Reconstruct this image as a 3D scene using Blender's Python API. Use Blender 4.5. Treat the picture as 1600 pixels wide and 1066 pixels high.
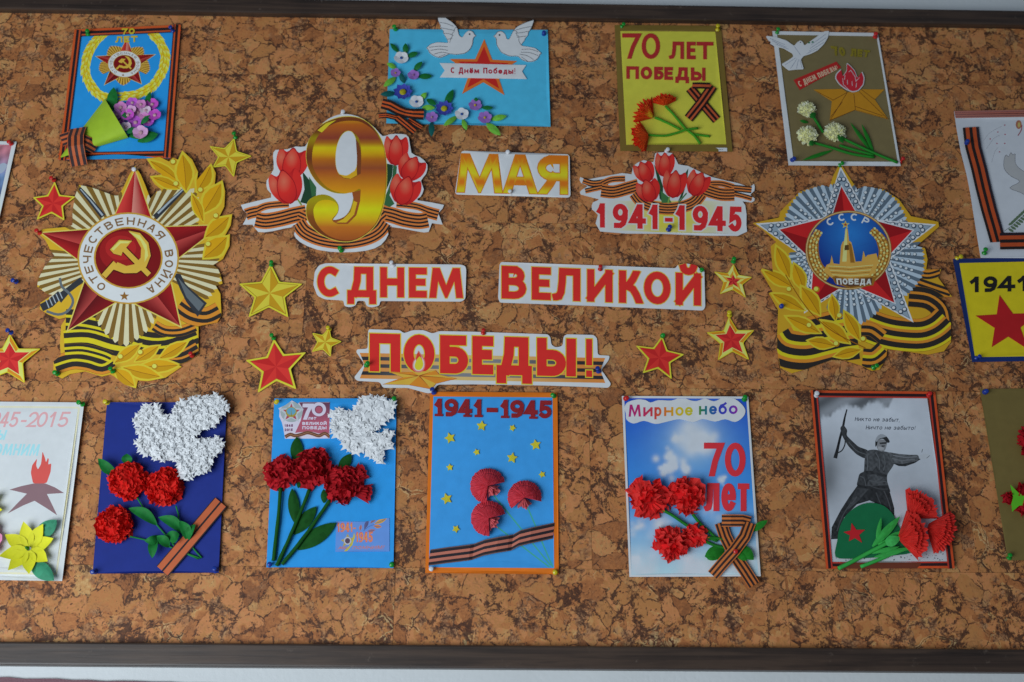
import bpy, bmesh, math, random
import numpy as np
from mathutils import Vector, Matrix
from mathutils.geometry import delaunay_2d_cdt

random.seed(7)
scene = bpy.context.scene
COL = scene.collection
for o in list(bpy.data.objects):
    bpy.data.objects.remove(o)

# ------------------------------------------------------------------ camera
# The cork face is the plane y = 0; x runs right, z up (metres).
ZO = 2.15                                   # height of the board's own origin above the floor
F_PX, PITCH, YAW, ROLL = 1750.0, 0.3812422, -0.0160487, -0.0057558
CAM = np.array([0.0, -1.8037224, -0.75 + ZO])


def _rot(axis, a):
    c, s = math.cos(a), math.sin(a)
    return {'x': np.array([[1, 0, 0], [0, c, -s], [0, s, c]]),
            'y': np.array([[c, 0, s], [0, 1, 0], [-s, 0, c]]),
            'z': np.array([[c, -s, 0], [s, c, 0], [0, 0, 1]])}[axis]


RC = _rot('z', YAW) @ _rot('x', PITCH) @ _rot('y', ROLL)
cam_data = bpy.data.cameras.new('camera')
cam_data.sensor_fit = 'HORIZONTAL'
cam_data.sensor_width = 23.6
cam_data.lens = 23.6 * F_PX / 1600.0
cam_data.clip_end = 100
cam_data.clip_start = 0.02
camera = bpy.data.objects.new('camera', cam_data)
COL.objects.link(camera)
bas = np.stack([RC[:, 0], RC[:, 2], -RC[:, 1]], 1)      # blender camera axes: right, up, back
m4 = Matrix([list(bas[i]) + [CAM[i]] for i in range(3)] + [[0, 0, 0, 1]])
camera.matrix_world = m4
scene.camera = camera
cam_data.dof.use_dof = True
cam_data.dof.aperture_fstop = 2.4
cam_data.dof.focus_distance = 1.88

# ------------------------------------------------------------------ light: a daylit room, window behind and left of the viewer
world = bpy.data.worlds.new('World')
scene.world = world
world.use_nodes = True
world.node_tree.nodes['Background'].inputs[0].default_value = (0.56, 0.71, 0.92, 1)
world.node_tree.nodes['Background'].inputs[1].default_value = 0.15


def area_lamp(name, loc, target, sx, sy, energy, color):
    d = bpy.data.lights.new(name, 'AREA')
    d.shape = 'RECTANGLE'
    d.size, d.size_y = sx, sy
    d.energy, d.color = energy, color
    o = bpy.data.objects.new(name, d)
    COL.objects.link(o)
    o.location = loc
    o.rotation_euler = (Vector(target) - Vector(loc)).to_track_quat('-Z', 'Y').to_euler()
    return o


area_lamp('window_light', (-1.6, -2.1, 0.80), (-0.15, 0, 1.72), 1.9, 1.7, 70, (0.83, 0.925, 1.0))

scene.view_settings.view_transform = 'Standard'
scene.view_settings.look = 'None'
scene.view_settings.exposure = 0.0
scene.view_settings.gamma = 1.0
scene.view_settings.use_curve_mapping = False
scene.cycles.use_denoising = True
scene.cycles.max_bounces = 8
scene.cycles.diffuse_bounces = 6
scene.cycles.transmission_bounces = 6


# ------------------------------------------------------------------ photo pixel -> point on the board
def P(u, v, h=0.0):
    """where the sight line of photo pixel (u, v) meets the plane h metres in front of the cork"""
    d = RC @ np.array([(u - 800) / F_PX, 1.0, -(v - 533) / F_PX])
    t = (-h - CAM[1]) / d[1]
    return CAM + d * t


def PP(uv, h):
    uv = np.asarray(uv, float)
    d = np.stack([(uv[:, 0] - 800) / F_PX, np.ones(len(uv)), -(uv[:, 1] - 533) / F_PX], 1) @ RC.T
    h = np.broadcast_to(np.asarray(h, float), (len(uv),))
    t = (-h - CAM[1]) / d[:, 1]
    return CAM + d * t[:, None]


class Z:
    """coordinates read off an enlarged view of the photograph: origin and scale of that view"""
    def __init__(s, x0, y0, k):
        s.x0, s.y0, s.k, s.unit = x0, y0, k, 1.0 / k

    def __call__(s, pts):
        return [(s.x0 + x / s.k, s.y0 + y / s.k) for x, y in pts]

    def p(s, x, y):
        return (s.x0 + x / s.k, s.y0 + y / s.k)


R1 = Z(0, 0, 4.0); R2 = Z(560, 0, 4.706); R3 = Z(920, 10, 4.264); R4 = Z(1180, 20, 4.1)
R5 = Z(0, 190, 2.48); R6 = Z(370, 170, 4.442); R7 = Z(690, 220, 3.2); R8 = Z(1170, 240, 2.96)
S1 = Z(360, 390, 4.0); S2 = Z(740, 390, 3.478); S3 = Z(0, 590, 3.23); S4 = Z(390, 600, 3.44)
S5 = Z(640, 600, 3.439); S6 = Z(950, 600, 3.23); S7 = Z(1240, 590, 3.33); S8 = Z(1440, 130, 2.268)
PX = Z(0, 0, 1.0)


# ------------------------------------------------------------------ colours and materials
def C(r, g, b, k=1.0):
    """sRGB 0-255 -> linear, scaled"""
    o = []
    for c in (r, g, b):
        c /= 255.0
        c = c / 12.92 if c <= 0.04045 else ((c + 0.055) / 1.055) ** 2.4
        o.append(min(0.86, c * k))
    return tuple(o)


def mix(a, b, t):
    t = max(0.0, min(1.0, t))
    return tuple(a[i] * (1 - t) + b[i] * t for i in range(3))


WHITE = (0.80, 0.80, 0.80)
BLK = (0.018, 0.016, 0.018)
ORG = C(226, 100, 40)
MATS = {}


def paper_mat(name, rough=0.55, bump=0.15, scale=900, spec=0.35, mottling=0.06, sheen=0.0, trans=0.0):
    """coloured paper or print: colour from the mesh, faint fibre mottling and relief"""
    if name in MATS:
        return MATS[name]
    m = bpy.data.materials.new(name)
    m.use_nodes = True
    nt = m.node_tree
    b = nt.nodes['Principled BSDF']
    at = nt.nodes.new('ShaderNodeVertexColor'); at.layer_name = 'tint'
    tc = nt.nodes.new('ShaderNodeTexCoord')
    n1 = nt.nodes.new('ShaderNodeTexNoise'); n1.inputs['Scale'].default_value = 60; n1.inputs['Detail'].default_value = 5
    nt.links.new(tc.outputs['Object'], n1.inputs['Vector'])
    mr = nt.nodes.new('ShaderNodeMapRange')
    mr.inputs[1].default_value = 0.3; mr.inputs[2].default_value = 0.7
    mr.inputs[3].default_value = 1 - mottling; mr.inputs[4].default_value = 1 + mottling
    nt.links.new(n1.outputs['Fac'], mr.inputs[0])
    mx = nt.nodes.new('ShaderNodeMix'); mx.data_type = 'RGBA'; mx.blend_type = 'MULTIPLY'
    mx.inputs[0].default_value = 1
    nt.links.new(at.outputs['Color'], mx.inputs[6]); nt.links.new(mr.outputs[0], mx.inputs[7])
    nt.links.new(mx.outputs[2], b.inputs['Base Color'])
    n2 = nt.nodes.new('ShaderNodeTexNoise'); n2.inputs['Scale'].default_value = scale; n2.inputs['Detail'].default_value = 3
    nt.links.new(tc.outputs['Object'], n2.inputs['Vector'])
    bp = nt.nodes.new('ShaderNodeBump'); bp.inputs['Strength'].default_value = bump; bp.inputs['Distance'].default_value = 0.0006
    nt.links.new(n2.outputs['Fac'], bp.inputs['Height'])
    nt.links.new(bp.outputs['Normal'], b.inputs['Normal'])
    b.inputs['Roughness'].default_value = rough
    b.inputs['Specular IOR Level'].default_value = spec
    if trans:
        tr = nt.nodes.new('ShaderNodeBsdfTranslucent'); ms = nt.nodes.new('ShaderNodeMixShader'); ms.inputs[0].default_value = trans
        nt.links.new(mx.outputs[2], tr.inputs['Color'])
        nt.links.new(b.outputs[0], ms.inputs[1]); nt.links.new(tr.outputs[0], ms.inputs[2])
        nt.links.new(ms.outputs[0], nt.nodes['Material Output'].inputs['Surface'])
    if sheen:
        b.inputs['Sheen Weight'].default_value = sheen
    MATS[name] = m
    return m


M_PRINT = paper_mat('printed_card', 0.5, 0.06, 500, 0.3, 0.035)
M_PAPER = paper_mat('coloured_paper', 0.65, 0.25, 900, 0.25, 0.05)
M_CREPE = paper_mat('crepe_paper', 0.8, 0.4, 700, 0.15, 0.10, trans=0.12)
M_TISSUE = paper_mat('white_tissue', 0.75, 0.2, 700, 0.15, 0.03)
M_RIBBON = paper_mat('woven_ribbon', 0.55, 0.5, 1500, 0.3, 0.08, sheen=0.1)
M_FOAM = paper_mat('glitter_foam', 0.6, 1.0, 1600, 0.4, 0.14)


# ------------------------------------------------------------------ objects
def link_mesh(name, verts, faces, mat, parent=None, face_cols=None, smooth=False, corner_cols=None, mat_list=None):
    me = bpy.data.meshes.new(name)
    me.from_pydata([tuple(v) for v in verts], [], [tuple(f) for f in faces])
    me.update()
    o = bpy.data.objects.new(name, me)
    COL.objects.link(o)
    me.materials.append(mat)
    if face_cols is not None or corner_cols is not None:
        a = me.color_attributes.new('tint', 'FLOAT_COLOR', 'CORNER')
        buf = np.ones((len(me.loops), 4), np.float32)
        if corner_cols is not None:
            buf[:, :3] = np.asarray(corner_cols, np.float32)
        else:
            i = 0
            for f, c in zip(faces, face_cols):
                buf[i:i + len(f), :3] = c
                i += len(f)
        a.data.foreach_set('color', buf.ravel())
    if smooth:
        me.polygons.foreach_set('use_smooth', [True] * len(me.polygons))
    if parent is not None:
        o.parent = parent
    return o


class Thing:
    """an Empty at the thing's lower middle on the board; parts are meshes parented to it"""
    def __init__(s, name, label, cat, uv, group=None, lift=0.0015, warp=None):
        s.loc = P(uv[0], uv[1], 0)
        s.e = bpy.data.objects.new(name, None)
        s.e.empty_display_size = 0.02
        COL.objects.link(s.e)
        s.e.location = s.loc
        s.e['label'] = label
        s.e['category'] = cat
        if group:
            s.e['group'] = group
        s.lift = lift
        s.warp = warp

    def h(s, u, v):
        return s.lift + (s.warp(u, v) if s.warp else 0.0)

    def mesh(s, name, verts, faces, mat, parent=None, **kw):
        """verts in world space"""
        v = np.asarray(verts, float) - s.loc
        return link_mesh(name, v, faces, mat, parent or s.e, **kw)


def inside(rings, q):
    """which of many points a shape covers: winding for one outline, even-odd for an outline with holes"""
    wind = np.zeros(len(q), int)
    x, y = q[:, 0], q[:, 1]
    for r in rings:
        r = np.asarray(r, float)
        for (x1, y1), (x2, y2) in zip(r, np.roll(r, -1, 0)):
            if y1 == y2:
                continue
            c = (y1 > y) != (y2 > y)
            if c.any():
                hit = c & (x < (x2 - x1) * (y - y1) / (y2 - y1) + x1)
                wind += hit * (1 if y2 > y1 else -1)
    return wind != 0 if len(rings) == 1 else (wind % 2) != 0


class Art:
    """flat print: shapes painted one over the other, resolved into one flat sheet of abutting faces, one mesh per part"""
    def __init__(s):
        s.sh = []

    def ring(s, part, col, rings, grid=0):
        s.sh.append((part, col, [[(float(a), float(b)) for a, b in r] for r in rings if len(r) > 2], grid))

    def poly(s, part, col, pts, grid=0):
        s.ring(part, col, [pts], grid)

    def stroke(s, part, col, pts, w, closed=False, ext=0.0):
        s.ring(part, col, stroke_rings(pts, w, closed, ext))

    def ellipse(s, part, col, c, rx, ry, n=28, rot=0, grid=0):
        s.poly(part, col, ell(c, rx, ry, n, rot), grid)

    def build(s, th, base, thick=0.0006, mat=None, dh=0.0, base_grid=0, parent=None, mats=None):
        mat = mat or M_PRINT
        V, E = [], []
        def add(r):
            i0 = len(V)
            for p in r:
                V.append(p)
            n = len(r)
            for i in range(n):
                E.append((i0 + i, i0 + (i + 1) % n))
        for part, col, rings, grid in s.sh:
            for r in rings:
                add(r)
        base_rings = s.sh[0][2]
        loose = []
        for k, (part, col, rings, grid) in enumerate(s.sh):
            g = grid or (base_grid if k == 0 else 0)
            if g:
                A = np.concatenate([np.array(r) for r in rings])
                xs = np.arange(A[:, 0].min() + g * .5, A[:, 0].max(), g)
                ys = np.arange(A[:, 1].min() + g * .5, A[:, 1].max(), g)
                gx, gy = np.meshgrid(xs, ys)
                gx = gx + (np.arange(len(ys)) % 2)[:, None] * g * .37
                q = np.stack([gx.ravel(), gy.ravel()], 1)
                q = q[inside(rings, q)]
                loose += [tuple(p) for p in q]
        V2 = [Vector(p) for p in V] + [Vector(p) for p in loose]
        vo, eo, fo, _, _, _ = delaunay_2d_cdt(V2, E, [], 0, 1e-4)
        vo = np.array([(p[0], p[1]) for p in vo])
        tri = np.array([list(f)[:3] for f in fo if len(f) == 3])
        cen = vo[tri].mean(1)
        top = np.full(len(tri), -1)
        for k, (part, col, rings, grid) in enumerate(s.sh):
            A = np.concatenate([np.array(r) for r in rings])
            lo, hi = A.min(0), A.max(0)
            idx = np.where((cen[:, 0] >= lo[0]) & (cen[:, 0] <= hi[0]) & (cen[:, 1] >= lo[1]) & (cen[:, 1] <= hi[1]))[0]
            if len(idx) == 0:
                continue
            ins = inside(rings, cen[idx])
            top[idx[ins]] = k
        inb = inside(base_rings, cen)
        top[~inb] = -1
        hh = np.array([th.h(u, v) for u, v in vo]) + dh
        W = PP(vo, hh)
        # orientation towards the viewer (-y)
        a, b, c = W[tri[:, 0]], W[tri[:, 1]], W[tri[:, 2]]
        flip = np.cross(b - a, c - a)[:, 1] > 0
        tri[flip] = tri[flip][:, ::-1]
        parts = {}
        for t, k in zip(tri, top):
            if k >= 0:
                parts.setdefault(s.sh[k][0], []).append((t, k))
        out = {}
        for part, L in parts.items():
            used = {}
            vs, fs, cc = [], [], []
            for t, k in L:
                f = []
                for i in t:
                    if i not in used:
                        used[i] = len(vs)
                        vs.append(W[i])
                    f.append(used[i])
                fs.append(f)
                col = s.sh[k][1]
                for i in t:
                    cc.append(col(*vo[i]) if callable(col) else col)
            if part == s.sh[0][0] and thick > 0:
                col = s.sh[0][1]
                for r in base_rings:
                    n = len(r)
                    i0 = len(vs)
                    f1 = PP(r, np.array([th.h(u, v) for u, v in r]) + dh)
                    for p in f1:
                        vs.append(p)
                    for p in f1:
                        vs.append(p + np.array([0, thick, 0]))
                    area = sum(r[i][0] * r[(i + 1) % n][1] - r[(i + 1) % n][0] * r[i][1] for i in range(n))
                    for i in range(n):
                        j = (i + 1) % n
                        f = [i0 + i, i0 + j, i0 + n + j, i0 + n + i]
                        if area < 0:
                            f = f[::-1]
                        fs.append(f)
                        for _ in range(4):
                            cc.append(col(*r[i]) if callable(col) else col)
            out[part] = th.mesh(part.split('#')[0], vs, fs, (mats or {}).get(part.split('#')[0], mat), parent=parent if part != s.sh[0][0] else parent, corner_cols=cc)
        return out


def ell(c, rx, ry, n=28, rot=0, a0=0, a1=360):
    """points of an ellipse or arc; degrees, counter-clockwise on screen"""
    o = []
    m = n if a1 - a0 == 360 else n + 1
    cr, sr = math.cos(rot), math.sin(rot)
    for i in range(m):
        a = math.radians(a0 + (a1 - a0) * i / n)
        x, y = rx * math.cos(a), -ry * math.sin(a)
        o.append((c[0] + x * cr - y * sr, c[1] + x * sr + y * cr))
    return o


def smooth_pts(pts, n=4, closed=False):
    """Catmull-Rom through the points"""
    p = [np.array(q, float) for q in pts]
    m = len(p)
    out = []
    rng = range(m if closed else m - 1)
    for i in rng:
        if closed:
            a, b, c, d = p[(i - 1) % m], p[i], p[(i + 1) % m], p[(i + 2) % m]
        else:
            a, b, c, d = p[max(i - 1, 0)], p[i], p[i + 1], p[min(i + 2, m - 1)]
        for k in range(n):
            t = k / n
            out.append(tuple(0.5 * ((2 * b) + (-a + c) * t + (2 * a - 5 * b + 4 * c - d) * t * t + (-a + 3 * b - 3 * c + d) * t ** 3)))
    if not closed:
        out.append(tuple(p[-1]))
    return out


def stroke_rings(pts, w, closed=False, ext=0.0):
    """outline of a line of width w; w may be a list"""
    p = [np.array(q, float) for q in pts]
    n = len(p)
    ws = list(w) if hasattr(w, '__len__') else [w] * n
    L, R = [], []
    for i in range(n):
        if closed:
            d1, d2 = p[i] - p[i - 1], p[(i + 1) % n] - p[i]
        else:
            d1 = p[i] - p[i - 1] if i else p[1] - p[0]
            d2 = p[i + 1] - p[i] if i < n - 1 else p[-1] - p[-2]
        d1 = d1 / (np.linalg.norm(d1) + 1e-9); d2 = d2 / (np.linalg.norm(d2) + 1e-9)
        n1 = np.array([-d1[1], d1[0]]); n2 = np.array([-d2[1], d2[0]])
        m = n1 + n2
        m = m / (np.linalg.norm(m) + 1e-9)
        k = 1 / max(0.45, float(m @ n1))
        q = p[i].copy()
        if not closed and ext:
            if i == 0:
                q = q - d1 * ext
            if i == n - 1:
                q = q + d2 * ext
        L.append(tuple(q + m * ws[i] * .5 * k)); R.append(tuple(q - m * ws[i] * .5 * k))
    if closed:
        return [L, R]
    return [L + R[::-1]]


def star_pts(tips, inner=0.40, c=None):
    """five measured tips -> ten points, inner corners pulled towards the centre"""
    t = [np.array(q, float) for q in tips]
    c = np.array(c, float) if c is not None else sum(t) / 5
    o = []
    for i in range(5):
        o.append(tuple(t[i]))
        mid = (t[i] + t[(i + 1) % 5]) / 2
        o.append(tuple(c + (mid - c) * (inner / 0.809)))
    return o, tuple(c)


def scale_ring(r, c, k):
    return [(c[0] + (x - c[0]) * k, c[1] + (y - c[1]) * k) for x, y in r]


def round_ring(pts, rad, n=4):
    """round every corner of a polygon by rad"""
    p = [np.array(q, float) for q in pts]
    o = []
    for i in range(len(p)):
        a, b, c = p[i - 1], p[i], p[(i + 1) % len(p)]
        d1, d2 = a - b, c - b
        l1, l2 = np.linalg.norm(d1), np.linalg.norm(d2)
        r = min(rad, l1 * .45, l2 * .45)
        s, e = b + d1 / l1 * r, b + d2 / l2 * r
        for k in range(n + 1):
            t = k / n
            o.append(tuple(s * (1 - t) ** 2 + 2 * b * t * (1 - t) + e * t * t))
    return o
# ------------------------------------------------------------------ lettering: a small stroke alphabet in a unit box (y up)
def _arc(cx, cy, rx, ry, a0, a1, n=14):
    return [(cx + rx * math.cos(math.radians(a0 + (a1 - a0) * i / n)), cy + ry * math.sin(math.radians(a0 + (a1 - a0) * i / n))) for i in range(n + 1)]


_O = ('c', _arc(.5, .5, .5, .5, 0, 360, 24)[:-1])
G = {
 'О': [_O], '0': [_O], 'о': [_O],
 'С': [_arc(.56, .5, .56, .5, 60, 300, 20)], 'с': [_arc(.56, .5, .56, .5, 50, 310, 18)],
 'П': [[(0, 0), (0, 1), (1, 1), (1, 0)]], 'п': [[(0, 0), (0, 1), (1, 1), (1, 0)]],
 'Б': [[(.9, 1), (0, 1), (0, 0), (.55, 0)] + _arc(.55, .3, .45, .3, -80, 90, 10) + [(0, .6)]],
 'Е': [[(1, 1), (0, 1), (0, 0), (1, 0)], [(0, .52), (.88, .52)]],
 'Ы': [[(0, 1), (0, 0), (.3, 0)] + _arc(.36, .29, .3, .29, -80, 90, 10) + [(0, .58)], [(1, 0), (1, 1)]],
 'ы': [[(0, 1), (0, 0), (.3, 0)] + _arc(.36, .29, .3, .29, -80, 90, 10) + [(0, .58)], [(1, 0), (1, 1)]],
 'Д': [[(.02, -.3), (.02, 0), (.98, 0), (.98, -.3)], [(.16, 0), (.3, .55), (.32, 1), (.85, 1), (.85, 0)]],
 'д': [[(.02, -.3), (.02, 0), (.98, 0), (.98, -.3)], [(.16, 0), (.3, .55), (.32, 1), (.85, 1), (.85, 0)]],
 'В': [[(0, 0), (0, 1), (.5, 1)] + _arc(.5, .77, .4, .23, 90, -90, 8) + [(0, .54)], [(.5, .54)] + _arc(.52, .27, .48, .27, 90, -90, 8) + [(0, 0)]],
 'в': [[(0, 0), (0, 1), (.5, 1)] + _arc(.5, .77, .4, .23, 90, -90, 8) + [(0, .54)], [(.5, .54)] + _arc(.52, .27, .48, .27, 90, -90, 8) + [(0, 0)]],
 'Л': [[(-.05, 0), (.1, .03), (.2, .2), (.26, .6), (.28, 1), (1, 1), (1, 0)]], 'л': [[(-.05, 0), (.1, .03), (.2, .2), (.26, .6), (.28, 1), (1, 1), (1, 0)]],
 'И': [[(0, 1), (0, 0)], [(0, .02), (1, .98)], [(1, 1), (1, 0)]], 'и': [[(0, 1), (0, 0)], [(0, .02), (1, .98)], [(1, 1), (1, 0)]],
 'Й': [[(0, 1), (0, 0)], [(0, .02), (1, .98)], [(1, 1), (1, 0)], _arc(.5, 1.36, .27, .16, 185, 355, 8)],
 'й': [[(0, 1), (0, 0)], [(0, .02), (1, .98)], [(1, 1), (1, 0)], _arc(.5, 1.36, .27, .16, 185, 355, 8)],
 'К': [[(0, 0), (0, 1)], [(0, .5), (.3, .52), (.6, .8), (.78, 1.05)], [(.3, .52), (.6, .42), (.8, .2), (.95, -.05)]],
 'к': [[(0, 0), (0, 1)], [(0, .5), (.3, .52), (.6, .8), (.78, 1.05)], [(.3, .52), (.6, .42), (.8, .2), (.95, -.05)]],
 'Н': [[(0, 0), (0, 1)], [(1, 0), (1, 1)], [(0, .52), (1, .52)]], 'н': [[(0, 0), (0, 1)], [(1, 0), (1, 1)], [(0, .52), (1, .52)]],
 'М': [[(-.02, -.05), (.1, 1.1)], [(.12, 1.1), (.5, .08), (.88, 1.1)], [(.9, 1.1), (1.02, -.05)]],
 'м': [[(0, 0), (.06, 1.1)], [(.08, 1.1), (.5, .1), (.92, 1.1)], [(.94, 1.1), (1, 0)]],
 'А': [[(-.02, -.1), (.46, 1.1)], [(.54, 1.1), (1.02, -.1)], [(.2, .28), (.8, .28)]],
 'а': [[(.06, .86), (.3, 1), (.6, 1), (.82, .9), (.88, .7), (.88, 0)], ('c', _arc(.44, .27, .42, .27, 0, 360, 14)[:-1])],
 'Я': [[(1, 0), (1, 1), (.5, 1)] + _arc(.5, .72, .5, .28, 90, 270, 10) + [(1, .44)], [(.55, .44), (.36, .2), (.05, -.1)]],
 'Т': [[(0, 1), (1, 1)], [(.5, 1), (.5, 0)]], 'т': [[(0, 1), (1, 1)], [(.5, 1), (.5, 0)]],
 'Ч': [[(0, 1), (0, .6), (.2, .42), (1, .42)], [(1, 1), (1, 0)]], 'ч': [[(0, 1), (0, .6), (.2, .42), (1, .42)], [(1, 1), (1, 0)]],
 'Р': [[(0, 0), (0, 1), (.5, 1)] + _arc(.5, .72, .5, .28, 90, -90, 10) + [(0, .44)]],
 'р': [[(0, -.45), (0, 1)], ('c', _arc(.5, .5, .5, .5, 0, 360, 20)[:-1])],
 'б': [('c', _arc(.5, .5, .5, .5, 0, 360, 20)[:-1]), [(0, .5), (.02, .85), (.25, 1.2), (.7, 1.32), (.95, 1.5)]],
 'е': [[(.04, .5), (.98, .5)] + _arc(.5, .5, .5, .5, 8, 318, 18)], 'ё': [[(.04, .5), (.98, .5)] + _arc(.5, .5, .5, .5, 8, 318, 18), [(.2, 1.28), (.2, 1.45)], [(.8, 1.28), (.8, 1.45)]],
 'з': [_arc(.45, .76, .45, .24, 150, -90, 10), _arc(.45, .26, .52, .26, 90, -150, 10)],
 '1': [[(.0, .72), (.3, .86), (.55, 1.05)], [(.62, 0), (.62, 1)]],
 '4': [[(1, .27), (-.02, .27), (.62, 1.02)], [(.7, 0), (.7, 1)]],
 '5': [[(.95, 1), (.16, 1), (.1, .52), (.4, .6)] + _arc(.45, .31, .5, .31, 80, -140, 12)],
 '9': [('c', _arc(.5, .69, .5, .31, 0, 360, 18)[:-1]), [(1, .69), (.98, .4), (.8, .12), (.5, 0), (.12, 0)]],
 '7': [[(0, 1), (1, 1), (.6, .45), (.35, -.1)]],
 '2': [_arc(.5, .7, .48, .3, 165, -20, 10) + [(.72, .38), (.05, 0), (1, 0)]],
 '!': [[(.5, 1), (.5, .36)], [(.5, 0), (.5, .02)]], '-': [[(0, .38), (1, .38)]], ',': [[(.5, .05), (.2, -.25)]], '.': [[(.5, 0), (.5, .03)]],
}
NARROW = {'1': .62, '-': .6, '!': .35, ',': .3, '.': .3, 'М': 1.3, 'м': 1.2, 'Ы': 1.25, 'ы': 1.2, 'Д': 1.15, ' ': .55, 'С': .95, 'Е': .85, 'Й': 1.05, 'И': 1.05}
KNOT = set('МАЯКИЙЧ47мйик')


def clip_y(r, lo, hi):
    for sgn, lim in ((1, lo), (-1, hi)):
        o = []
        for i in range(len(r)):
            a, b = r[i - 1], r[i]
            ia, ib = sgn * (a[1] - lim) >= -1e-9, sgn * (b[1] - lim) >= -1e-9
            if ia != ib:
                t = (lim - a[1]) / (b[1] - a[1])
                o.append((a[0] + (b[0] - a[0]) * t, lim))
            if ib:
                o.append(b)
        r = o
        if len(r) < 3:
            return []
    return r


def glyph(ch, w, hgt, t, grow=0.0):
    """list of ring lists (each a filled shape) in a box 0..w x 0..hgt, y up, stroke t, widened by grow"""
    out = []
    h = t / 2
    for s in G.get(ch, []):
        closed = isinstance(s, tuple)
        pts = s[1] if closed else s
        q = [(h + x * (w - t), h + y * (hgt - t)) for x, y in pts]
        rs = stroke_rings(q, t + 2 * grow, closed, 0 if closed else h * .98 + grow)
        if not closed:
            lo = -1e3 if ch in 'ДдЙй,р' else -grow
            hi = 1e3 if ch in 'ЙйбёЁ' else hgt + grow
            rs = [clip_y(rs[0], lo, hi)]
        rs = [r for r in rs if len(r) > 2]
        if rs:
            out.append(rs)
    return out


def word_boxes(txt, gap=0.16):
    """advance boxes as fractions of the whole word"""
    x, bx = 0.0, []
    for ch in txt:
        w = NARROW.get(ch, 1.0) * .82
        if ch in 'бёр':
            w = .8
        bx.append((x, x + w))
        x += w + gap
    tot = x - gap
    return [(a / tot, b / tot) for a, b in bx]


def text_shapes(txt, tl, tr, bl, br, t, boxes=None, grow=0.0, gap=0.16, slant=0.0, heights=None):
    """ring lists per letter for a word filling a quadrilateral (corner pixels); t = stroke in pixels"""
    tl, tr, bl, br = (np.array(q, float) for q in (tl, tr, bl, br))
    W = (np.linalg.norm(tr - tl) + np.linalg.norm(br - bl)) / 2
    H = (np.linalg.norm(bl - tl) + np.linalg.norm(br - tr)) / 2
    fr = boxes or word_boxes(txt, gap)
    res = []
    for n, (ch, (a, b)) in enumerate(zip(txt, fr)):
        if ch == ' ':
            continue
        hs = heights[n] if heights else 1.0
        shapes = []
        for rs in glyph(ch, (b - a) * W, H * hs, min(t, (b - a) * W * .5), grow):
            rr = []
            for r in rs:
                o = []
                for x, y in r:
                    u, v = a + (x + slant * y) / W, y / H
                    top, bot = tl + (tr - tl) * u, bl + (br - bl) * u
                    o.append(tuple(bot + (top - bot) * v))
                rr.append(o)
            shapes.append(rr)
        res.append((ch, shapes))
    return res


def put_text(art, part, col, *a, each=False, **k):
    """every printed letter is a part of its own; part names the letters, the words of one card share the count"""
    for i, (ch, shapes) in enumerate(text_shapes(*a, **k)):
        for rr in shapes:
            art.ring(f'{part}#{i}{a[0]}' if each else part, col, rr)


def cut_letters(th, col, *a, name='letter', dh=0.001, thick=0.0007, mat=None, **k):
    """glued cut-out letters: every letter a part of its own"""
    for ch, shapes in text_shapes(*a, **k):
        ar = Art()
        allr = [r for rr in shapes for r in rr]
        A = np.array([p for r in allr for p in r])
        lo, hi = A.min(0) - 1, A.max(0) + 1
        # the union of the strokes, no ground behind it
        for rr in shapes:
            ar.ring(name, col, rr)
        build_union(ar, th, name, col, dh, thick, mat or M_PAPER)


def build_union(ar, th, name, col, dh, thick, mat, parent=None):
    V, E = [], []
    for _, _, rings, _ in ar.sh:
        for r in rings:
            i0 = len(V)
            V += [Vector(p) for p in r]
            E += [(i0 + i, i0 + (i + 1) % len(r)) for i in range(len(r))]
    vo, eo, fo, _, _, _ = delaunay_2d_cdt(V, E, [], 0, 1e-4)
    vo = np.array([(p[0], p[1]) for p in vo])
    tri = [list(f) for f in fo]
    cen = np.array([vo[f].mean(0) for f in tri])
    ok = np.zeros(len(tri), bool)
    for _, _, rings, _ in ar.sh:
        ok |= inside(rings, cen)
    hh = np.array([th.h(u, v) for u, v in vo]) + dh
    W = PP(vo, hh)
    fs = []
    cnt = {}
    for f, k in zip(tri, ok):
        if not k:
            continue
        a, b, c = W[f[0]], W[f[1]], W[f[2]]
        if np.cross(b - a, c - a)[1] > 0:
            f = f[::-1]
        fs.append(f)
        for i in range(3):
            e = (f[i], f[(i + 1) % 3])
            cnt[e] = cnt.get(e, 0) + 1
    vs = list(W)
    n = len(W)
    vs += [p + np.array([0, thick, 0]) for p in W]
    for (i, j) in list(cnt):
        if (j, i) not in cnt:
            fs.append([j, i, n + i, n + j])
    return th.mesh(name, vs, fs, mat, parent=parent, face_cols=[col] * len(fs))
# ------------------------------------------------------------------ materials of the setting
def node(nt, typ, **kw):
    n = nt.nodes.new(typ)
    for k, v in kw.items():
        setattr(n, k, v)
    return n


def ramp(nt, src, stops, interp='LINEAR'):
    r = node(nt, 'ShaderNodeValToRGB')
    r.color_ramp.interpolation = interp
    el = r.color_ramp.elements
    while len(el) < len(stops):
        el.new(0.5)
    for e, (p, c) in zip(el, stops):
        e.position = p
        e.color = (c, c, c, 1) if not hasattr(c, '__len__') else (*c, 1)
    nt.links.new(src, r.inputs[0])
    return r.outputs[0]


def mathn(nt, op, a, b=None, clamp=False):
    n = node(nt, 'ShaderNodeMath', operation=op, use_clamp=clamp)
    for i, x in enumerate((a, b)):
        if x is None:
            continue
        if isinstance(x, (int, float)):
            n.inputs[i].default_value = x
        else:
            nt.links.new(x, n.inputs[i])
    return n.outputs[0]


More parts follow.
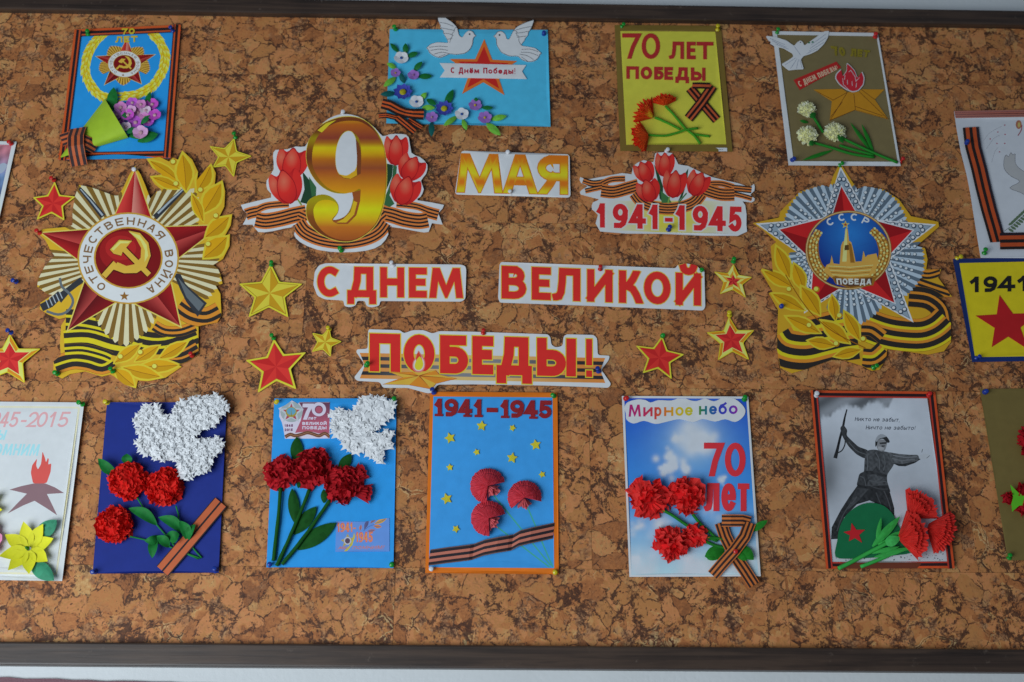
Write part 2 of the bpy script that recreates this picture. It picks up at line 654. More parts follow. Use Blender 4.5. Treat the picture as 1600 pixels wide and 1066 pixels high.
def mixc(nt, fac, a, b, mode='MIX'):
    n = node(nt, 'ShaderNodeMix', data_type='RGBA', blend_type=mode)
    for i, x in ((0, fac), (6, a), (7, b)):
        if isinstance(x, (int, float)):
            n.inputs[i].default_value = x
        elif isinstance(x, tuple):
            n.inputs[i].default_value = (*x, 1)
        else:
            nt.links.new(x, n.inputs[i])
    return n.outputs[2]


def noise(nt, vec, scale, detail=4, rough=0.55, dist=0.0, color=False):
    n = node(nt, 'ShaderNodeTexNoise')
    n.inputs['Scale'].default_value = scale
    n.inputs['Detail'].default_value = detail
    n.inputs['Roughness'].default_value = rough
    n.inputs['Distortion'].default_value = dist
    nt.links.new(vec, n.inputs['Vector'])
    return n.outputs['Color' if color else 'Fac']


def voro(nt, vec, scale, feature='F1', rnd=1.0):
    n = node(nt, 'ShaderNodeTexVoronoi', feature=feature)
    n.inputs['Scale'].default_value = scale
    n.inputs['Randomness'].default_value = rnd
    nt.links.new(vec, n.inputs['Vector'])
    return n


def warp_vec(nt, vec, scale, amt, detail=4):
    c = noise(nt, vec, scale, detail, 0.6, color=True)
    s = node(nt, 'ShaderNodeVectorMath', operation='SUBTRACT'); nt.links.new(c, s.inputs[0]); s.inputs[1].default_value = (.5, .5, .5)
    m = node(nt, 'ShaderNodeVectorMath', operation='SCALE'); nt.links.new(s.outputs[0], m.inputs[0]); m.inputs['Scale'].default_value = amt
    a = node(nt, 'ShaderNodeVectorMath', operation='ADD'); nt.links.new(vec, a.inputs[0]); nt.links.new(m.outputs[0], a.inputs[1])
    return a.outputs[0]


def cork_material():
    m = bpy.data.materials.new('pressed_cork')
    m.use_nodes = True
    nt = m.node_tree
    b = nt.nodes['Principled BSDF']
    tc = node(nt, 'ShaderNodeTexCoord')
    oi = node(nt, 'ShaderNodeObjectInfo')
    off = node(nt, 'ShaderNodeVectorMath', operation='SCALE'); off.inputs[0].default_value = (7.3, 3.1, 5.7)
    nt.links.new(oi.outputs['Random'], off.inputs['Scale'])
    add = node(nt, 'ShaderNodeVectorMath', operation='ADD')
    nt.links.new(tc.outputs['Object'], add.inputs[0]); nt.links.new(off.outputs[0], add.inputs[1])
    base = add.outputs[0]
    w1 = warp_vec(nt, base, 16, 0.042, 2)
    w2 = warp_vec(nt, w1, 80, 0.014, 5)
    # large torn chips and a finer crumb in between
    big = voro(nt, w2, 29)
    small = voro(nt, w2, 82)
    tb = node(nt, 'ShaderNodeSeparateColor'); nt.links.new(big.outputs['Color'], tb.inputs[0])
    ts = node(nt, 'ShaderNodeSeparateColor'); nt.links.new(small.outputs['Color'], ts.inputs[0])
    na = noise(nt, base, 17, 3, 0.6, color=True)          # three slow masks in one lookup
    nsep = node(nt, 'ShaderNodeSeparateColor'); nt.links.new(na, nsep.inputs[0])
    nb = noise(nt, base, 42, 5, 0.68, color=True)           # three quicker ones
    nbs = node(nt, 'ShaderNodeSeparateColor'); nt.links.new(nb, nbs.inputs[0])
    grain = noise(nt, w1, 230, 5, 0.75)
    msk = ramp(nt, nsep.outputs[0], [(.47, 0.0), (.54, 1.0)])
    sel = mathn(nt, 'ADD', mathn(nt, 'MULTIPLY', tb.outputs[0], mathn(nt, 'SUBTRACT', 1.0, msk)), mathn(nt, 'MULTIPLY', ts.outputs[0], msk))
    sel2 = mathn(nt, 'ADD', mathn(nt, 'MULTIPLY', sel, 0.44), mathn(nt, 'ADD', mathn(nt, 'MULTIPLY', grain, 0.42), mathn(nt, 'MULTIPLY', nbs.outputs[0], 0.20)), True)
    col = ramp(nt, sel2, [(0.24, C(130, 80, 48)), (0.36, C(172, 106, 60)), (0.46, C(196, 125, 72)), (0.55, C(192, 131, 74)), (0.64, C(211, 136, 84)), (0.74, C(204, 147, 88)), (0.86, C(226, 186, 126))])
    # districts of fine grey-brown crumb
    cw = voro(nt, w1, 330)
    cws = node(nt, 'ShaderNodeSeparateColor'); nt.links.new(cw.outputs['Color'], cws.inputs[0])
    cmask = mathn(nt, 'MULTIPLY', ramp(nt, nbs.outputs[2], [(.53, 0.0), (.57, 1.0)]), ramp(nt, nsep.outputs[0], [(.44, .2), (.56, 1.0)]))
    col = mixc(nt, mathn(nt, 'MULTIPLY', cmask, .8), col, ramp(nt, cws.outputs[0], [(0.0, C(96, 62, 46)), (.4, C(150, 104, 72)), (1.0, C(190, 142, 100))]))
    # torn edges: thin dark cracks that come and go
    eb = voro(nt, w2, 29, 'DISTANCE_TO_EDGE').outputs['Distance']
    es = voro(nt, w2, 82, 'DISTANCE_TO_EDGE').outputs['Distance']
    on1 = ramp(nt, nbs.outputs[1], [(.46, 0.0), (.55, 1.0)])
    on2 = ramp(nt, nbs.outputs[2], [(.50, 0.0), (.58, 1.0)])
    cr1 = mathn(nt, 'MULTIPLY', ramp(nt, eb, [(0.0, 1.0), (0.022, 1.0), (0.04, 0.0)]), on1)
    cr2 = mathn(nt, 'MULTIPLY', mathn(nt, 'MULTIPLY', ramp(nt, es, [(0.0, 1.0), (0.045, .9), (0.085, 0.0)]), on2), mathn(nt, 'ADD', mathn(nt, 'MULTIPLY', msk, .75), .25))
    # dark bark: ragged blotches hugging the cracks
    bn = noise(nt, w1, 150, 6, 0.76)
    near = ramp(nt, eb, [(0.0, .13), (0.12, .06), (.35, 0.0)])
    bm_ = ramp(nt, nsep.outputs[1], [(.38, 0.0), (.50, .05), (.64, .16)])
    bsum = mathn(nt, 'ADD', bn, mathn(nt, 'ADD', near, bm_))
    blot = ramp(nt, bsum, [(.69, 0.0), (.715, .85), (.77, 1.0)])
    # short dark pores
    map_ = node(nt, 'ShaderNodeMapping'); map_.inputs['Scale'].default_value = (1.0, 1.0, 0.5)
    map_.inputs['Rotation'].default_value = (0, .4, 0)
    nt.links.new(w1, map_.inputs['Vector'])
    pv = voro(nt, map_.outputs[0], 215)
    pc = node(nt, 'ShaderNodeSeparateColor'); nt.links.new(pv.outputs['Color'], pc.inputs[0])
    pore = mathn(nt, 'MULTIPLY', ramp(nt, pv.outputs['Distance'], [(0.22, 1.0), (0.32, 0.0)]), ramp(nt, pc.outputs[0], [(.52, 0.0), (.58, 1.0)]))
    pore = mathn(nt, 'MULTIPLY', pore, ramp(nt, nsep.outputs[2], [(.44, 0.1), (.56, 1.0)]))
    dark = mathn(nt, 'MAXIMUM', mathn(nt, 'MAXIMUM', cr1, mathn(nt, 'MULTIPLY', cr2, .8)), mathn(nt, 'MAXIMUM', blot, mathn(nt, 'MULTIPLY', pore, .8)))
    dark = mathn(nt, 'MULTIPLY', dark, 0.9, True)
    dcol = ramp(nt, grain, [(.38, C(44, 27, 24)), (.62, C(88, 52, 36))])
    col = mixc(nt, dark, col, dcol)
    # pale torn rims
    pale = mathn(nt, 'MULTIPLY', ramp(nt, eb, [(0.03, 0.0), (0.05, 1.0), (0.08, 0.0)]), ramp(nt, nsep.outputs[2], [(.60, 0.0), (.66, .8)]))
    col = mixc(nt, pale, col, C(228, 190, 132))
    nt.links.new(col, b.inputs['Base Color'])
    b.inputs['Roughness'].default_value = 0.62
    b.inputs['Specular IOR Level'].default_value = 0.3
    bp = node(nt, 'ShaderNodeBump'); bp.inputs['Strength'].default_value = 0.45; bp.inputs['Distance'].default_value = 0.001
    nt.links.new(noise(nt, base, 160, 3, .6), bp.inputs['Height'])
    nt.links.new(bp.outputs['Normal'], b.inputs['Normal'])
    return m


def wood_material():
    m = bpy.data.materials.new('dark_frame_wood')
    m.use_nodes = True
    nt = m.node_tree
    b = nt.nodes['Principled BSDF']
    tc = node(nt, 'ShaderNodeTexCoord')
    mp = node(nt, 'ShaderNodeMapping'); mp.inputs['Scale'].default_value = (2.2, 60, 60)
    nt.links.new(tc.outputs['Object'], mp.inputs['Vector'])
    n1 = noise(nt, mp.outputs[0], 1.6, 6, 0.65, 0.6)
    n2 = noise(nt, tc.outputs['Object'], 9, 3)
    f = mathn(nt, 'ADD', mathn(nt, 'MULTIPLY', n1, .8), mathn(nt, 'MULTIPLY', n2, .25))
    col = ramp(nt, f, [(.3, C(30, 22, 18)), (.5, C(62, 47, 38)), (.62, C(78, 60, 48)), (.75, C(48, 37, 30))])
    scuff = ramp(nt, noise(nt, tc.outputs['Object'], 55, 6, .75), [(.62, 0.0), (.70, .55)])
    col = mixc(nt, scuff, col, C(112, 96, 84))
    nt.links.new(col, b.inputs['Base Color'])
    b.inputs['Roughness'].default_value = 0.42
    b.inputs['Specular IOR Level'].default_value = 0.5
    bp = node(nt, 'ShaderNodeBump'); bp.inputs['Strength'].default_value = 0.25; bp.inputs['Distance'].default_value = 0.001
    nt.links.new(n1, bp.inputs['Height']); nt.links.new(bp.outputs['Normal'], b.inputs['Normal'])
    return m


def wall_material(name, col, scale=120, strength=0.3):
    m = bpy.data.materials.new(name)
    m.use_nodes = True
    nt = m.node_tree
    b = nt.nodes['Principled BSDF']
    tc = node(nt, 'ShaderNodeTexCoord')
    n1 = noise(nt, tc.outputs['Object'], scale, 5)
    n2 = noise(nt, tc.outputs['Object'], 5, 4)
    c = ramp(nt, n2, [(.3, tuple(x * .93 for x in col)), (.7, col)])
    nt.links.new(c, b.inputs['Base Color'])
    b.inputs['Roughness'].default_value = 0.7
    bp = node(nt, 'ShaderNodeBump'); bp.inputs['Strength'].default_value = strength; bp.inputs['Distance'].default_value = 0.002
    nt.links.new(n1, bp.inputs['Height']); nt.links.new(bp.outputs['Normal'], b.inputs['Normal'])
    return m


def box_verts(x0, x1, y0, y1, z0, z1):
    v = [(x, y, z) for x in (x0, x1) for y in (y0, y1) for z in (z0, z1)]
    f = [(0, 1, 3, 2), (4, 6, 7, 5), (0, 4, 5, 1), (2, 3, 7, 6), (0, 2, 6, 4), (1, 5, 7, 3)]
    return v, f


def bevel(o, w, seg=2):
    bm = bmesh.new(); bm.from_mesh(o.data)
    bmesh.ops.bevel(bm, geom=bm.edges[:], offset=w, segments=seg, affect='EDGES', profile=.6)
    bm.to_mesh(o.data); bm.free()


# ------------------------------------------------------------------ wall
WALL_Y = 0.016
v, f = box_verts(-2.0, 2.0, WALL_Y, WALL_Y + .1, ZO - 0.60, ZO + 1.3)
wall = link_mesh('wall', v, f, wall_material('white_wall_paint', (.74, .76, .76)))
wall['kind'] = 'structure'
# the lower wall, rough plaster painted dull maroon, with an uneven hand-painted upper edge
vs, fs = [], []
nx = 160
for i in range(nx + 1):
    x = -2 + 4 * i / nx
    droop = -0.010 * math.exp(-(x / .62) ** 4)
    vs += [(x, WALL_Y - .004, ZO - 0.592 + droop + random.uniform(-.0012, .0012)), (x, WALL_Y - .004, ZO - 1.6),
           (x, WALL_Y + .1, ZO - 0.592 + droop)]
for i in range(nx):
    a = 3 * i
    fs += [(a, a + 1, a + 4, a + 3), (a, a + 3, a + 5, a + 2)]
lw = link_mesh('wall_lower', vs, fs, wall_material('maroon_wall_paint', C(128, 88, 96), 260, .8))
lw['kind'] = 'structure'

# ------------------------------------------------------------------ the board
board = bpy.data.objects.new('cork_board', None)
COL.objects.link(board)
board.location = (0, 0, ZO - .576)
board['label'] = 'long cork notice board in dark brown wooden frame'
board['category'] = 'notice board'
M_CORK = cork_material()
Z_LO, Z_HI = ZO - .5415, ZO + .649
BX0, BX1 = -1.55, 1.55
seams = [Z_LO, ZO - .42, ZO - .11, ZO + .204, ZO + .516, Z_HI]
starts = [.47, .16, .47 - .18, .02, .33]
for r in range(5):
    z0, z1 = seams[r] - (.008 if r == 0 else 0), seams[r + 1] + (.008 if r == 4 else 0)
    x = starts[r] - .625 * 4
    while x < BX1:
        a, c = max(x, BX0 - .008), min(x + .625, BX1 + .008)
        if c - a > .005:
            th_ = random.uniform(0, .0005)
            g = .00022
            vv, ff = box_verts(a + g, c - g, th_, .012, z0 + g, z1 - g)
            cx, cz = (a + c) / 2, (z0 + z1) / 2
            o = link_mesh('cork_panel', [(p[0] - cx, p[1], p[2] - cz) for p in vv], ff, M_CORK, board)
            o.location = (cx, 0, cz - board.location.z)
        x += .625
vv, ff = box_verts(BX0, BX1, .011, WALL_Y + .001, Z_LO - .01, Z_HI + .01)
link_mesh('backing_board', [(p[0], p[1], p[2] - board.location.z) for p in vv], ff, wall_material('fibreboard', C(120, 80, 55)), board)
M_WOOD = wood_material()
RW, RD = .0345, .013
for nm, (a, c, z0, z1) in {'bottom_rail': (BX0 - RW, BX1 + RW, Z_LO - RW, Z_LO), 'top_rail': (BX0 - RW, BX1 + RW, Z_HI, Z_HI + RW),
                           'side_rail': (BX0 - RW, BX0, Z_LO, Z_HI), 'side_rail.001': (BX1, BX1 + RW, Z_LO, Z_HI)}.items():
    vv, ff = box_verts(a, c, -RD, WALL_Y + .001, z0, z1)
    o = link_mesh(nm, [(p[0], p[1], p[2] - board.location.z) for p in vv], ff, M_WOOD, board)
    bevel(o, .003)
# ------------------------------------------------------------------ craft pieces
MM = 0.00108            # metres per photo pixel on the board, about


def cut(th, name, ring, col, dh=0.001, thick=0.0007, mat=None, parent=None, grid=0):
    a = Art(); a.poly(name, col, ring, grid)
    return a.build(th, None, thick, mat or M_PAPER, dh, parent=parent)[name]


def tube(th, name, pts, r, col, mat=None, seg=7, parent=None, closed_ends=True, wob=0.0):
    """pts: (u, v, h above the sheet); r in metres, number or list"""
    W = [Vector(P(u, v, th.h(u, v) + h)) for u, v, h in pts]
    n = len(W)
    rs = r if hasattr(r, '__len__') else [r] * n
    vs, fs = [], []
    for i in range(n):
        t = (W[min(i + 1, n - 1)] - W[max(i - 1, 0)]).normalized()
        a = t.cross(Vector((0, 1, 0)))
        a = a.normalized() if a.length > 1e-6 else Vector((1, 0, 0))
        b = t.cross(a).normalized()
        for k in range(seg):
            an = 2 * math.pi * k / seg
            rr = rs[i] * (1 + random.uniform(-wob, wob))
            vs.append(W[i] + (a * math.cos(an) + b * math.sin(an)) * rr)
    for i in range(n - 1):
        for k in range(seg):
            k2 = (k + 1) % seg
            fs.append((i * seg + k, i * seg + k2, (i + 1) * seg + k2, (i + 1) * seg + k))
    fs.append(tuple(range(seg))[::-1]); fs.append(tuple(range((n - 1) * seg, n * seg)))
    return th.mesh(name, vs, fs, mat or M_PAPER, parent, face_cols=[col] * len(fs), smooth=True)


def leaf(th, name, base, tip, width, col, h0=0.001, h1=0.004, bow=0.004, bend=0.0, fold=0.25, mat=None, parent=None, n=9, shape=1.0, pleat=0.0):
    """a folded paper leaf from base pixel to tip pixel; width in pixels"""
    b, t = np.array(base, float), np.array(tip, float)
    d = t - b
    L = np.linalg.norm(d)
    nrm = np.array([-d[1], d[0]]) / L
    vs, fs, cc = [], [], []
    for i in range(n + 1):
        s = i / n
        w = width * .5 * math.sin(math.pi * min(1, s * .96 + .04) ** shape) ** .8
        c = b + d * s + nrm * bend * math.sin(math.pi * s)
        hc = h0 + (h1 - h0) * s + bow * math.sin(math.pi * s)
        for k in (-1, -.5, 0, .5, 1):
            p = c + nrm * w * k
            hh = hc - abs(k) * w * MM * fold + pleat * (1 if (i + int(k * 2)) % 2 else -1)
            vs.append(P(p[0], p[1], max(.0004, th.h(*p) + hh)))
    for i in range(n):
        for k in range(4):
            fs.append((i * 5 + k, i * 5 + k + 1, i * 5 + 6 + k, i * 5 + 5 + k))
            cc.append(mix(col, tuple(x * .66 for x in col), random.random() * .7))
    return th.mesh(name, vs, fs, mat or M_PAPER, parent, face_cols=cc, smooth=True)


ST_GEO = [(0, .05, ORG), (.05, .235, BLK), (.235, .41, ORG), (.41, .59, BLK), (.59, .765, ORG), (.765, .95, BLK), (.95, 1, ORG)]


def stripes(org=ORG, blk=BLK, edge=.05):
    e = edge
    return [(0, e, org), (e, .235, blk), (.235, .41, org), (.41, .59, blk), (.59, .765, org), (.765, 1 - e, blk), (1 - e, 1, org)]


def band(th, name, path, width, st=None, mat=None, parent=None, dirs=None, thick=0.0005):
    """striped ribbon lying along (u, v, h) points; width in pixels (number or list), dirs: fixed across-direction in pixels"""
    st = st or ST_GEO
    n = len(path)
    ws = width if hasattr(width, '__len__') else [width] * n
    p = [np.array(q[:2], float) for q in path]
    vs, fs, cc = [], [], []
    ed = [s[0] for s in st] + [1.0]
    m = len(ed)
    for i in range(n):
        if dirs is not None:
            nr = np.array(dirs[i] if hasattr(dirs[0], '__len__') else dirs, float)
            nr = nr / np.linalg.norm(nr)
        else:
            d = p[min(i + 1, n - 1)] - p[max(i - 1, 0)]
            d = d / (np.linalg.norm(d) + 1e-9)
            nr = np.array([-d[1], d[0]])
        for e in ed:
            q = p[i] + nr * (e - .5) * ws[i]
            hh = path[i][2] if len(path[i]) == 3 else path[i][2] + (path[i][3] - path[i][2]) * e
            vs.append(P(q[0], q[1], th.h(*q) + hh))
    for i in range(n - 1):
        for k in range(m - 1):
            fs.append((i * m + k, i * m + k + 1, (i + 1) * m + k + 1, (i + 1) * m + k))
            cc.append(st[k][2])
    return th.mesh(name, vs, fs, mat or M_RIBBON, parent, face_cols=cc)


def art_band(art, part, path, width, st=None, edge=None, edge_w=1.5):
    """the same ribbon, printed"""
    st = st or ST_GEO
    n = len(path)
    ws = list(width) if hasattr(width, '__len__') else [width] * n
    p = [np.array(q, float) for q in path]
    N = []
    for i in range(n):
        d = p[min(i + 1, n - 1)] - p[max(i - 1, 0)]
        d = d / (np.linalg.norm(d) + 1e-9)
        N.append(np.array([-d[1], d[0]]))
    if edge is not None:
        L = [tuple(p[i] - N[i] * (ws[i] / 2 + edge_w)) for i in range(n)]
        R = [tuple(p[i] + N[i] * (ws[i] / 2 + edge_w)) for i in range(n)]
        art.poly(part, edge, L + R[::-1])
    for a, b, c in st:
        L = [tuple(p[i] + N[i] * (a - .5) * ws[i]) for i in range(n)]
        R = [tuple(p[i] + N[i] * (b - .5) * ws[i]) for i in range(n)]
        art.poly(part, c, L + R[::-1])


def petals(th, name, c, R, col, h, count=70, layers=3, dome=0.55, ragged=0.25, mat=None, parent=None, seed=0, width=.55, squash=(1, 1), core=True, col2=None, lean=(0, 0), skip=None, core_k=.82):
    """a ruffled paper flower: crinkled petals standing round a dome; c pixel, R pixels"""
    rnd = random.Random(seed + 11)
    o = Vector(P(c[0], c[1], th.h(*c) + h))
    Rm = R * MM
    vs, fs, cc = [], [], []
    X, Y, Zv = Vector((1, 0, 0)), Vector((0, 0, 1)), Vector((0, -1, 0))
    if core:
        nn, mm = 12, 5
        i0 = len(vs)
        for j in range(mm + 1):
            a = math.pi / 2 * j / mm
            for i in range(nn):
                b = 2 * math.pi * i / nn
                vs.append(o + (X * math.cos(b) * squash[0] + Y * math.sin(b) * squash[1]) * Rm * core_k * math.cos(a) + Zv * Rm * dome * core_k * math.sin(a))
        for j in range(mm):
            for i in range(nn):
                i2 = (i + 1) % nn
                fs.append((i0 + j * nn + i, i0 + j * nn + i2, i0 + (j + 1) * nn + i2, i0 + (j + 1) * nn + i))
                cc.append(col)
    ga = math.pi * (3 - 5 ** .5)
    for i in range(count):
        s = (i + .5) / count
        el = math.asin(min(1, .04 + .96 * s))            # rim ... top
        az = i * ga + rnd.uniform(-.2, .2)
        if skip and el < 1.15 and (math.degrees(az) - skip[0]) % 360 < skip[1] - skip[0]:
            continue
        rad = (X * math.cos(az) * squash[0] + Y * math.sin(az) * squash[1]) * math.cos(el) + Zv * dome * math.sin(el)
        rad = rad + (X * lean[0] + Y * lean[1]) * .3
        rn = rad.normalized()
        q = rn.cross(Zv) if abs(rn.dot(Zv)) < .95 else Vector((math.cos(az), 0, math.sin(az)))
        q.normalize()
        tw = rnd.uniform(-1.2, 1.2)
        sd = (Matrix.Rotation(tw, 3, rn) @ q)
        up = rn.cross(sd)
        ln = rnd.uniform(.86, 1.08)
        wd = width * Rm * rnd.uniform(.6, 1.1)
        base = o + rad * Rm * .35
        nseg = 5
        shade = rnd.uniform(0, 1)
        fold = rnd.choice((-1, 1)) * rnd.uniform(.12, .34) * Rm * (1 if width > .3 else .5)
        pc = mix(col, col2, shade) if col2 else mix(col, tuple(x * .88 for x in col), shade)
        i0 = len(vs)
        for j in range(nseg + 1):
            t = j / nseg - .5
            cr = (1 if j % 2 else -1) * wd * .07
            vs.append(base + sd * t * wd * .35)
            vs.append(o + rad * Rm * ln * .82 + sd * t * wd * .85 + up * (cr + fold * .25))
            vs.append(o + rad * Rm * (ln + rnd.uniform(-ragged, ragged) * .4 - abs(t) * .12) + sd * t * wd * 1.1 + up * (cr * 1.6 + fold + rnd.uniform(-.03, .03) * Rm))
        for j in range(nseg):
            a = i0 + j * 3
            fs += [(a, a + 3, a + 4, a + 1), (a + 1, a + 4, a + 5, a + 2)]
            cc += [pc, mix(pc, tuple(min(.8, x * 1.15) for x in pc), .5)]
    return th.mesh(name, vs, fs, mat or M_CREPE, parent, face_cols=cc)


def tufts(th, name, ring, col, step=5.0, hgt=0.014, r=2.6, seed=3, parent=None, mat=None):
    """paper-tuft filling: a field of little crepe-paper cones standing inside an outline"""
    rnd = random.Random(seed)
    A = np.array(ring)
    lo, hi = A.min(0), A.max(0)
    q = []
    y = lo[1]
    k = 0
    while y < hi[1]:
        x = lo[0] + (k % 2) * step / 2
        while x < hi[0]:
            q.append((x + rnd.uniform(-1.4, 1.4), y + rnd.uniform(-1.4, 1.4)))
            x += step
        y += step * .87; k += 1
    q = np.array(q)
    q = q[inside([ring], q)]
    vs, fs, cc = [], [], []
    base = cut(th, name + '_base', scale_ring(ring, tuple(A.mean(0)), .97), col, hgt * .80, .003, M_TISSUE, parent)
    for u, v in q:
        h = hgt * rnd.uniform(.84, 1.3)
        du, dv = rnd.uniform(-2, 2), rnd.uniform(-2, 2)
        i0 = len(vs)
        n = 8
        rr = r * rnd.uniform(.7, 1.75)
        vs.append(P(u + du, v + dv, th.h(u, v) + h))
        for i in range(n):
            a = 2 * math.pi * i / n + rnd.uniform(-.25, .25)
            hh = h * (.90 if i % 2 else .98) + rnd.uniform(-.0012, .0012)
            k = rr * (1.45 if i % 2 else .6) * rnd.uniform(.8, 1.2)
            vs.append(P(u + du, v + dv, th.h(u, v) + hh) + np.array([math.cos(a), 0, math.sin(a)]) * k * MM)
        for i in range(n):
            a = 2 * math.pi * i / n
            vs.append(P(u, v, th.h(u, v) + h * .5) + np.array([math.cos(a), 0, math.sin(a)]) * rr * .5 * MM)
        c = mix(col, tuple(x * .94 for x in col), rnd.random())
        for i in range(n):
            j = (i + 1) % n
            fs += [(i0, i0 + 1 + i, i0 + 1 + j), (i0 + 1 + i, i0 + 1 + n + i, i0 + 1 + n + j, i0 + 1 + j)]
            cc += [c, c]
    o = th.mesh(name, vs, fs, mat or M_TISSUE, parent, face_cols=cc)
    o['kind'] = 'stuff'
    return o


# ------------------------------------------------------------------ push pins
M_PIN = {}


def pin_mat(nm, col):
    if nm not in M_PIN:
        m = bpy.data.materials.new(nm + '_pin_plastic')
        m.use_nodes = True
        nt = m.node_tree
        b = nt.nodes['Principled BSDF']
        tc = node(nt, 'ShaderNodeTexCoord')
        n = noise(nt, tc.outputs['Object'], 300, 3)
        nt.links.new(ramp(nt, n, [(.3, tuple(x * .9 for x in col)), (.7, col)]), b.inputs['Base Color'])
        b.inputs['Roughness'].default_value = 0.25
        b.inputs['Subsurface Weight'].default_value = 0.0
        M_PIN[nm] = m
    return M_PIN[nm]


PIN_COL = {'green': C(20, 150, 45), 'blue': C(28, 58, 150), 'red': C(205, 38, 34), 'white': (.78, .78, .8), 'yellow': C(215, 195, 30)}
_pin_mesh = {}


def pin_mesh(col):
    if col in _pin_mesh:
        return _pin_mesh[col]
    prof = [(0.0005, -.010), (.0005, .0005), (.0042, .0006), (.0046, .0014), (.0040, .0024), (.0023, .0034), (.0019, .0055), (.0021, .0085), (.0034, .0098), (.0040, .0112), (.0038, .0126), (.0026, .0132), (0, .0133)]
    n = 14
    vs, fs = [], []
    for r, h in prof:
        for k in range(n):
            a = 2 * math.pi * k / n
            vs.append((r * math.cos(a), -h, r * math.sin(a)))
    for i in range(len(prof) - 1):
        for k in range(n):
            k2 = (k + 1) % n
            fs.append((i * n + k, (i + 1) * n + k, (i + 1) * n + k2, i * n + k2))
    me = bpy.data.meshes.new('push_pin')
    me.from_pydata(vs, [], fs); me.update()
    me.polygons.foreach_set('use_smooth', [True] * len(fs))
    me.materials.append(pin_mat(col, PIN_COL[col]))
    _pin_mesh[col] = me
    return me


def pin(u, v, col, where, h=0.0015):
    o = bpy.data.objects.new('push_pin', pin_mesh(col))
    COL.objects.link(o)
    o.location = P(u, v, h + .0062) + np.array([0, .0062, 0])
    o.rotation_euler = (random.uniform(-.28, .28), 0, random.uniform(-.3, .3))
    s = random.uniform(.92, 1.08)
    o.scale = (s, s, s)
    o['label'] = f'{col} plastic push pin {where}'
    o['category'] = 'push pin'
    o['group'] = 'push pins in the cork board'
    return o
# ------------------------------------------------------------------ printed cardboard cut-outs
def K(r, g, b, k=1.35):
    return C(r, g, b, k)


P_RED, P_YEL = K(208, 42, 38), K(238, 200, 40)


def bend(u0, v0, a, b, amp=0.003):
    """gentle cockle of a sheet round (u0, v0)"""
    ph = random.uniform(0, 6.28)
    return lambda u, v: amp * (.5 + .5 * math.sin((u - u0) / a + ph)) * (.5 + .5 * math.sin((v - v0) / b + ph * 1.7))


def leaf_print(art, part, base, tip, w, fill, rim, rib, zf):
    b, t = np.array(base, float), np.array(tip, float)
    d = t - b
    n = np.array([-d[1], d[0]]) / np.linalg.norm(d)
    prof = [(0, .04), (.15, .45), (.35, .9), (.5, 1.0), (.7, .8), (.88, .35), (1, 0)]
    def ring(k, s0=0, s1=1):
        L = [tuple(b + d * (s0 + (s1 - s0) * s) + n * w * .5 * p * k) for s, p in prof]
        R = [tuple(b + d * (s0 + (s1 - s0) * s) - n * w * .5 * p * k) for s, p in prof[:-1]]
        return zf(L + R[::-1])
    art.poly(part, rim, ring(1.12, -.02, 1.03))
    art.poly(part, fill, ring(.86, .05, .94))
    half = zf([tuple(b + d * (.05 + .89 * s) + n * w * .5 * p * .86) for s, p in prof] + [tuple(b + d * .05)])
    art.poly(part, tuple(x * .82 for x in fill), half)
    art.stroke(part, rib, zf([tuple(b + d * .05), tuple(b + d * .5 + n * w * .03), tuple(b + d * .9)]), .8)


def facet_star(art, part, ring10, c, light, dark, rim=None, k=.86):
    """printed bevelled star: five arms of a lit and a shaded half"""
    if rim is not None:
        art.poly(part, rim, ring10)
        ring10 = scale_ring(ring10, c, k)
    for i in range(10):
        a, b = ring10[i], ring10[(i + 1) % 10]
        art.poly(part, (light if i % 2 == 0 else dark)[i // 2 % 5] if isinstance(light, list) else (light if i % 2 else dark), [a, b, c])


def fan(art, part, c, rx, ry, a0, a1, r0, r1, n, c1, c2, zf, zig=.07, mid=.5):
    """a bundle of rays between two angles; r0 at the sides, r1 in the middle (relative radii)"""
    def pt(a, r):
        return (c[0] + rx * r * math.cos(math.radians(a)), c[1] - ry * r * math.sin(math.radians(a)))
    for i in range(n):
        b0, b1 = a0 + (a1 - a0) * i / n, a0 + (a1 - a0) * (i + 1) / n
        s = (i + .5) / n
        R = r0 + (r1 - r0) * (1 - abs(s - mid) / max(mid, 1 - mid)) ** .8
        art.poly(part, c1 if i % 2 else c2, zf([pt(b0, .5), pt(b0, R - zig * .5), pt((b0 + b1) / 2, R + zig * .4), pt(b1, R - zig * .5), pt(b1, .5)]))


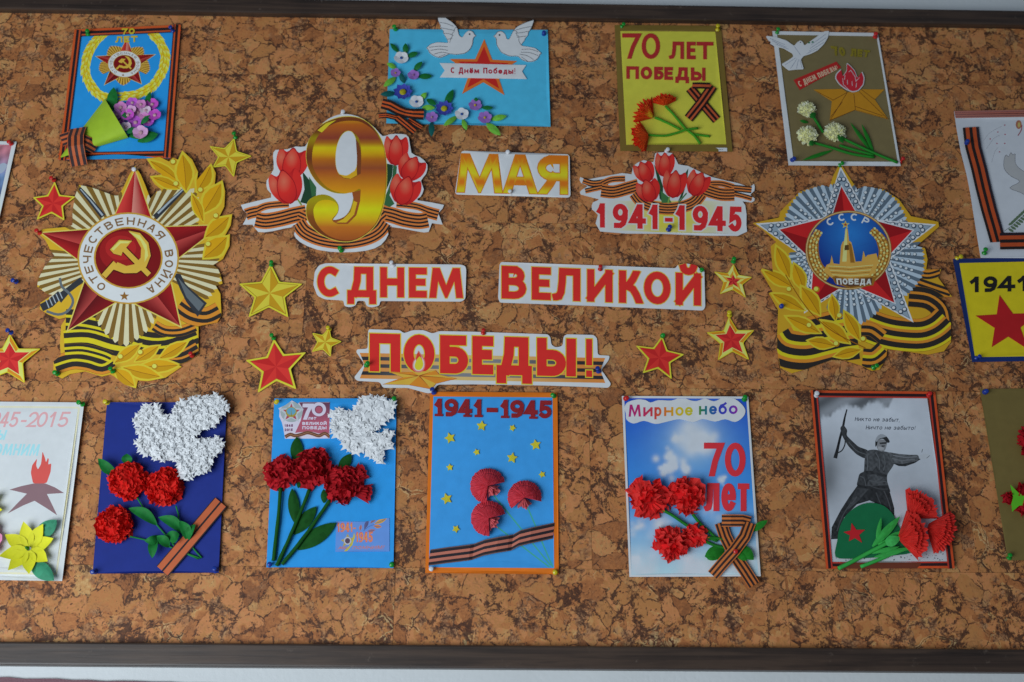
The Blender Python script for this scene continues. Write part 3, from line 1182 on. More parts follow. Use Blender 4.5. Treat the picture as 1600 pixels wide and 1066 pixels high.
def patriotic_order(art, zf, big=True, ribbon=True):
    """red star order with ring lettering, drawn in the coordinates of view R5 and mapped by zf"""
    gold, lgold, dgold = K(190, 145, 50), K(225, 190, 90), K(120, 85, 30)
    cen = (497, 530)
    ray1, ray2 = (K(222, 210, 168, 1.2), K(132, 98, 38, 1.2)) if big else (K(220, 176, 70, 1.2), K(150, 104, 30, 1.2))
    rk = 1.0 if big else .84
    for qi, (a0, a1, r0, r1, n, m) in enumerate(((95, 152, 1.42, 1.9, 17, .5), (27, 74, 1.40, 2.02, 16, .45), (-30, 12, 1.70, 1.93, 15, .35), (236, 298, 1.25, 1.94, 18, .5), (173, 211, 1.70, 1.94, 15, .6))):
        fan(art, f'ray_bundle#{qi}', cen, 192, 177, a0, a1, r0 * rk, r1 * rk, n, ray1, ray2, zf, mid=m)
    steel, dsteel, lsteel = K(96, 102, 104), K(48, 50, 54), K(160, 168, 172)
    if big:
        art.stroke('bayonet', dsteel, zf([(600, 372), (655, 318), (735, 240)]), [9, 8, 4])
        art.stroke('bayonet', lsteel, zf([(612, 356), (660, 308), (733, 242)]), [3, 3, 1.5])
        art.stroke('rifle_barrel', dsteel, zf([(308, 258), (345, 300), (400, 368)]), [5, 7, 9])
        art.stroke('rifle_barrel', lsteel, zf([(312, 262), (350, 305), (398, 364)]), [1.5, 2, 3])
        art.poly('rifle_stock', dsteel, zf([(672, 588), (700, 592), (718, 628), (745, 655), (802, 704), (766, 757), (722, 700), (700, 655)]))
        art.poly('rifle_stock', steel, zf([(690, 605), (730, 650), (790, 706), (770, 735), (722, 680)]))
        art.stroke('sabre', dsteel, zf([(225, 690), (262, 655), (318, 612)]), [14, 9, 9])
        art.stroke('sabre', dsteel, zf([(160, 722), (195, 705), (235, 668)]), [12, 13, 12])
        for k in range(5):
            art.stroke('sabre', lsteel, zf([(178 + 13 * k, 692 - 8 * k), (190 + 13 * k, 722 - 9 * k)]), 1.6)
        art.stroke('sabre', steel, zf(smooth_pts([(232, 606), (240, 640), (270, 668), (283, 700), (262, 735), (225, 748), (180, 735)], 3)), 4)
    tips = [(523, 188), (855, 402), (698, 792), (264, 808), (162, 432)]
    inn = [(598, 410), (648, 562), (478, 682), (346, 567), (424, 413)]
    r10 = [p for q in zip(tips, inn) for p in q]
    art.poly('red_star', lgold, zf(scale_ring(r10, cen, 1.035)))
    L = [K(205, 60, 52), K(150, 22, 24), K(150, 20, 24), K(122, 14, 18), K(165, 28, 28)]
    D = [K(165, 26, 28), K(112, 10, 14), K(112, 10, 14), K(88, 8, 12), K(122, 14, 16)]
    def bevelled(t, q, ca, cb):
        """colour running from ridge (ca) to the arm's edge (cb)"""
        P0, P1, P2 = (np.array(z) for z in zf([cen, t, q]))
        ax = (P1 - P0) / np.linalg.norm(P1 - P0)
        nn = np.array([-ax[1], ax[0]])
        w = abs((P2 - P0) @ nn) + 1e-6
        ln = np.linalg.norm(P1 - P0)
        def f(u, v):
            p = np.array([u, v]) - P0
            s_ = max(0, min(1, (p @ ax) / ln))
            return mix(ca, cb, abs(p @ nn) / (w * max(.12, 1.25 * (1 - s_))))
        return f
    for i in range(5):
        t = tips[i]
        g = 4.5 if big else 0
        hi_ = K(232, 132, 116) if i == 0 else mix(L[i], K(214, 90, 80), .45)
        art.poly('red_star', bevelled(t, inn[i], hi_, D[i]), zf([t, inn[i], cen]), g)
        art.poly('red_star', bevelled(t, inn[i - 1], D[i], L[i]), zf([t, inn[i - 1], cen]), g)
    for k, col in ((1.0, gold), (.965, K(214, 212, 206))):
        art.poly('white_ring', col, zf(ell(cen, 197 * k, 178 * k, 40)))
    for k, col in ((1.0, gold), (.95, K(120, 14, 16))):
        art.poly('medallion', col, zf(ell((497, 528), 134 * k, 120 * k, 36)))
    if big:
        art.poly('medallion', K(150, 24, 24), zf(ell((480, 505), 95, 80, 24)))
        art.poly('medallion', K(172, 34, 32), zf(ell((468, 490), 60, 48, 20)))
    dk = K(80, 12, 8)
    hs = [([(497, 423), (542, 432), (575, 470), (584, 520), (567, 563), (530, 587), (480, 588), (436, 572), (455, 545), (490, 560), (522, 553), (545, 528), (547, 490), (528, 455)], None),
          ([(426, 496), (462, 458), (512, 462), (475, 505), (470, 520), (440, 512)], None)]
    for grow, c1 in ((1, dk), (0, K(214, 168, 60))):
        s = 9 if grow else 0
        art.stroke('hammer_and_sickle', c1, zf([(448, 548), (402, 600)]), (22 + s) * zf.unit)
        art.stroke('hammer_and_sickle', c1, zf([(474, 488), (578, 594)]), (20 + s) * zf.unit)
        for r, _ in hs:
            q = np.array(r).mean(0)
            art.poly('hammer_and_sickle', c1, zf(scale_ring(r, q, 1.07) if grow else r))
    if big:
        art.poly('hammer_and_sickle', K(236, 206, 110), zf([(500, 428), (540, 440), (568, 478), (574, 520), (560, 545), (562, 500), (545, 462)]))
        art.poly('hammer_and_sickle', K(236, 206, 110), zf([(432, 494), (464, 463), (505, 465), (495, 472), (468, 472), (440, 500)]))
    # lettering round the ring, clockwise from lower left
    txt = 'ОТЕЧЕСТВЕННАЯ ВОЙНА'
    n = len(txt)
    a_s, a_e = 229.0, -56.0
    step = (a_e - a_s) / (n - 1)
    wdeg = 11.0
    for i, ch in enumerate(txt):
        if ch == ' ':
            continue
        a = a_s + step * i
        for rs in glyph(ch, 30, 33, 6.2 if big else 5):
            rr = []
            for r in rs:
                o = []
                for x, y in r:
                    aa = math.radians(a - (x - 15) / 30 * wdeg)
                    f = (143 + y) / 160.0
                    o.append((cen[0] + 160 * f * math.cos(aa), cen[1] - 145 * f * math.sin(aa)))
                rr.append(zf(o))
            art.ring(f'ring_letter#{i}', K(128, 96, 62), rr)
    r10, c = star_pts([(482 + 20 * math.cos(math.radians(90 + 72 * i)), 677 - 19 * math.sin(math.radians(90 + 72 * i))) for i in range(5)][::-1], .42)
    art.poly('ring_star', K(140, 95, 40), zf(r10))


class ZA:
    """affine from one enlarged view into photo pixels, fitted to matching points"""
    def __init__(s, src, dst):
        A = np.array([[x, y, 1] for x, y in src]); B = np.array(dst, float)
        s.M, *_ = np.linalg.lstsq(A, B, rcond=None)
        s.unit = abs(np.linalg.det(s.M[:2])) ** .5

    def __call__(s, pts):
        return [tuple(np.array([x, y, 1]) @ s.M) for x, y in pts]


GY, GO, GB = K(236, 190, 30), K(226, 132, 40), K(44, 38, 34)
LAUREL = (C(226, 160, 16, 1.25), C(242, 192, 50, 1.25), C(160, 98, 12, 1.1))


def geo(cols, edge=None):
    n = len(cols)
    return [(i / n, (i + 1) / n, c) for i, c in enumerate(cols)]


def build_patriotic_card():
    th = Thing('order_card', 'large cut-out red star order with golden rays, laurel branch and striped ribbon', 'decoration', R5.p(490, 1000), lift=.003, warp=bend(200, 400, 80, 90, .008))
    a = Art()
    sil = [(523, 172), (545, 205), (562, 245), (582, 298), (606, 272), (628, 266), (598, 242), (580, 212), (628, 205), (590, 180), (567, 143), (620, 138), (655, 155), (670, 140), (690, 148), (706, 112), (745, 148), (767, 195), (764, 226), (818, 160), (836, 200), (832, 244), (862, 226), (872, 270), (869, 330), (850, 368), (900, 358), (894, 402), (872, 442), (891, 436), (889, 482), (864, 532), (826, 556), (844, 570), (854, 592), (862, 628), (836, 636), (854, 668), (858, 752), (842, 778), (780, 790), (769, 793), (769, 902), (722, 932), (692, 943), (704, 950), (642, 992), (572, 1006), (534, 1003), (527, 1034), (480, 1018), (443, 988), (428, 980), (395, 988), (330, 968), (272, 978), (240, 996), (207, 978), (207, 930), (236, 905), (232, 860), (237, 790), (258, 758), (230, 765), (188, 748), (154, 727), (156, 703), (204, 672), (183, 668), (162, 653), (144, 640), (147, 613), (172, 563), (211, 520), (196, 500), (176, 460), (146, 432), (163, 417), (268, 408), (281, 400), (281, 350), (291, 288), (306, 246), (350, 254), (385, 266), (440, 287), (457, 287), (477, 258), (498, 212)]
    a.poly('yellow_card', C(222, 176, 42, 1.15), R5(sil))
    # ribbon, printed
    def rb(path, w, cols):
        art_band(a, 'printed_ribbon', R5(smooth_pts(path, 4)), w / 2.48, geo(cols), edge=K(120, 80, 20), edge_w=.5)
    rb([(255, 770), (330, 775), (430, 800), (540, 850), (640, 858), (760, 818)], 84, [GB, GB, GY, GB, GB, GY, GB, GB])
    rb([(248, 845), (340, 842), (430, 868), (500, 880)], 70, [GY, GB, GB, GY, GY, GB, GB])
    rb([(640, 905), (700, 905), (765, 872)], 66, [GB, GB, GO, GB, GB, GO, GB, GB])
    rb([(598, 790), (640, 812), (700, 812), (756, 792)], 40, [GO, GB, GO, GB])
    rb([(690, 715), (740, 748), (800, 758), (852, 735)], 74, [GO, GB, GO, GB, GO])
    rb([(212, 945), (280, 925), (340, 930), (395, 945), (434, 925)], 70, [GO, GB, GB, GY, GB, GB, GO])
    rb([(250, 885), (320, 882), (395, 900), (430, 915)], 40, [GB, GY, GB, GY])
    patriotic_order(a, R5)
    for b_, t_, w_ in (((705, 238), (572, 146), 46), ((722, 275), (707, 118), 72), ((762, 275), (820, 166), 66), ((782, 362), (862, 232), 74), ((792, 452), (895, 364), 66), ((786, 532), (886, 442), 78), ((700, 262), (584, 213), 42), ((790, 392), (742, 276), 40),
                       ((440, 938), (549, 860), 50), ((520, 932), (622, 866), 46), ((612, 922), (732, 850), 50), ((530, 950), (702, 944), 54), ((470, 952), (632, 992), 56), ((440, 955), (526, 1030), 58)):
        leaf_print(a, f'laurel_leaf#{t_}', b_, t_, w_, *LAUREL, R5)
    for c in ((672, 157), (683, 242), (778, 266), (838, 366), (808, 476), (545, 895), (600, 950), (468, 912)):
        a.ellipse(f'laurel_berry#{c}', K(176, 124, 14), R5.p(*c), 5.2, 5.0, 12)
        a.ellipse(f'laurel_berry#{c}', K(250, 216, 90), R5.p(c[0] - 2, c[1] - 2), 3.6, 3.4, 10)
    a.build(th, None, .0012, M_PRINT, base_grid=14)


def tulip(art, c, e, rot, zf, seed=0):
    """printed tulip head: three pointed petals, soft red shading; centre, half size, tilt in degrees"""
    TU = f'tulip#{seed}'
    cr, sr = math.cos(math.radians(rot)), math.sin(math.radians(rot))
    def M(pts):
        return zf([(c[0] + (x * e[0]) * cr - (-y * e[1]) * sr, c[1] + (x * e[0]) * sr + (-y * e[1]) * cr) for x, y in pts])
    def shade(x0, lt, base, dk):
        o = M([(x0, .35)])[0]
        un = e[1] * zf.unit
        def f(u, v):
            d = math.hypot((u - o[0]) * 1.5, v - o[1]) / un
            return mix(lt, base, d / .7) if d < .7 else mix(base, dk, (d - .7) / .9)
        return f
    lt, base, dk = K(236, 104, 78), K(214, 44, 36), K(160, 20, 26)
    out = smooth_pts([(-.9, -.25), (-1.0, .35), (-.8, .98), (-.42, .72), (-.02, 1.0), (.36, .74), (.78, .95), (1.0, .35), (.88, -.3), (.5, -.82), (0, -1), (-.5, -.84)], 3, True)
    art.poly(TU, shade(-.2, base, K(196, 34, 32), dk), M(out), 2.2)
    art.poly(TU, shade(-.72, lt, base, dk), M(smooth_pts([(-.92, -.25), (-1.0, .35), (-.8, .97), (-.5, .55), (-.4, -.1), (-.3, -.9), (-.55, -.8)], 3, True)), 2.0)
    art.poly(TU, shade(.66, base, K(206, 40, 36), dk), M(smooth_pts([(.88, -.3), (1.0, .35), (.78, .93), (.5, .5), (.42, -.1), (.3, -.9), (.55, -.8)], 3, True)), 2.0)
    mid = smooth_pts([(-.5, -.55), (-.52, .15), (-.28, .68), (-.02, .97), (.26, .66), (.5, .1), (.44, -.6), (0, -.98)], 3, True)
    art.poly(TU, K(150, 18, 24), M(scale_ring(mid, (0, -.1), 1.08)))
    art.poly(TU, shade(-.08, lt, base, K(182, 28, 30)), M(mid), 2.0)


G_STOPS = [(60, (205, 150, 20)), (110, (178, 92, 26)), (205, (138, 58, 40)), (240, (170, 104, 24)), (272, (212, 184, 16)), (310, (206, 158, 14)), (350, (178, 100, 22)), (412, (146, 72, 38)), (440, (168, 84, 30)), (560, (208, 136, 18)), (640, (210, 170, 14)), (700, (220, 204, 18)), (760, (214, 172, 20)), (820, (188, 106, 30)), (920, (158, 78, 30))]


def gold_y(zf, stops=G_STOPS, k=1.35, shift=0):
    def f(u, v):
        y = (v - zf.y0) * zf.k + shift
        for (y0, c0), (y1, c1) in zip(stops, stops[1:]):
            if y <= y1:
                return mix(K(*c0, k), K(*c1, k), (y - y0) / (y1 - y0))
        return K(*stops[-1][1], k)
    return f


RIB_CARD = [C(222, 124, 56, 1.15), C(40, 36, 38), C(226, 130, 60, 1.15), C(46, 40, 40), C(222, 124, 56, 1.15), C(42, 38, 38), C(224, 128, 60, 1.15), C(40, 36, 38), C(220, 122, 54, 1.15)]


def build_nine_card():
    th = Thing('numeral_card', 'white cut-out card with golden numeral nine, red tulips and striped ribbon', 'decoration', R6.p(730, 990), lift=.003, warp=bend(530, 280, 70, 60, .008))
    a = Art()
    sil = [(735, 38), (800, 42), (880, 72), (960, 135), (1012, 190), (1060, 178), (1150, 176), (1194, 200), (1212, 306), (1272, 336), (1322, 388), (1314, 452), (1278, 500), (1298, 560), (1274, 612), (1256, 636), (1438, 668), (1398, 725), (1428, 803), (1354, 793), (1332, 854), (1250, 850), (1062, 818), (1052, 872), (1002, 944), (900, 984), (730, 996), (560, 978), (438, 924), (397, 872), (402, 818), (250, 849), (148, 854), (108, 803), (42, 803), (78, 735), (28, 668), (238, 617), (212, 560), (207, 500), (256, 420), (251, 330), (268, 287), (350, 282), (410, 262), (474, 262), (512, 195), (600, 97), (670, 53)]
    a.poly('white_card', WHITE, R6(smooth_pts(sil, 2, True)))
    def rb(path, w, cols=RIB_CARD):
        art_band(a, 'printed_ribbon', R6(smooth_pts(path, 4)), w / 4.442, geo(cols))
    rb([(62, 735), (100, 722), (150, 712)], 82, RIB_CARD[:7]); rb([(1305, 712), (1350, 725), (1398, 738)], 82, RIB_CARD[:7])
    rb([(140, 702), (200, 676), (280, 665), (362, 660)], 52, RIB_CARD[2:7]); rb([(1108, 660), (1190, 668), (1260, 680), (1325, 705)], 52, RIB_CARD[2:7])
    rb([(132, 768), (200, 780), (300, 764), (400, 738), (482, 722)], 112); rb([(998, 722), (1080, 740), (1160, 765), (1260, 780), (1326, 770)], 112)
    rb([(428, 730), (450, 740), (490, 760)], 60, RIB_CARD[:5]); rb([(985, 765), (1010, 745), (1030, 728)], 60, RIB_CARD[:5])
    rb([(425, 790), (470, 850), (560, 895), (660, 916), (730, 920), (820, 914), (920, 888), (990, 845), (1032, 788)], 108)
    gr, dg = K(52, 96, 58), K(30, 62, 40)
    a.poly('tulip_leaf', dg, R6([(455, 435), (500, 490), (552, 560), (548, 610), (500, 664), (440, 650), (470, 560)]))
    a.poly('tulip_leaf', gr, R6([(500, 470), (552, 545), (550, 600), (520, 610)]))
    a.stroke('tulip_leaf', K(120, 140, 60), R6([(420, 625), (450, 670)]), 2.6)
    a.poly('tulip_leaf#2', dg, R6([(1036, 380), (1084, 390), (1078, 470), (1040, 560), (1034, 480)]))
    a.poly('tulip_leaf#2', gr, R6([(1085, 390), (1112, 400), (1105, 480), (1060, 600), (1095, 660), (1060, 684), (1010, 664), (1050, 560), (1080, 470)]))
    for i, (c_, e_, rot) in enumerate([((385, 378), (112, 104), 6), ((345, 542), (116, 118), -14), ((1106, 290), (86, 102), 2), ((1208, 415), (96, 88), 28), ((1166, 568), (108, 100), 18)]):
        tulip(a, c_, e_, rot, R6, i)
    # the numeral: body with a turned rim
    outer = [(760, 56), (850, 66), (930, 115), (1000, 210), (1034, 340), (1040, 500), (1024, 640), (984, 770), (920, 852), (830, 908), (740, 922), (640, 898), (556, 850), (500, 785), (482, 705), (498, 640), (548, 604), (612, 596), (672, 622), (706, 670), (702, 722), (668, 772), (742, 752), (790, 690), (812, 575), (760, 588), (680, 584), (600, 548), (530, 475), (488, 380), (486, 280), (518, 185), (590, 112), (680, 70)]
    face = [(800, 84), (870, 96), (950, 152), (1010, 245), (1032, 360), (1034, 500), (1018, 640), (978, 770), (915, 850), (830, 902), (745, 914), (655, 890), (590, 845), (545, 780), (532, 700), (560, 650), (610, 632), (665, 640), (700, 668), (700, 720), (662, 776), (770, 790), (830, 700), (860, 560), (800, 582), (720, 584), (630, 548), (560, 470), (524, 380), (530, 270), (570, 180), (640, 120), (720, 90)]
    hole = [(745, 168), (790, 158), (822, 200), (834, 290), (832, 390), (816, 432), (764, 462), (712, 452), (688, 390), (690, 290), (710, 218)]
    rim = K(232, 186, 70)
    a.ring('golden_nine', rim, [R6(scale_ring(smooth_pts(outer, 3, True), (760, 490), 1.012)), R6(smooth_pts(hole, 3, True))])
    dk = [(y, tuple(int(x * .72) for x in c)) for y, c in G_STOPS]
    a.ring('golden_nine', gold_y(R6, dk, shift=70), [R6(smooth_pts(outer, 3, True)), R6(scale_ring(smooth_pts(hole, 3, True), (760, 310), 1.03))], 4.5)
    a.ring('golden_nine', gold_y(R6), [R6(smooth_pts(face, 3, True)), R6(smooth_pts([(740, 160), (800, 158), (846, 205), (862, 290), (862, 400), (850, 455), (780, 488), (716, 465), (686, 390), (688, 290), (708, 214)], 3, True))], 4.0)
    a.poly('golden_nine', K(120, 62, 30), R6([(826, 210), (846, 240), (862, 320), (860, 452), (832, 462), (834, 330)]))
    a.poly('golden_nine', K(212, 160, 30), R6([(818, 430), (832, 400), (834, 462), (790, 486), (740, 478), (716, 456), (764, 466)]))
    a.poly('golden_nine', K(150, 78, 30), R6([(800, 580), (812, 640), (790, 715), (740, 765), (664, 782), (700, 800), (770, 800), (830, 740), (856, 640), (860, 566)]))
    a.poly('golden_nine', K(214, 170, 30), R6([(812, 640), (790, 715), (740, 765), (690, 790), (760, 790), (815, 735), (836, 650)]))
    a.poly('golden_nine', K(226, 190, 40), R6([(560, 150), (620, 100), (690, 78), (640, 115), (590, 165)]))
    a.build(th, None, .0012, M_PRINT, base_grid=14)


def build_word_cards():
    # ---- МАЯ
    th = Thing('word_card', 'white rectangular card reading МАЯ in golden letters', 'sign', R7.p(355, 275), lift=.003, warp=bend(800, 270, 60, 40, .008))
    a = Art()
    a.poly('white_card', WHITE, R7(round_ring([(98, 50), (640, 68), (645, 284), (66, 268)], 18)))
    st = [(60, (214, 106, 22)), (100, (220, 120, 22)), (130, (238, 184, 26)), (165, (240, 196, 34)), (195, (216, 108, 22)), (215, (218, 116, 22)), (245, (240, 194, 30)), (280, (234, 170, 26))]
    bx = [(82, 298), (312, 474), (482, 630)]
    x0, x1 = 82, 630
    args = (R7.p(x0, 66), R7.p(x1, 78), R7.p(x0, 256), R7.p(x1, 268), 36 / 3.2)
    kb = dict(boxes=[((p - x0) / (x1 - x0), (q - x0) / (x1 - x0)) for p, q in bx])
    put_text(a, 'golden_letter', K(198, 118, 24), 'МАЯ', *args, grow=1.4, each=True, **kb)
    def lg(u, v):
        return gold_y(R7, st, 1.35, shift=-(u - 715) * .07)(u, v)
    for i, (ch, shapes) in enumerate(text_shapes('МАЯ', *args, **kb)):
        for rr in shapes:
            a.ring(f'golden_letter#{i}МАЯ', lg, rr, 4)
    a.build(th, None, .0012, M_PRINT, base_grid=12)

    # ---- 1941-1945 with tulips
    th = Thing('date_card', 'white cut-out card reading 1941-1945 in red under a bunch of red tulips', 'decoration', R7.p(1130, 462), lift=.003, warp=bend(1040, 300, 70, 45, .008))
    a = Art()
    sil = [(1078, 60), (1152, 62), (1184, 118), (1232, 126), (1352, 182), (1482, 212), (1538, 232), (1562, 216), (1564, 250), (1544, 270), (1566, 290), (1552, 308), (1502, 302), (1518, 322), (1524, 420), (1482, 475), (1100, 465), (793, 453), (782, 370), (752, 342), (757, 308), (788, 292), (696, 268), (702, 245), (732, 225), (697, 210), (693, 182), (740, 192), (900, 162), (950, 168), (957, 128), (1010, 97), (1058, 108), (1066, 72)]
    a.poly('white_card', WHITE, R7(smooth_pts(sil, 2, True)))
    def glow(u, v):
        x, y = (u - R7.x0) * R7.k, (v - R7.y0) * R7.k
        d = math.hypot((x - 1140) / 330, (y - 390) / 190)
        return mix(K(236, 196, 70), WHITE, (d - .25) * 1.25)
    a.poly('glow_print', glow, R7([(790, 292), (900, 300), (1300, 300), (1505, 305), (1512, 420), (1478, 466), (1100, 458), (800, 446), (790, 370), (765, 335)]), 5)
    def rb(path, w, cols=RIB_CARD):
        art_band(a, 'printed_ribbon', R7(smooth_pts(path, 4)), w / 3.2, geo(cols))
    rb([(706, 200), (760, 215), (830, 205)], 34, RIB_CARD[1:6]); rb([(718, 252), (770, 240), (830, 228)], 26, RIB_CARD[1:5])
    rb([(1430, 235), (1490, 240), (1550, 246)], 34, RIB_CARD[1:6]); rb([(1440, 262), (1500, 275), (1552, 290)], 26, RIB_CARD[1:5])
    rb([(802, 214), (850, 194), (918, 190)], 32, RIB_CARD[2:7]); rb([(1340, 215), (1400, 215), (1460, 232)], 32, RIB_CARD[2:7])
    rb([(798, 250), (860, 256), (930, 238), (985, 222)], 66); rb([(1296, 236), (1340, 252), (1400, 268), (1464, 268)], 66)
    rb([(964, 262), (1000, 305), (1060, 330), (1130, 340), (1200, 332), (1262, 308), (1300, 265)], 62)
    gr, dg = K(62, 110, 60), K(34, 70, 42)
    a.poly('tulip_leaf', dg, R7([(1062, 118), (1085, 160), (1108, 230), (1104, 305), (1090, 290), (1080, 200)]))
    a.poly('tulip_leaf#2', dg, R7([(1216, 165), (1234, 138), (1228, 200), (1205, 280), (1180, 308), (1210, 240)]))
    a.poly('tulip_leaf', gr, R7([(1096, 250), (1135, 282), (1150, 310), (1100, 312)]))
    a.stroke('tulip_leaf', K(130, 160, 70), R7([(1140, 280), (1132, 314)]), 2.2)
    a.stroke('tulip_leaf#2', gr, R7([(1225, 262), (1185, 310)]), 2.2)
    for i, (c_, e_, rot) in enumerate([((1016, 156), (52, 54), -22), ((1116, 120), (50, 60), 2), ((1280, 216), (58, 62), 24), ((1035, 250), (60, 56), -16), ((1164, 217), (60, 68), 8)]):
        tulip(a, c_, e_, rot, R7, i + 10)
    bx = [(776, 826), (855, 932), (940, 1022), (1038, 1090), (1116, 1156), (1172, 1226), (1255, 1332), (1340, 1422), (1435, 1502)]
    x0, x1 = 776, 1502
    args = (R7.p(x0, 312), R7.p(x1, 330), R7.p(x0, 434), R7.p(x1, 456), 27 / 3.2)
    kb = dict(boxes=[((p - x0) / (x1 - x0), (q - x0) / (x1 - x0)) for p, q in bx])
    put_text(a, 'red_numeral', (.82, .80, .74), '1941-1945', *args, grow=2.0, each=True, **kb)
    put_text(a, 'red_numeral', K(204, 40, 44), '1941-1945', *args, each=True, **kb)
    a.build(th, None, .0012, M_PRINT, base_grid=12)

    red, yel = K(212, 44, 38), K(234, 176, 70)
    # ---- С ДНЕМ
    th = Thing('word_card', 'white cut-out card reading С ДНЕМ in red letters', 'sign', S1.p(990, 320), lift=.003, warp=bend(600, 440, 55, 40, .008))
    a = Art()
    sil = [(592, 86), (1000, 90), (1440, 94), (1468, 104), (1474, 125), (1469, 308), (1446, 325), (936, 321), (932, 350), (882, 362), (848, 352), (843, 321), (793, 319), (784, 350), (745, 361), (710, 352), (708, 318), (590, 311), (543, 288), (518, 222), (527, 138), (552, 100)]
    a.poly('white_card', WHITE, S1(round_ring(sil, 14, 3)))
    bx = [(543, 686), (728, 914), (936, 1086), (1116, 1228), (1248, 1450)]
    x0, x1 = 543, 1450
    args = ('СДНЕМ', S1.p(x0, 105), S1.p(x1, 117), S1.p(x0, 295), S1.p(x1, 304), 43 / 4)
    kb = dict(boxes=[((p - x0) / (x1 - x0), (q - x0) / (x1 - x0)) for p, q in bx])
    put_text(a, 'red_letter', yel, *args, grow=1.3, each=True, **kb)
    put_text(a, 'red_letter', red, *args, each=True, **kb)
    a.build(th, None, .0012, M_PRINT, base_grid=12)

    # ---- ВЕЛИКОЙ
    th = Thing('word_card', 'long white card reading ВЕЛИКОЙ in red letters', 'sign', S2.p(700, 305), lift=.003, warp=bend(940, 440, 70, 40, .008))
    a = Art()
    sil = [(150, 68), (600, 84), (1098, 102), (1108, 84), (1150, 75), (1212, 85), (1228, 106), (1254, 112), (1259, 312), (1248, 331), (700, 308), (143, 288), (133, 265), (141, 82)]
    a.poly('white_card', WHITE, S2(round_ring(sil, 14, 3)))
    bx = [(152, 286), (316, 420), (434, 580), (617, 755), (790, 922), (926, 1070), (1098, 1236)]
    x0, x1 = 152, 1236
    args = ('ВЕЛИКОЙ', S2.p(x0, 88), S2.p(x1, 130), S2.p(x0, 266), S2.p(x1, 306), 39 / 3.478)
    kb = dict(boxes=[((p - x0) / (x1 - x0), (q - x0) / (x1 - x0)) for p, q in bx])
    put_text(a, 'red_letter', yel, *args, grow=1.3, each=True, **kb)
    put_text(a, 'red_letter', red, *args, each=True, **kb)
    a.build(th, None, .0012, M_PRINT, base_grid=12)

    # ---- ПОБЕДЫ!
    th = Thing('word_card', 'white cut-out card reading ПОБЕДЫ! in red over striped ribbon and orange star', 'sign', (750, 604), lift=.003, warp=bend(750, 560, 75, 45, .007))
    a = Art()
    sil = [(576, 514.5), (625, 516), (631, 521), (645, 516), (662, 516), (676, 521.5), (686, 517.5), (740, 518.5), (856, 522.5), (860, 527), (861.5, 539), (868, 543), (879, 541), (880.5, 526), (885, 522.5), (928, 523.5), (933, 529), (934, 555), (953, 556), (951, 563), (939.5, 578), (955, 600), (951, 606), (860, 602.5), (740, 600.5), (684, 601), (674, 614), (668, 614.5), (637, 606), (598, 606), (594, 597), (558, 595), (553, 590), (569.5, 569), (556.5, 550), (558, 546), (574.5, 545), (575, 520)]
    a.poly('white_card', WHITE, round_ring(sil, 4, 3))
    o1, b1 = K(216, 130, 60), K(46, 42, 44)
    fade = lambda c: (lambda u, v: mix(K(214, 176, 110) if c[0] > .2 else K(126, 124, 126), c, abs(u - 740) / 130 - .25))
    n = 7
    for i in range(n):
        yl0, yl1 = 551.5 + 40 * i / n, 551.5 + 40 * (i + 1) / n
        yr0, yr1 = 559.5 + 39 * i / n, 559.5 + 39 * (i + 1) / n
        m = lambda y: 8 * (1 - abs(y) / 20)
        cl, cr = 562 + m(yl0 - 571.5), 946 - m(yr0 - 579)
        cl2, cr2 = 562 + m(yl1 - 571.5), 946 - m(yr1 - 579)
        a.poly('printed_ribbon', fade(o1 if i % 2 == 0 else b1), [(cl, yl0), (700, yl0 * .64 + yr0 * .36), (cr, yr0), (cr2, yr1), (700, yl1 * .64 + yr1 * .36), (cl2, yl1)], 14)
    bx = [(577.5, 625.5), (631, 679), (687.5, 731.5), (738, 771), (775, 832), (839, 900), (911, 930)]
    x0, x1 = 577.5, 930
    args = ('ПОБЕДЫ!', (x0, 521), (x1, 530), (x0, 580.5), (x1, 589.5), 15.2)
    kb = dict(boxes=[((p - x0) / (x1 - x0), (q - x0) / (x1 - x0)) for p, q in bx])
    put_text(a, 'red_letter', K(232, 186, 50), *args, grow=1.6, each=True, **kb)
    put_text(a, 'red_letter', red, *args, each=True, **kb)
    og, od, ol = K(226, 130, 40), K(150, 80, 30), K(240, 166, 60)
    st = S1([(955, 842), (1080, 800), (1000, 768), (1140, 766), (1282, 756), (1305, 782), (1412, 806), (1284, 838), (1256, 872), (1118, 846)])
    cc = S1.p(1180, 790)
    a.poly('orange_star', K(150, 40, 34), scale_ring(st, (cc[0], cc[1] + 1), 1.03))
    for i in range(10):
        a.poly('orange_star', ol if i % 2 else og, [st[i], st[(i + 1) % 10], cc])
        if i % 2 == 0:
            a.stroke('orange_star', od, [cc, tuple(np.array(cc) * .3 + np.array(st[i]) * .7)], [1.6, .3])
    fl = smooth_pts([(1175, 632), (1192, 655), (1214, 690), (1216, 735), (1196, 764), (1160, 766), (1138, 740), (1142, 700), (1162, 670)], 3, True)
    a.poly('flame', K(222, 120, 110), S1(fl))
    a.poly('flame', K(232, 196, 190), S1(scale_ring(fl, (1178, 712), .84)))
    a.poly('flame', K(214, 60, 44), S1(smooth_pts([(1172, 640), (1200, 690), (1186, 720), (1160, 700)], 3, True)))
    a.poly('flame', K(244, 196, 50), S1(smooth_pts([(1182, 668), (1206, 715), (1190, 750), (1162, 750), (1152, 720)], 3, True)))
    a.build(th, None, .0012, M_PRINT, base_grid=12)


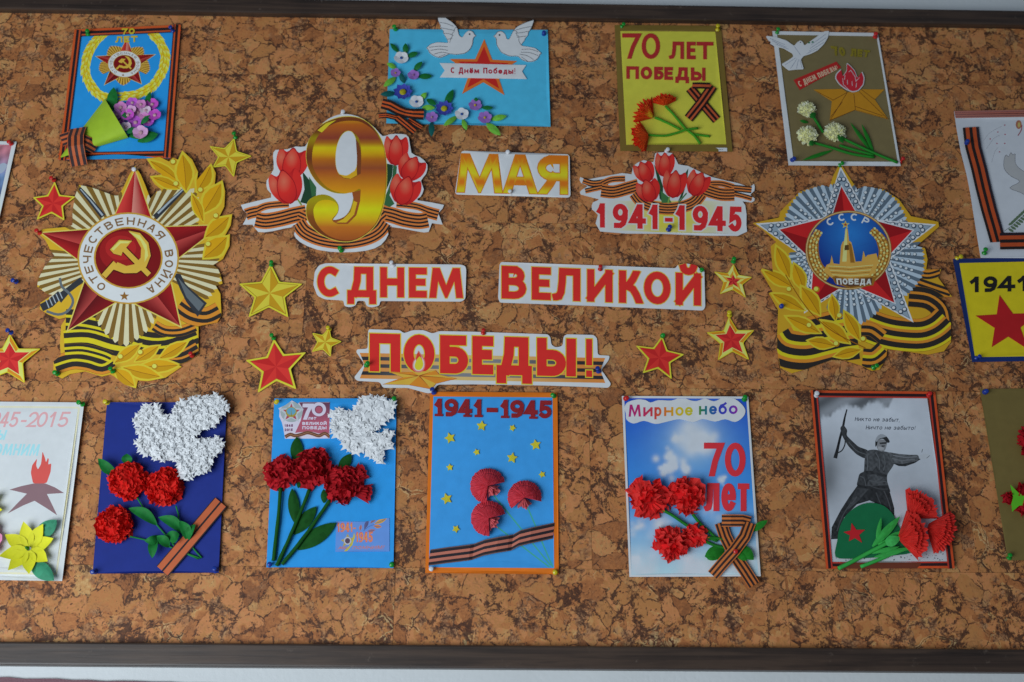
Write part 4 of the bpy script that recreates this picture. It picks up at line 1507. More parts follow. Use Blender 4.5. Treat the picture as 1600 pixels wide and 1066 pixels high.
STARS = [
 ('large gold cardboard star beside the С ДНЕМ card', 'S1', [(252, 88), (452, 214), (362, 424), (112, 424), (52, 214)], 'gold'),
 ('red cardboard star with yellow rim left of the ПОБЕДЫ! card', 'S1', [(272, 556), (474, 642), (412, 874), (170, 896), (94, 692)], 'red'),
 ('small gold cardboard star between a red star and the ПОБЕДЫ! card', 'S1', [(618, 486), (697, 575), (626, 672), (508, 640), (510, 520)], 'gold'),
 ('red cardboard star with thin yellow rim right of the ПОБЕДЫ! card', 'S2', [(1025, 468), (1146, 570), (1077, 705), (918, 673), (881, 522)], 'red'),
 ('small gold cardboard star with tiny red star in its middle', 'S2', [(1412, 78), (1515, 150), (1480, 262), (1338, 243), (1306, 120)], 'goldred'),
 ('red cardboard star with wide gold rim below a small gold and red star', 'S2', [(1388, 362), (1526, 438), (1498, 600), (1328, 602), (1265, 450)], 'redwide'),
 ('small red cardboard star with yellow rim beside the round medallion star order', 'R5', [(212, 232), (293, 291), (250, 384), (141, 381), (126, 294)], 'red'),
 ('gold cardboard star touching the laurel leaves of the red star order', 'R5', [(908, 64), (976, 134), (906, 216), (823, 178), (811, 95)], 'gold'),
 ('cardboard star with gold rim and red middle above the flame drawing', 'R5', [(38, 822), (158, 880), (96, 1014), (-52, 1004), (-62, 880)], 'redwide'),
]


def build_stars():
    for label, zn, tips, kind in STARS:
        zf = globals()[zn]
        t = zf(tips)
        r10, c = star_pts(t, .47)
        th = Thing('paper_star', label, 'star', (c[0], max(p[1] for p in t)), group='cardboard stars pinned round the lettering', lift=.004, warp=bend(c[0], c[1], 25, 25, .004))
        a = Art()
        rr = round_ring(r10, 2.2, 2)
        yl, yd = K(236, 204, 60), K(196, 150, 20)
        if kind == 'gold':
            a.poly('rim', K(236, 196, 50), rr)
            a.poly('rim', K(150, 112, 24), scale_ring(r10, c, .88))
            facet_star(a, 'gold_face', scale_ring(r10, c, .84), c, K(230, 192, 60), K(190, 142, 24))
        elif kind == 'red':
            a.poly('rim', K(238, 196, 54), rr)
            a.poly('rim', K(156, 96, 24), scale_ring(r10, c, .86))
            facet_star(a, 'red_face', scale_ring(r10, c, .83), c, K(216, 50, 42), K(190, 36, 34))
        elif kind == 'redwide':
            a.poly('rim', K(238, 190, 40), rr)
            facet_star(a, 'rim', scale_ring(r10, c, .93), c, K(246, 214, 96), K(206, 132, 26))
            a.poly('red_face', K(244, 220, 120), scale_ring(r10, c, .70))
            facet_star(a, 'red_face', scale_ring(r10, c, .64), c, K(216, 48, 42), K(190, 36, 36))
        else:
            a.poly('rim', K(236, 190, 44), rr)
            facet_star(a, 'rim', scale_ring(r10, c, .93), c, K(248, 222, 120), K(206, 140, 26))
            facet_star(a, 'gold_face', scale_ring(r10, c, .62), c, K(214, 150, 40), K(244, 210, 100))
            facet_star(a, 'red_face', scale_ring(r10, c, .38), c, K(214, 60, 52), K(170, 30, 32))
        a.build(th, None, .001, M_PRINT)


def build_victory_order_card():
    th = Thing('order_card', 'large cut-out diamond star order with blue tower medallion, laurel leaves and striped ribbon', 'decoration', R8.p(450, 1000), lift=.003, warp=bend(1330, 400, 80, 90, .008))
    a = Art()
    sil = [(424, 40), (448, 84), (502, 166), (535, 151), (622, 166), (694, 212), (750, 290), (876, 316), (880, 338), (776, 428), (815, 438), (827, 490), (820, 536), (890, 536), (876, 575), (940, 662), (878, 664), (910, 700), (935, 740), (935, 872), (903, 914), (830, 930), (690, 910), (640, 905), (635, 952), (604, 1000), (570, 1005), (522, 980), (440, 955), (380, 955), (270, 996), (200, 1016), (146, 990), (130, 900), (136, 722), (92, 645), (112, 640), (55, 540), (62, 530), (112, 548), (102, 428), (128, 408), (66, 352), (20, 322), (140, 296), (146, 268), (236, 176), (340, 146), (372, 156), (392, 100)]
    a.poly('yellow_card', C(214, 164, 38, 1.15), R8(sil))
    def rb(path, w, cols):
        art_band(a, 'printed_ribbon', R8(smooth_pts(path, 4)), w / 2.96, geo(cols), edge=K(140, 90, 24), edge_w=.6)
    rb([(790, 555), (835, 560), (886, 545)], 40, [GO, GB, GO, GB])
    rb([(770, 600), (840, 625), (930, 655)], 58, [GB, GO, GB, GO, GB])
    rb([(740, 660), (830, 672), (890, 720), (905, 790)], 94, [GB, GB, GO, GB, GB, GO, GB, GB])
    rb([(540, 790), (620, 820), (700, 836), (800, 840), (870, 815), (922, 770)], 150, [GO, GB, GB, GY, GO, GB, GB, GY, GO, GB, GB, GY])
    rb([(148, 830), (180, 868), (260, 880), (340, 862), (430, 840), (500, 830)], 240, [GO, GB, GB, GY, GO, GB, GB, GY, GO, GB, GB, GY, GO, GB, GB])
    rb([(520, 810), (570, 815), (618, 850)], 62, [GO, GB, GO, GB])
    rb([(526, 945), (580, 945), (628, 905)], 86, [GB, GO, GY, GB, GO, GB])
    cen = (457, 448)
    s1, s2 = K(176, 190, 200), K(92, 106, 118)
    for qi, (a0, a1, r0, r1, n, m) in enumerate(((100, 160, 1.66, 1.84, 19, .5), (25, 86, 1.6, 1.75, 19, .5), (-42, 7, 1.78, 1.93, 17, .5), (250, 304, 1.5, 1.86, 17, .55), (182, 222, 1.4, 1.55, 14, .5))):
        fan(a, f'jewelled_rays#{qi}', cen, 190, 186, a0, a1, r0, r1, n, s1, s2, R8, zig=.06, mid=m)
        for j in range(5):
            for q in range(7):
                an = math.radians(a0 + (a1 - a0) * (q + .5) / 7)
                rr = 1.08 + .14 * j
                if rr < r0 - .05:
                    p = R8.p(cen[0] + 190 * rr * math.cos(an), cen[1] - 186 * rr * math.sin(an))
                    a.ellipse(f'jewelled_rays#{qi}', K(70, 84, 96), p, 3.3, 3.1, 8)
                    a.ellipse(f'jewelled_rays#{qi}', K(206, 220, 228), (p[0] - .4, p[1] - .4), 2.3, 2.1, 8)
    tips = [(424, 58), (866, 328), (762, 782), (255, 740), (32, 324)]
    inn = [(556, 303), (652, 490), (458, 610), (285, 500), (348, 300)]
    r10 = [p for q in zip(tips, inn) for p in q]
    a.poly('diamond_star', K(212, 220, 222), R8(r10))
    a.poly('diamond_star', K(120, 134, 146), R8(scale_ring(r10, cen, .955)))
    a.poly('diamond_star', K(146, 160, 170), R8(scale_ring(r10, cen, .93)))
    # two rows of stones down each arm
    for i in range(5):
        t = np.array(tips[i], float)
        for q in (inn[i], inn[i - 1]):
            q = np.array(q, float)
            for off, n in ((.10, 8), (.26, 6)):
                for j in range(n):
                    s = (j + .9) / (n + .6)
                    p = t + (q - t) * s
                    p = p + (np.array(cen) - p) * off
                    if np.linalg.norm((p - np.array(cen)) / np.array([1, .95])) < 200:
                        continue
                    p = R8.p(*p)
                    a.ellipse('diamond_star', K(66, 80, 94), p, 4.3, 4.1, 8)
                    a.ellipse('diamond_star', K(232, 240, 244), (p[0] - .5, p[1] - .5), 2.6, 2.4, 8)
    rt = [(428, 152), (757, 356), (674, 690), (285, 705), (142, 352)]
    ri = [(505, 290), (620, 500), (460, 600), (300, 500), (385, 290)]
    rr10 = [p for q in zip(rt, ri) for p in q]
    a.poly('red_star', K(216, 220, 222), R8(scale_ring(rr10, cen, 1.03)))
    for i in range(10):
        a.poly('red_star', K(196, 34, 34) if i % 2 == 0 else K(150, 20, 24), R8([rr10[i], rr10[(i + 1) % 10], cen]))
    c0 = (461, 447)
    for k, col in ((1.0, K(120, 84, 40)), (.985, K(206, 170, 110)), (.955, K(110, 76, 36))):
        a.poly('medallion', col, R8(ell(c0, 200 * k, 184 * k, 44)))
    def blue(u, v):
        x, y = (u - R8.x0) * R8.k, (v - R8.y0) * R8.k
        return mix(K(44, 122, 196), K(22, 44, 126), math.hypot(x - 470, (y - 370)) / 190)
    a.poly('medallion', blue, R8(ell(c0, 188, 172, 44)), 6)
    g1, g2, g3 = K(206, 158, 70), K(150, 100, 30), K(236, 206, 130)
    def wreath(path, w):
        p = smooth_pts(path, 5)
        a.stroke('tower_relief', g2, R8(p), [x / 2.96 for x in np.interp(np.linspace(0, 1, len(p)), [0, .3, 1], [w * .5, w, w])])
        rnd = random.Random(4)
        for i in range(1, len(p) - 1):
            for s in (-1, 0, 1):
                d = np.array(p[i + 1]) - np.array(p[i - 1]); d = d / np.linalg.norm(d)
                q = np.array(p[i]) + np.array([-d[1], d[0]]) * s * w * .27 + d * rnd.uniform(-4, 4)
                a.poly('tower_relief', g1 if (i + s) % 2 else g3, R8([tuple(q + d * 9), tuple(q + np.array([-d[1], d[0]]) * 6), tuple(q - d * 8), tuple(q - np.array([-d[1], d[0]]) * 6)]))
    wreath([(326, 356), (300, 410), (300, 470), (322, 530), (370, 575)], 52)
    wreath([(568, 352), (612, 400), (626, 460), (604, 525), (552, 578)], 52)
    a.poly('tower_relief', g1, R8([(345, 545), (360, 515), (376, 508), (383, 470), (392, 508), (420, 512), (426, 430), (434, 408), (442, 404), (446, 352), (452, 340), (458, 352), (464, 404), (474, 410), (482, 440), (494, 500), (522, 498), (530, 450), (540, 480), (548, 470), (590, 462), (600, 500), (585, 545), (545, 580), (400, 588)]))
    a.poly('tower_relief', g3, R8([(440, 410), (448, 350), (453, 345), (455, 410), (452, 500), (432, 500)]))
    a.poly('tower_relief', g2, R8([(462, 412), (474, 420), (490, 505), (470, 505)]))
    a.poly('tower_relief', K(90, 64, 26), R8([(444, 424), (462, 422), (464, 446), (442, 448)]))
    for k in range(6):
        a.stroke('tower_relief', g2 if k % 2 else g3, R8([(365 + 5 * k, 520 + 10 * k), (470, 526 + 10 * k), (575 - 5 * k, 516 + 11 * k)]), 1.0)
    sr, sc = star_pts([(447 + 20 * math.cos(math.radians(90 - 72 * i)), 329 - 19 * math.sin(math.radians(90 - 72 * i))) for i in range(5)], .42)
    a.poly('tower_relief', K(226, 196, 80), R8(sr)); a.poly('tower_relief', K(170, 60, 40), R8(scale_ring(sr, sc, .55)))
    a.poly('name_scroll', g2, R8([(385, 572), (402, 566), (460, 582), (570, 568), (590, 572), (575, 610), (470, 624), (400, 602)]))
    a.poly('name_scroll', K(96, 62, 40), R8([(398, 574), (460, 588), (572, 574), (568, 604), (470, 617), (402, 598)]))
    put_text(a, 'scroll_letter', K(222, 216, 200), 'ПОБЕДА', R8.p(404, 578), R8.p(568, 580), R8.p(408, 606), R8.p(566, 606), 2.2, each=True)
    for i, ch in enumerate('СССР'):
        an = math.radians(122 - 20.5 * i)
        q = (461 + 162 * math.cos(an), 450 - 158 * math.sin(an))
        for rs in glyph(ch, 30, 34, 7):
            a.ring(f'medallion_letter#{i}', K(206, 210, 210), [R8([(q[0] + (x - 15) * math.sin(an) + (y - 17) * math.cos(an), q[1] + (x - 15) * math.cos(an) - (y - 17) * math.sin(an)) for x, y in r]) for r in rs])
    for b_, t_, w_ in (((192, 582), (124, 422), 68), ((208, 620), (60, 538), 60), ((258, 640), (206, 503), 66), ((264, 728), (100, 644), 62), ((332, 752), (238, 608), 78), ((402, 775), (384, 650), 52), ((336, 832), (164, 750), 66), ((470, 880), (328, 768), 74), ((516, 868), (438, 724), 62), ((402, 890), (266, 864), 56), ((524, 906), (388, 940), 50)):
        leaf_print(a, f'laurel_leaf#{t_}', b_, t_, w_, *LAUREL, R8)
    a.stroke('laurel_stem', LAUREL[2], R8(smooth_pts([(170, 560), (230, 660), (300, 750), (400, 830), (540, 900)], 4)), 1.6)
    for c in ((187, 628), (313, 628), (280, 795), (420, 750), (530, 858), (405, 880)):
        a.ellipse(f'laurel_berry#{c}', K(176, 124, 14), R8.p(*c), 5.0, 4.8, 12)
        a.ellipse(f'laurel_berry#{c}', K(250, 216, 90), R8.p(c[0] - 2, c[1] - 2), 3.5, 3.3, 10)
    a.build(th, None, .0012, M_PRINT, base_grid=14)


build_patriotic_card()
build_nine_card()
build_word_cards()
build_stars()
build_victory_order_card()
# ------------------------------------------------------------------ hand-made posters
T8 = Z(590, 60, 6.876); T3 = Z(0, 620, 3.615); T4 = Z(1530, 600, 3.68); T5 = Z(1485, 160, 4.262); TB = Z(425, 615, 13.32); TC = Z(515, 800, 14.55); TE = Z(1290, 620, 6.66)


def curl(u0, v0, w, h, lift=.006, wave=.002, corners=(0, 0, 1, 1)):
    """a pinned A4 sheet: nearly flat, a slow wave, some corners lifting; corners tl, tr, br, bl"""
    ph = random.uniform(0, 6.28)
    def f(u, v):
        s, t = (u - u0) / w, (v - v0) / h
        z = wave * (1 + math.sin(s * 3.3 + t * 2.1 + ph))
        for k, (cs, ct) in zip(corners, ((0, 0), (1, 0), (1, 1), (0, 1))):
            d = math.hypot(s - cs, t - ct)
            z += k * lift * max(0, 1 - d / .55) ** 2
        return z
    return f


def sub(th, name, parent=None):
    e = bpy.data.objects.new(name, None)
    COL.objects.link(e); e.empty_display_size = .01
    e.parent = parent or th.e
    return e


def blossom(th, name, c, r, col, h, n=5, centre=None, cup=.25, pointed=False, seed=0, parent=None, width=.95, mat=None, petal_parts=False, cr=.3, rot=None):
    """flat paper blossom: n cupped petals round a button; c pixel, r pixels"""
    rnd = random.Random(seed)
    o = Vector(P(c[0], c[1], th.h(*c) + h))
    R = r * MM
    X, Y, Zv = Vector((1, 0, 0)), Vector((0, 0, 1)), Vector((0, -1, 0))
    rot = rnd.uniform(0, 6.28) if rot is None else rot
    allv, allf, allc = [], [], []
    root = sub(th, name, parent) if petal_parts else None
    for i in range(n):
        a = rot + 2 * math.pi * i / n + rnd.uniform(-.08, .08)
        d = X * math.cos(a) + Y * math.sin(a)
        q = X * -math.sin(a) + Y * math.cos(a)
        w = 2 * math.pi * R / n * .52 * width
        vs, fs, cc = [], [], []
        m = 6
        tint = mix(col, tuple(min(.86, x * 1.25) for x in col), rnd.random() * .7)
        for j in range(m + 1):
            s = j / m
            wd = w * (math.sin(math.pi * (s * .78 + .12)) if not pointed else math.sin(math.pi * min(1, s * .95 + .05) ** .8))
            lift = cup * R * s * s + rnd.uniform(-.02, .02) * R
            for k in (-1, 0, 1):
                vs.append(o + d * R * (.08 + .92 * s) + q * wd * k + Zv * (lift + (cup * .35 * R * (1 if pointed else -1) * (abs(k) - .5)) * math.sin(math.pi * s)))
        for j in range(m):
            for k in range(2):
                fs.append((j * 3 + k, j * 3 + k + 1, j * 3 + 4 + k, j * 3 + 3 + k))
                cc.append(mix(tint, tuple(x * .7 for x in col), .5 * (1 - j / m)))
        if petal_parts:
            th.mesh('petal', vs, fs, mat or M_PAPER, root, face_cols=cc, smooth=True)
        else:
            i0 = len(allv)
            allv += vs; allf += [tuple(x + i0 for x in f) for f in fs]; allc += cc
    cv, cf, ccol = [], [], []
    if centre is not None:
        i0 = 0
        nn = 10
        for j in range(4):
            for i in range(nn):
                a = 2 * math.pi * i / nn
                k = math.cos(math.pi / 2 * j / 3.2)
                cv.append(o + (X * math.cos(a) + Y * math.sin(a)) * R * cr * k + Zv * R * (.08 + .22 * math.sin(math.pi / 2 * j / 3)))
        for j in range(3):
            for i in range(nn):
                i2 = (i + 1) % nn
                cf.append((j * nn + i, j * nn + i2, (j + 1) * nn + i2, (j + 1) * nn + i))
                ccol.append(mix(centre, tuple(x * .5 for x in centre), rnd.random()))
        cf.append(tuple(range(3 * nn, 4 * nn))); ccol.append(centre)
    if petal_parts:
        if cv:
            th.mesh('flower_centre', cv, cf, mat or M_PAPER, root, face_cols=ccol)
        return root
    ob = th.mesh(name, allv, allf, mat or M_PAPER, parent, face_cols=allc, smooth=True)
    if cv:
        th.mesh('flower_centre', cv, cf, mat or M_PAPER, ob, face_cols=ccol)
    return ob


def fan3d(th, name, apex, a0, a1, R, col, h0, h1, layers=3, seed=0, parent=None, pleats=26, ragged=.08, inner=.12, dome=False, zg=.0010):
    """pleated crepe-paper half-carnation opening from apex; angles in degrees (up = 90), R pixels"""
    rnd = random.Random(seed)
    vs, fs, cc = [], [], []
    for L in range(layers):
        k = 1 - .16 * L
        hh0, hh1 = h0 + .003 * L, h1 + .005 * L
        i0 = len(vs)
        b0, b1 = a0 + 4 * L + rnd.uniform(-3, 3), a1 - 4 * L + rnd.uniform(-3, 3)
        nr = 5
        for i in range(pleats + 1):
            a = math.radians(b0 + (b1 - b0) * i / pleats)
            zig = (1 if i % 2 else -1)
            for j in range(nr + 1):
                s = inner + (1 - inner) * j / nr
                r = R * k * s * (1 + (rnd.uniform(-ragged, ragged) if j == nr else 0))
                u, v = apex[0] + r * math.cos(a), apex[1] - r * math.sin(a)
                hh = hh0 + (hh1 - hh0) * math.sin(math.pi * (i / pleats)) ** .5 * s ** .7 + zig * zg * s + rnd.uniform(-.0006, .0006)
                if dome:
                    hh = hh0 + (hh1 - hh0) * math.sqrt(max(0, 1 - (.97 * s) ** 2)) + zig * zg * s + rnd.uniform(-.0011, .0011) * s
                vs.append(P(u, v, max(.0008, th.h(u, v) + hh)))
        for i in range(pleats):
            for j in range(nr):
                a = i0 + i * (nr + 1) + j
                fs.append((a, a + nr + 1, a + nr + 2, a + 1))
                cc.append(mix(col, tuple(x * .78 for x in col), rnd.random() * .8))
    return th.mesh(name, vs, fs, M_CREPE, parent, face_cols=cc)


def strip_frame(th, ring, zf, w, st, name='ribbon_strip', dh=.0012):
    """four ribbon strips along the edges of a sheet, corners in order tl tr br bl (view coordinates)"""
    p = [np.array(q, float) for q in zf(ring)]
    c = sum(p) / 4
    for i, n in ((0, 24), (1, 24), (2, 24), (3, 24)):
        a, b = p[i], p[(i + 1) % 4]
        d = (b - a) / np.linalg.norm(b - a)
        nr = np.array([-d[1], d[0]])
        if nr @ (c - a) < 0:
            nr = -nr
        a, b = a + nr * w * .5, b + nr * w * .5
        band(th, name, [(*(a + (b - a) * k / n), dh + .0007 * (i % 2)) for k in range(n + 1)], w, st, dirs=tuple(nr))


GREEN, LGREEN, DGREEN, TEAL = C(30, 128, 52), C(124, 196, 62), C(22, 84, 34), C(20, 104, 92)
FRAME_ST = [(0, .30, C(222, 92, 34)), (.30, .66, C(40, 24, 26)), (.66, .86, C(214, 86, 34)), (.86, 1, C(64, 34, 44))]


# ================================================================== top row
def poster_bouquet():
    ring = [(465, 185), (1130, 155), (1065, 988), (365, 1000)]
    th = Thing('poster', 'blue poster in ribbon frame with lime paper cone of violet flowers', 'poster', R1.p(715, 990), 'hand-made greeting posters', lift=.002, warp=curl(95, 42, 185, 206, .004, .0015))
    a = Art()
    a.poly('blue_paper', C(40, 150, 220, 1.2), R1(ring), 0)
    y1, y2, y3 = K(226, 200, 40), K(190, 152, 20), K(240, 220, 100)
    def branch(path, nm):
        p = smooth_pts(path, 7)
        rnd = random.Random(5)
        a.stroke(nm, y2, R1(p), 11)
        for i in range(1, len(p) - 1):
            d = np.array(p[i + 1]) - np.array(p[i - 1]); d /= np.linalg.norm(d)
            nn = np.array([-d[1], d[0]])
            for s in (-1, 0, 1):
                b = np.array(p[i]) + nn * s * 11
                t = b - d * rnd.uniform(34, 46) + nn * s * rnd.uniform(12, 24)
                m = (b + t) / 2
                w = (t - b); w = np.array([-w[1], w[0]]) / np.linalg.norm(w) * 9
                a.poly(nm, (y1, y3, K(210, 176, 30))[(i + s) % 3], R1([tuple(b), tuple(m + w), tuple(t), tuple(m - w)]))
    branch([(700, 612), (620, 590), (555, 510), (535, 410), (570, 300), (640, 220), (680, 200)], 'wreath_branch')
    branch([(760, 605), (860, 590), (960, 530), (1015, 440), (1030, 340), (990, 250), (935, 200)], 'wreath_branch#2')
    zf = ZA([(523, 188), (855, 402), (698, 792), (264, 808), (162, 432)], R1([(792, 238), (968, 342), (884, 526), (652, 528), (602, 356)]))
    patriotic_order(a, zf, big=False)
    a.build(th, None, .0006, M_PRINT, base_grid=16)
    strip_frame(th, ring, R1, 11.5, FRAME_ST)
    cut_letters(th, K(196, 170, 40), '70', R1.p(760, 178), R1.p(842, 176), R1.p(760, 215), R1.p(842, 213), 2.3, dh=.0026)
    cut_letters(th, K(196, 170, 40), 'ЛЕТ', R1.p(722, 228), R1.p(860, 224), R1.p(722, 266), R1.p(860, 262), 2.3)
    # bouquet
    for b_, t_, w_ in (((690, 695), (712, 545), 17), ((908, 672), (940, 572), 9), ((800, 850), (990, 838), 14), ((860, 885), (985, 845), 12)):
        leaf(th, 'leaf', R1.p(*b_), R1.p(*t_), w_, GREEN, .003, .008, .004)
    cols = [C(214, 130, 190, 1.1), C(190, 90, 200, 1.1), C(222, 160, 200, 1.1), C(200, 80, 190, 1.1), C(170, 110, 170), C(226, 196, 214, 1.1)]
    for i, (x, y, r, k) in enumerate([(755, 675, 11, 0), (828, 645, 10, 1), (882, 655, 9, 0), (952, 655, 11, 3), (728, 722, 10, 4), (800, 722, 11, 3), (862, 705, 11, 2), (912, 692, 9, 5), (968, 722, 11, 3), (848, 768, 12, 1), (788, 795, 9, 5), (880, 832, 13, 2), (928, 762, 10, 1), (905, 735, 9, 0), (820, 690, 9, 2), (748, 760, 9, 1)]):
        blossom(th, 'blossom', R1.p(x, y), r, cols[k], .006 + .004 * ((i * 7) % 3), 5, C(230, 180, 190), .3, seed=i, width=1.05)
    for b_, t_, w_ in (((775, 752), (778, 700), 8), ((880, 775), (938, 720), 8), ((790, 830), (850, 800), 9)):
        leaf(th, 'leaf', R1.p(*b_), R1.p(*t_), w_, C(30, 120, 60), .014, .016, .002)
    tip, A, B = np.array(R1.p(372, 988)), np.array(R1.p(655, 618)), np.array(R1.p(802, 862))
    vs, fs = [], []
    n, m = 10, 12
    for i in range(n + 1):
        s = i / n
        for j in range(m + 1):
            t = j / m
            q = tip + (A + (B - A) * t - tip) * (.02 + .98 * s)
            w = 2 * t - 1
            vs.append(P(q[0], q[1], th.h(*q) + .002 + .026 * s * math.sqrt(max(0, 1 - w * w))))
    for i in range(n):
        for j in range(m):
            k = i * (m + 1) + j
            fs.append((k, k + 1, k + m + 2, k + m + 1))
    th.mesh('paper_cone', vs, fs, M_PAPER, face_cols=[C(172, 204, 50)] * len(fs), smooth=True)
    st = stripes(C(214, 104, 54), C(60, 40, 40), .04)
    band(th, 'ribbon', [(*R1.p(383, 878), .003), (*R1.p(430, 862), .012), (*R1.p(490, 868), .019), (*R1.p(550, 895), .018), (*R1.p(602, 925), .006)], 20, st)
    band(th, 'ribbon_tail', [(*R1.p(488, 800), .016), (*R1.p(472, 850), .024), (*R1.p(472, 910), .024), (*R1.p(482, 970), .016), (*R1.p(496, 1036), .010)], 26, st, dirs=(-1, .16))


DOVE_L = [(580, 105), (640, 128), (692, 163), (727, 200), (742, 262), (765, 278), (783, 245), (813, 220), (845, 233), (854, 254), (870, 262), (846, 277), (840, 330), (817, 372), (782, 395), (720, 403), (668, 397), (642, 412), (600, 428), (560, 417), (518, 387), (514, 367), (496, 355), (530, 323), (580, 310), (662, 316), (640, 270), (620, 240), (628, 232), (598, 200), (604, 190), (584, 150)]
DOVE_R = [(1296, 142), (1230, 163), (1168, 193), (1138, 225), (1108, 288), (1090, 288), (1080, 250), (1050, 226), (1020, 233), (1008, 254), (988, 266), (1012, 280), (1014, 330), (1048, 387), (1110, 415), (1176, 414), (1200, 442), (1250, 458), (1292, 453), (1322, 432), (1336, 402), (1350, 393), (1300, 352), (1212, 338), (1195, 333), (1225, 295), (1226, 285), (1250, 258), (1248, 245), (1276, 200)]


def poster_doves():
    ring = [(230, 215), (1392, 220), (1412, 932), (205, 907)]
    th = Thing('poster', 'sky-blue landscape card with two white doves, red star and violet flower garland', 'poster', R2.p(800, 925), 'hand-made greeting posters', lift=.002, warp=curl(604, 45, 255, 150, .008, .002, (0, 0, .6, .3)))
    a = Art(); a.poly('blue_paper', C(76, 178, 212, 1.25), R2(ring)); a.build(th, None, .0006, M_PAPER, base_grid=14)
    r10, c = star_pts(R2([(925, 288), (1167, 450), (1073, 698), (763, 690), (672, 434)]), .41)
    a = Art(); a.poly('rim', C(232, 110, 40, 1.2), r10); a.poly('red_star', C(200, 40, 32, 1.2), scale_ring(r10, c, .76))
    a.build(th, None, .0008, M_PAPER, .001)
    ink = C(40, 44, 60)
    for nm, sil, lines, eye in (('dove', DOVE_L, [[(600, 165), (650, 175), (700, 195)], [(605, 205), (660, 215), (705, 225)], [(625, 245), (670, 250), (700, 262)], [(645, 290), (690, 285)], [(730, 205), (712, 205), (700, 240), (690, 245), (688, 275), (680, 280), (672, 315)], [(520, 350), (590, 340), (655, 345)], [(530, 372), (600, 362), (660, 372)], [(555, 400), (610, 385), (668, 395)], [(590, 420), (640, 400)]], (818, 252)),
                                  ('dove#2', DOVE_R, [[(1280, 195), (1220, 205), (1160, 220)], [(1255, 230), (1200, 240), (1155, 245)], [(1235, 265), (1190, 272), (1165, 275)], [(1140, 225), (1165, 232), (1165, 262), (1180, 268), (1180, 300), (1195, 330)], [(1320, 380), (1260, 362), (1200, 365)], [(1322, 410), (1260, 388), (1195, 385)], [(1290, 440), (1240, 410), (1185, 400)], [(1245, 452), (1200, 420)]], (1038, 258))):
        a = Art()
        c = tuple(np.array(sil).mean(0))
        r = round_ring(sil, 14, 2)
        a.poly(nm, WHITE, R2(r))
        a.ring(nm, ink, stroke_rings(R2(scale_ring(r, c, .985)), .75, True))
        for ln in lines:
            a.stroke(nm, ink, R2(smooth_pts(ln, 3)), .7)
        a.ellipse(nm, ink, R2.p(*eye), 1.5, 1.5, 10)
        a.build(th, None, .0008, M_PRINT, .0012)
    a = Art()
    a.poly('white_banner', WHITE, R2([(597, 464), (1233, 479), (1203, 526), (1238, 581), (599, 569), (635, 518)]))
    put_text(a, 'banner_letter', C(176, 30, 52, 1.2), 'С Днём Победы!', R2.p(678, 500), R2.p(1156, 506), R2.p(678, 538), R2.p(1156, 545), 2.0, heights=[1.12, 1, 1.12, .8, .8, .8, 1, 1.12, .8, .85, .8, .8, .8, 1.12], each=True)
    a.build(th, None, .0008, M_PAPER, .0024)
    D, Lg, T = C(20, 112, 48), C(128, 204, 70), C(18, 100, 96)
    for i, (b_, t_, w_, c_) in enumerate([((225, 150), (135, 52), 50, D), ((300, 165), (300, 52), 62, D), ((322, 195), (435, 153), 60, D), ((200, 322), (100, 266), 55, Lg), ((197, 418), (63, 518), 66, Lg), ((390, 345), (480, 250), 60, D), ((436, 412), (588, 405), 62, D), ((192, 590), (28, 602), 62, T), ((285, 480), (244, 372), 60, T), ((458, 655), (526, 582), 56, Lg), ((478, 742), (618, 746), 60, Lg), ((526, 656), (630, 712), 60, D), ((728, 725), (812, 548), 78, D), ((580, 895), (580, 1058), 66, T), ((855, 836), (706, 940), 60, Lg), ((912, 870), (956, 988), 56, Lg), ((1055, 695), (1060, 633), 52, D), ((1116, 745), (1243, 748), 46, D), ((1216, 872), (1388, 834), 66, Lg), ((1168, 912), (1322, 1043), 82, Lg)]):
        leaf(th, 'leaf', T8.p(*b_), T8.p(*t_), w_ / 6.876, c_, .002, .006 + .002 * (i % 3), .003)
    W, V, B = (.78, .77, .80), C(150, 104, 180, 1.15), C(62, 70, 168, 1.1)
    for i, (x, y, r, c_, n, ce, pt) in enumerate([(255, 215, 88, W, 5, C(40, 90, 170), 0), (192, 375, 62, V, 5, C(210, 170, 80), 0), (385, 398, 70, V, 5, C(170, 120, 170), 0), (272, 582, 118, B, 9, C(200, 190, 30), 1), (418, 685, 86, W, 5, C(40, 90, 170), 0), (582, 852, 74, V, 6, C(190, 150, 170), 0), (716, 760, 112, B, 9, C(200, 190, 30), 1), (905, 818, 82, W, 5, C(40, 90, 170), 0), (1048, 722, 80, V, 6, C(210, 180, 60), 0), (1152, 856, 84, V, 6, C(210, 180, 60), 0)]):
        blossom(th, 'blossom', T8.p(x, y), r / 6.876, c_, .005 + .002 * (i % 2), n, ce, .22, bool(pt), seed=i + 30, width=1.15 if pt else 1.0, cr=.36 if pt else .2)
    st = stripes(C(226, 96, 36), C(38, 24, 22), .0)
    band(th, 'ribbon', [(*T8.p(10, 835), .004), (*T8.p(90, 826), .008), (*T8.p(190, 850), .006), (*T8.p(260, 850), .003)], 8.5, st)
    band(th, 'ribbon_tail', [(*T8.p(330, 870), .004), (*T8.p(400, 915), .007), (*T8.p(475, 960), .005)], 9, st)
    band(th, 'ribbon_tail', [(*T8.p(210, 850), .006), (*T8.p(310, 930), .009), (*T8.p(400, 1005), .006)], 13, st)
    band(th, 'ribbon_loop', [(*T8.p(45, 700), .008), (*T8.p(130, 722), .014), (*T8.p(230, 775), .012), (*T8.p(300, 800), .009), (*T8.p(380, 812), .012), (*T8.p(495, 816), .010)], [16, 17, 16, 14.5, 16, 18], st)


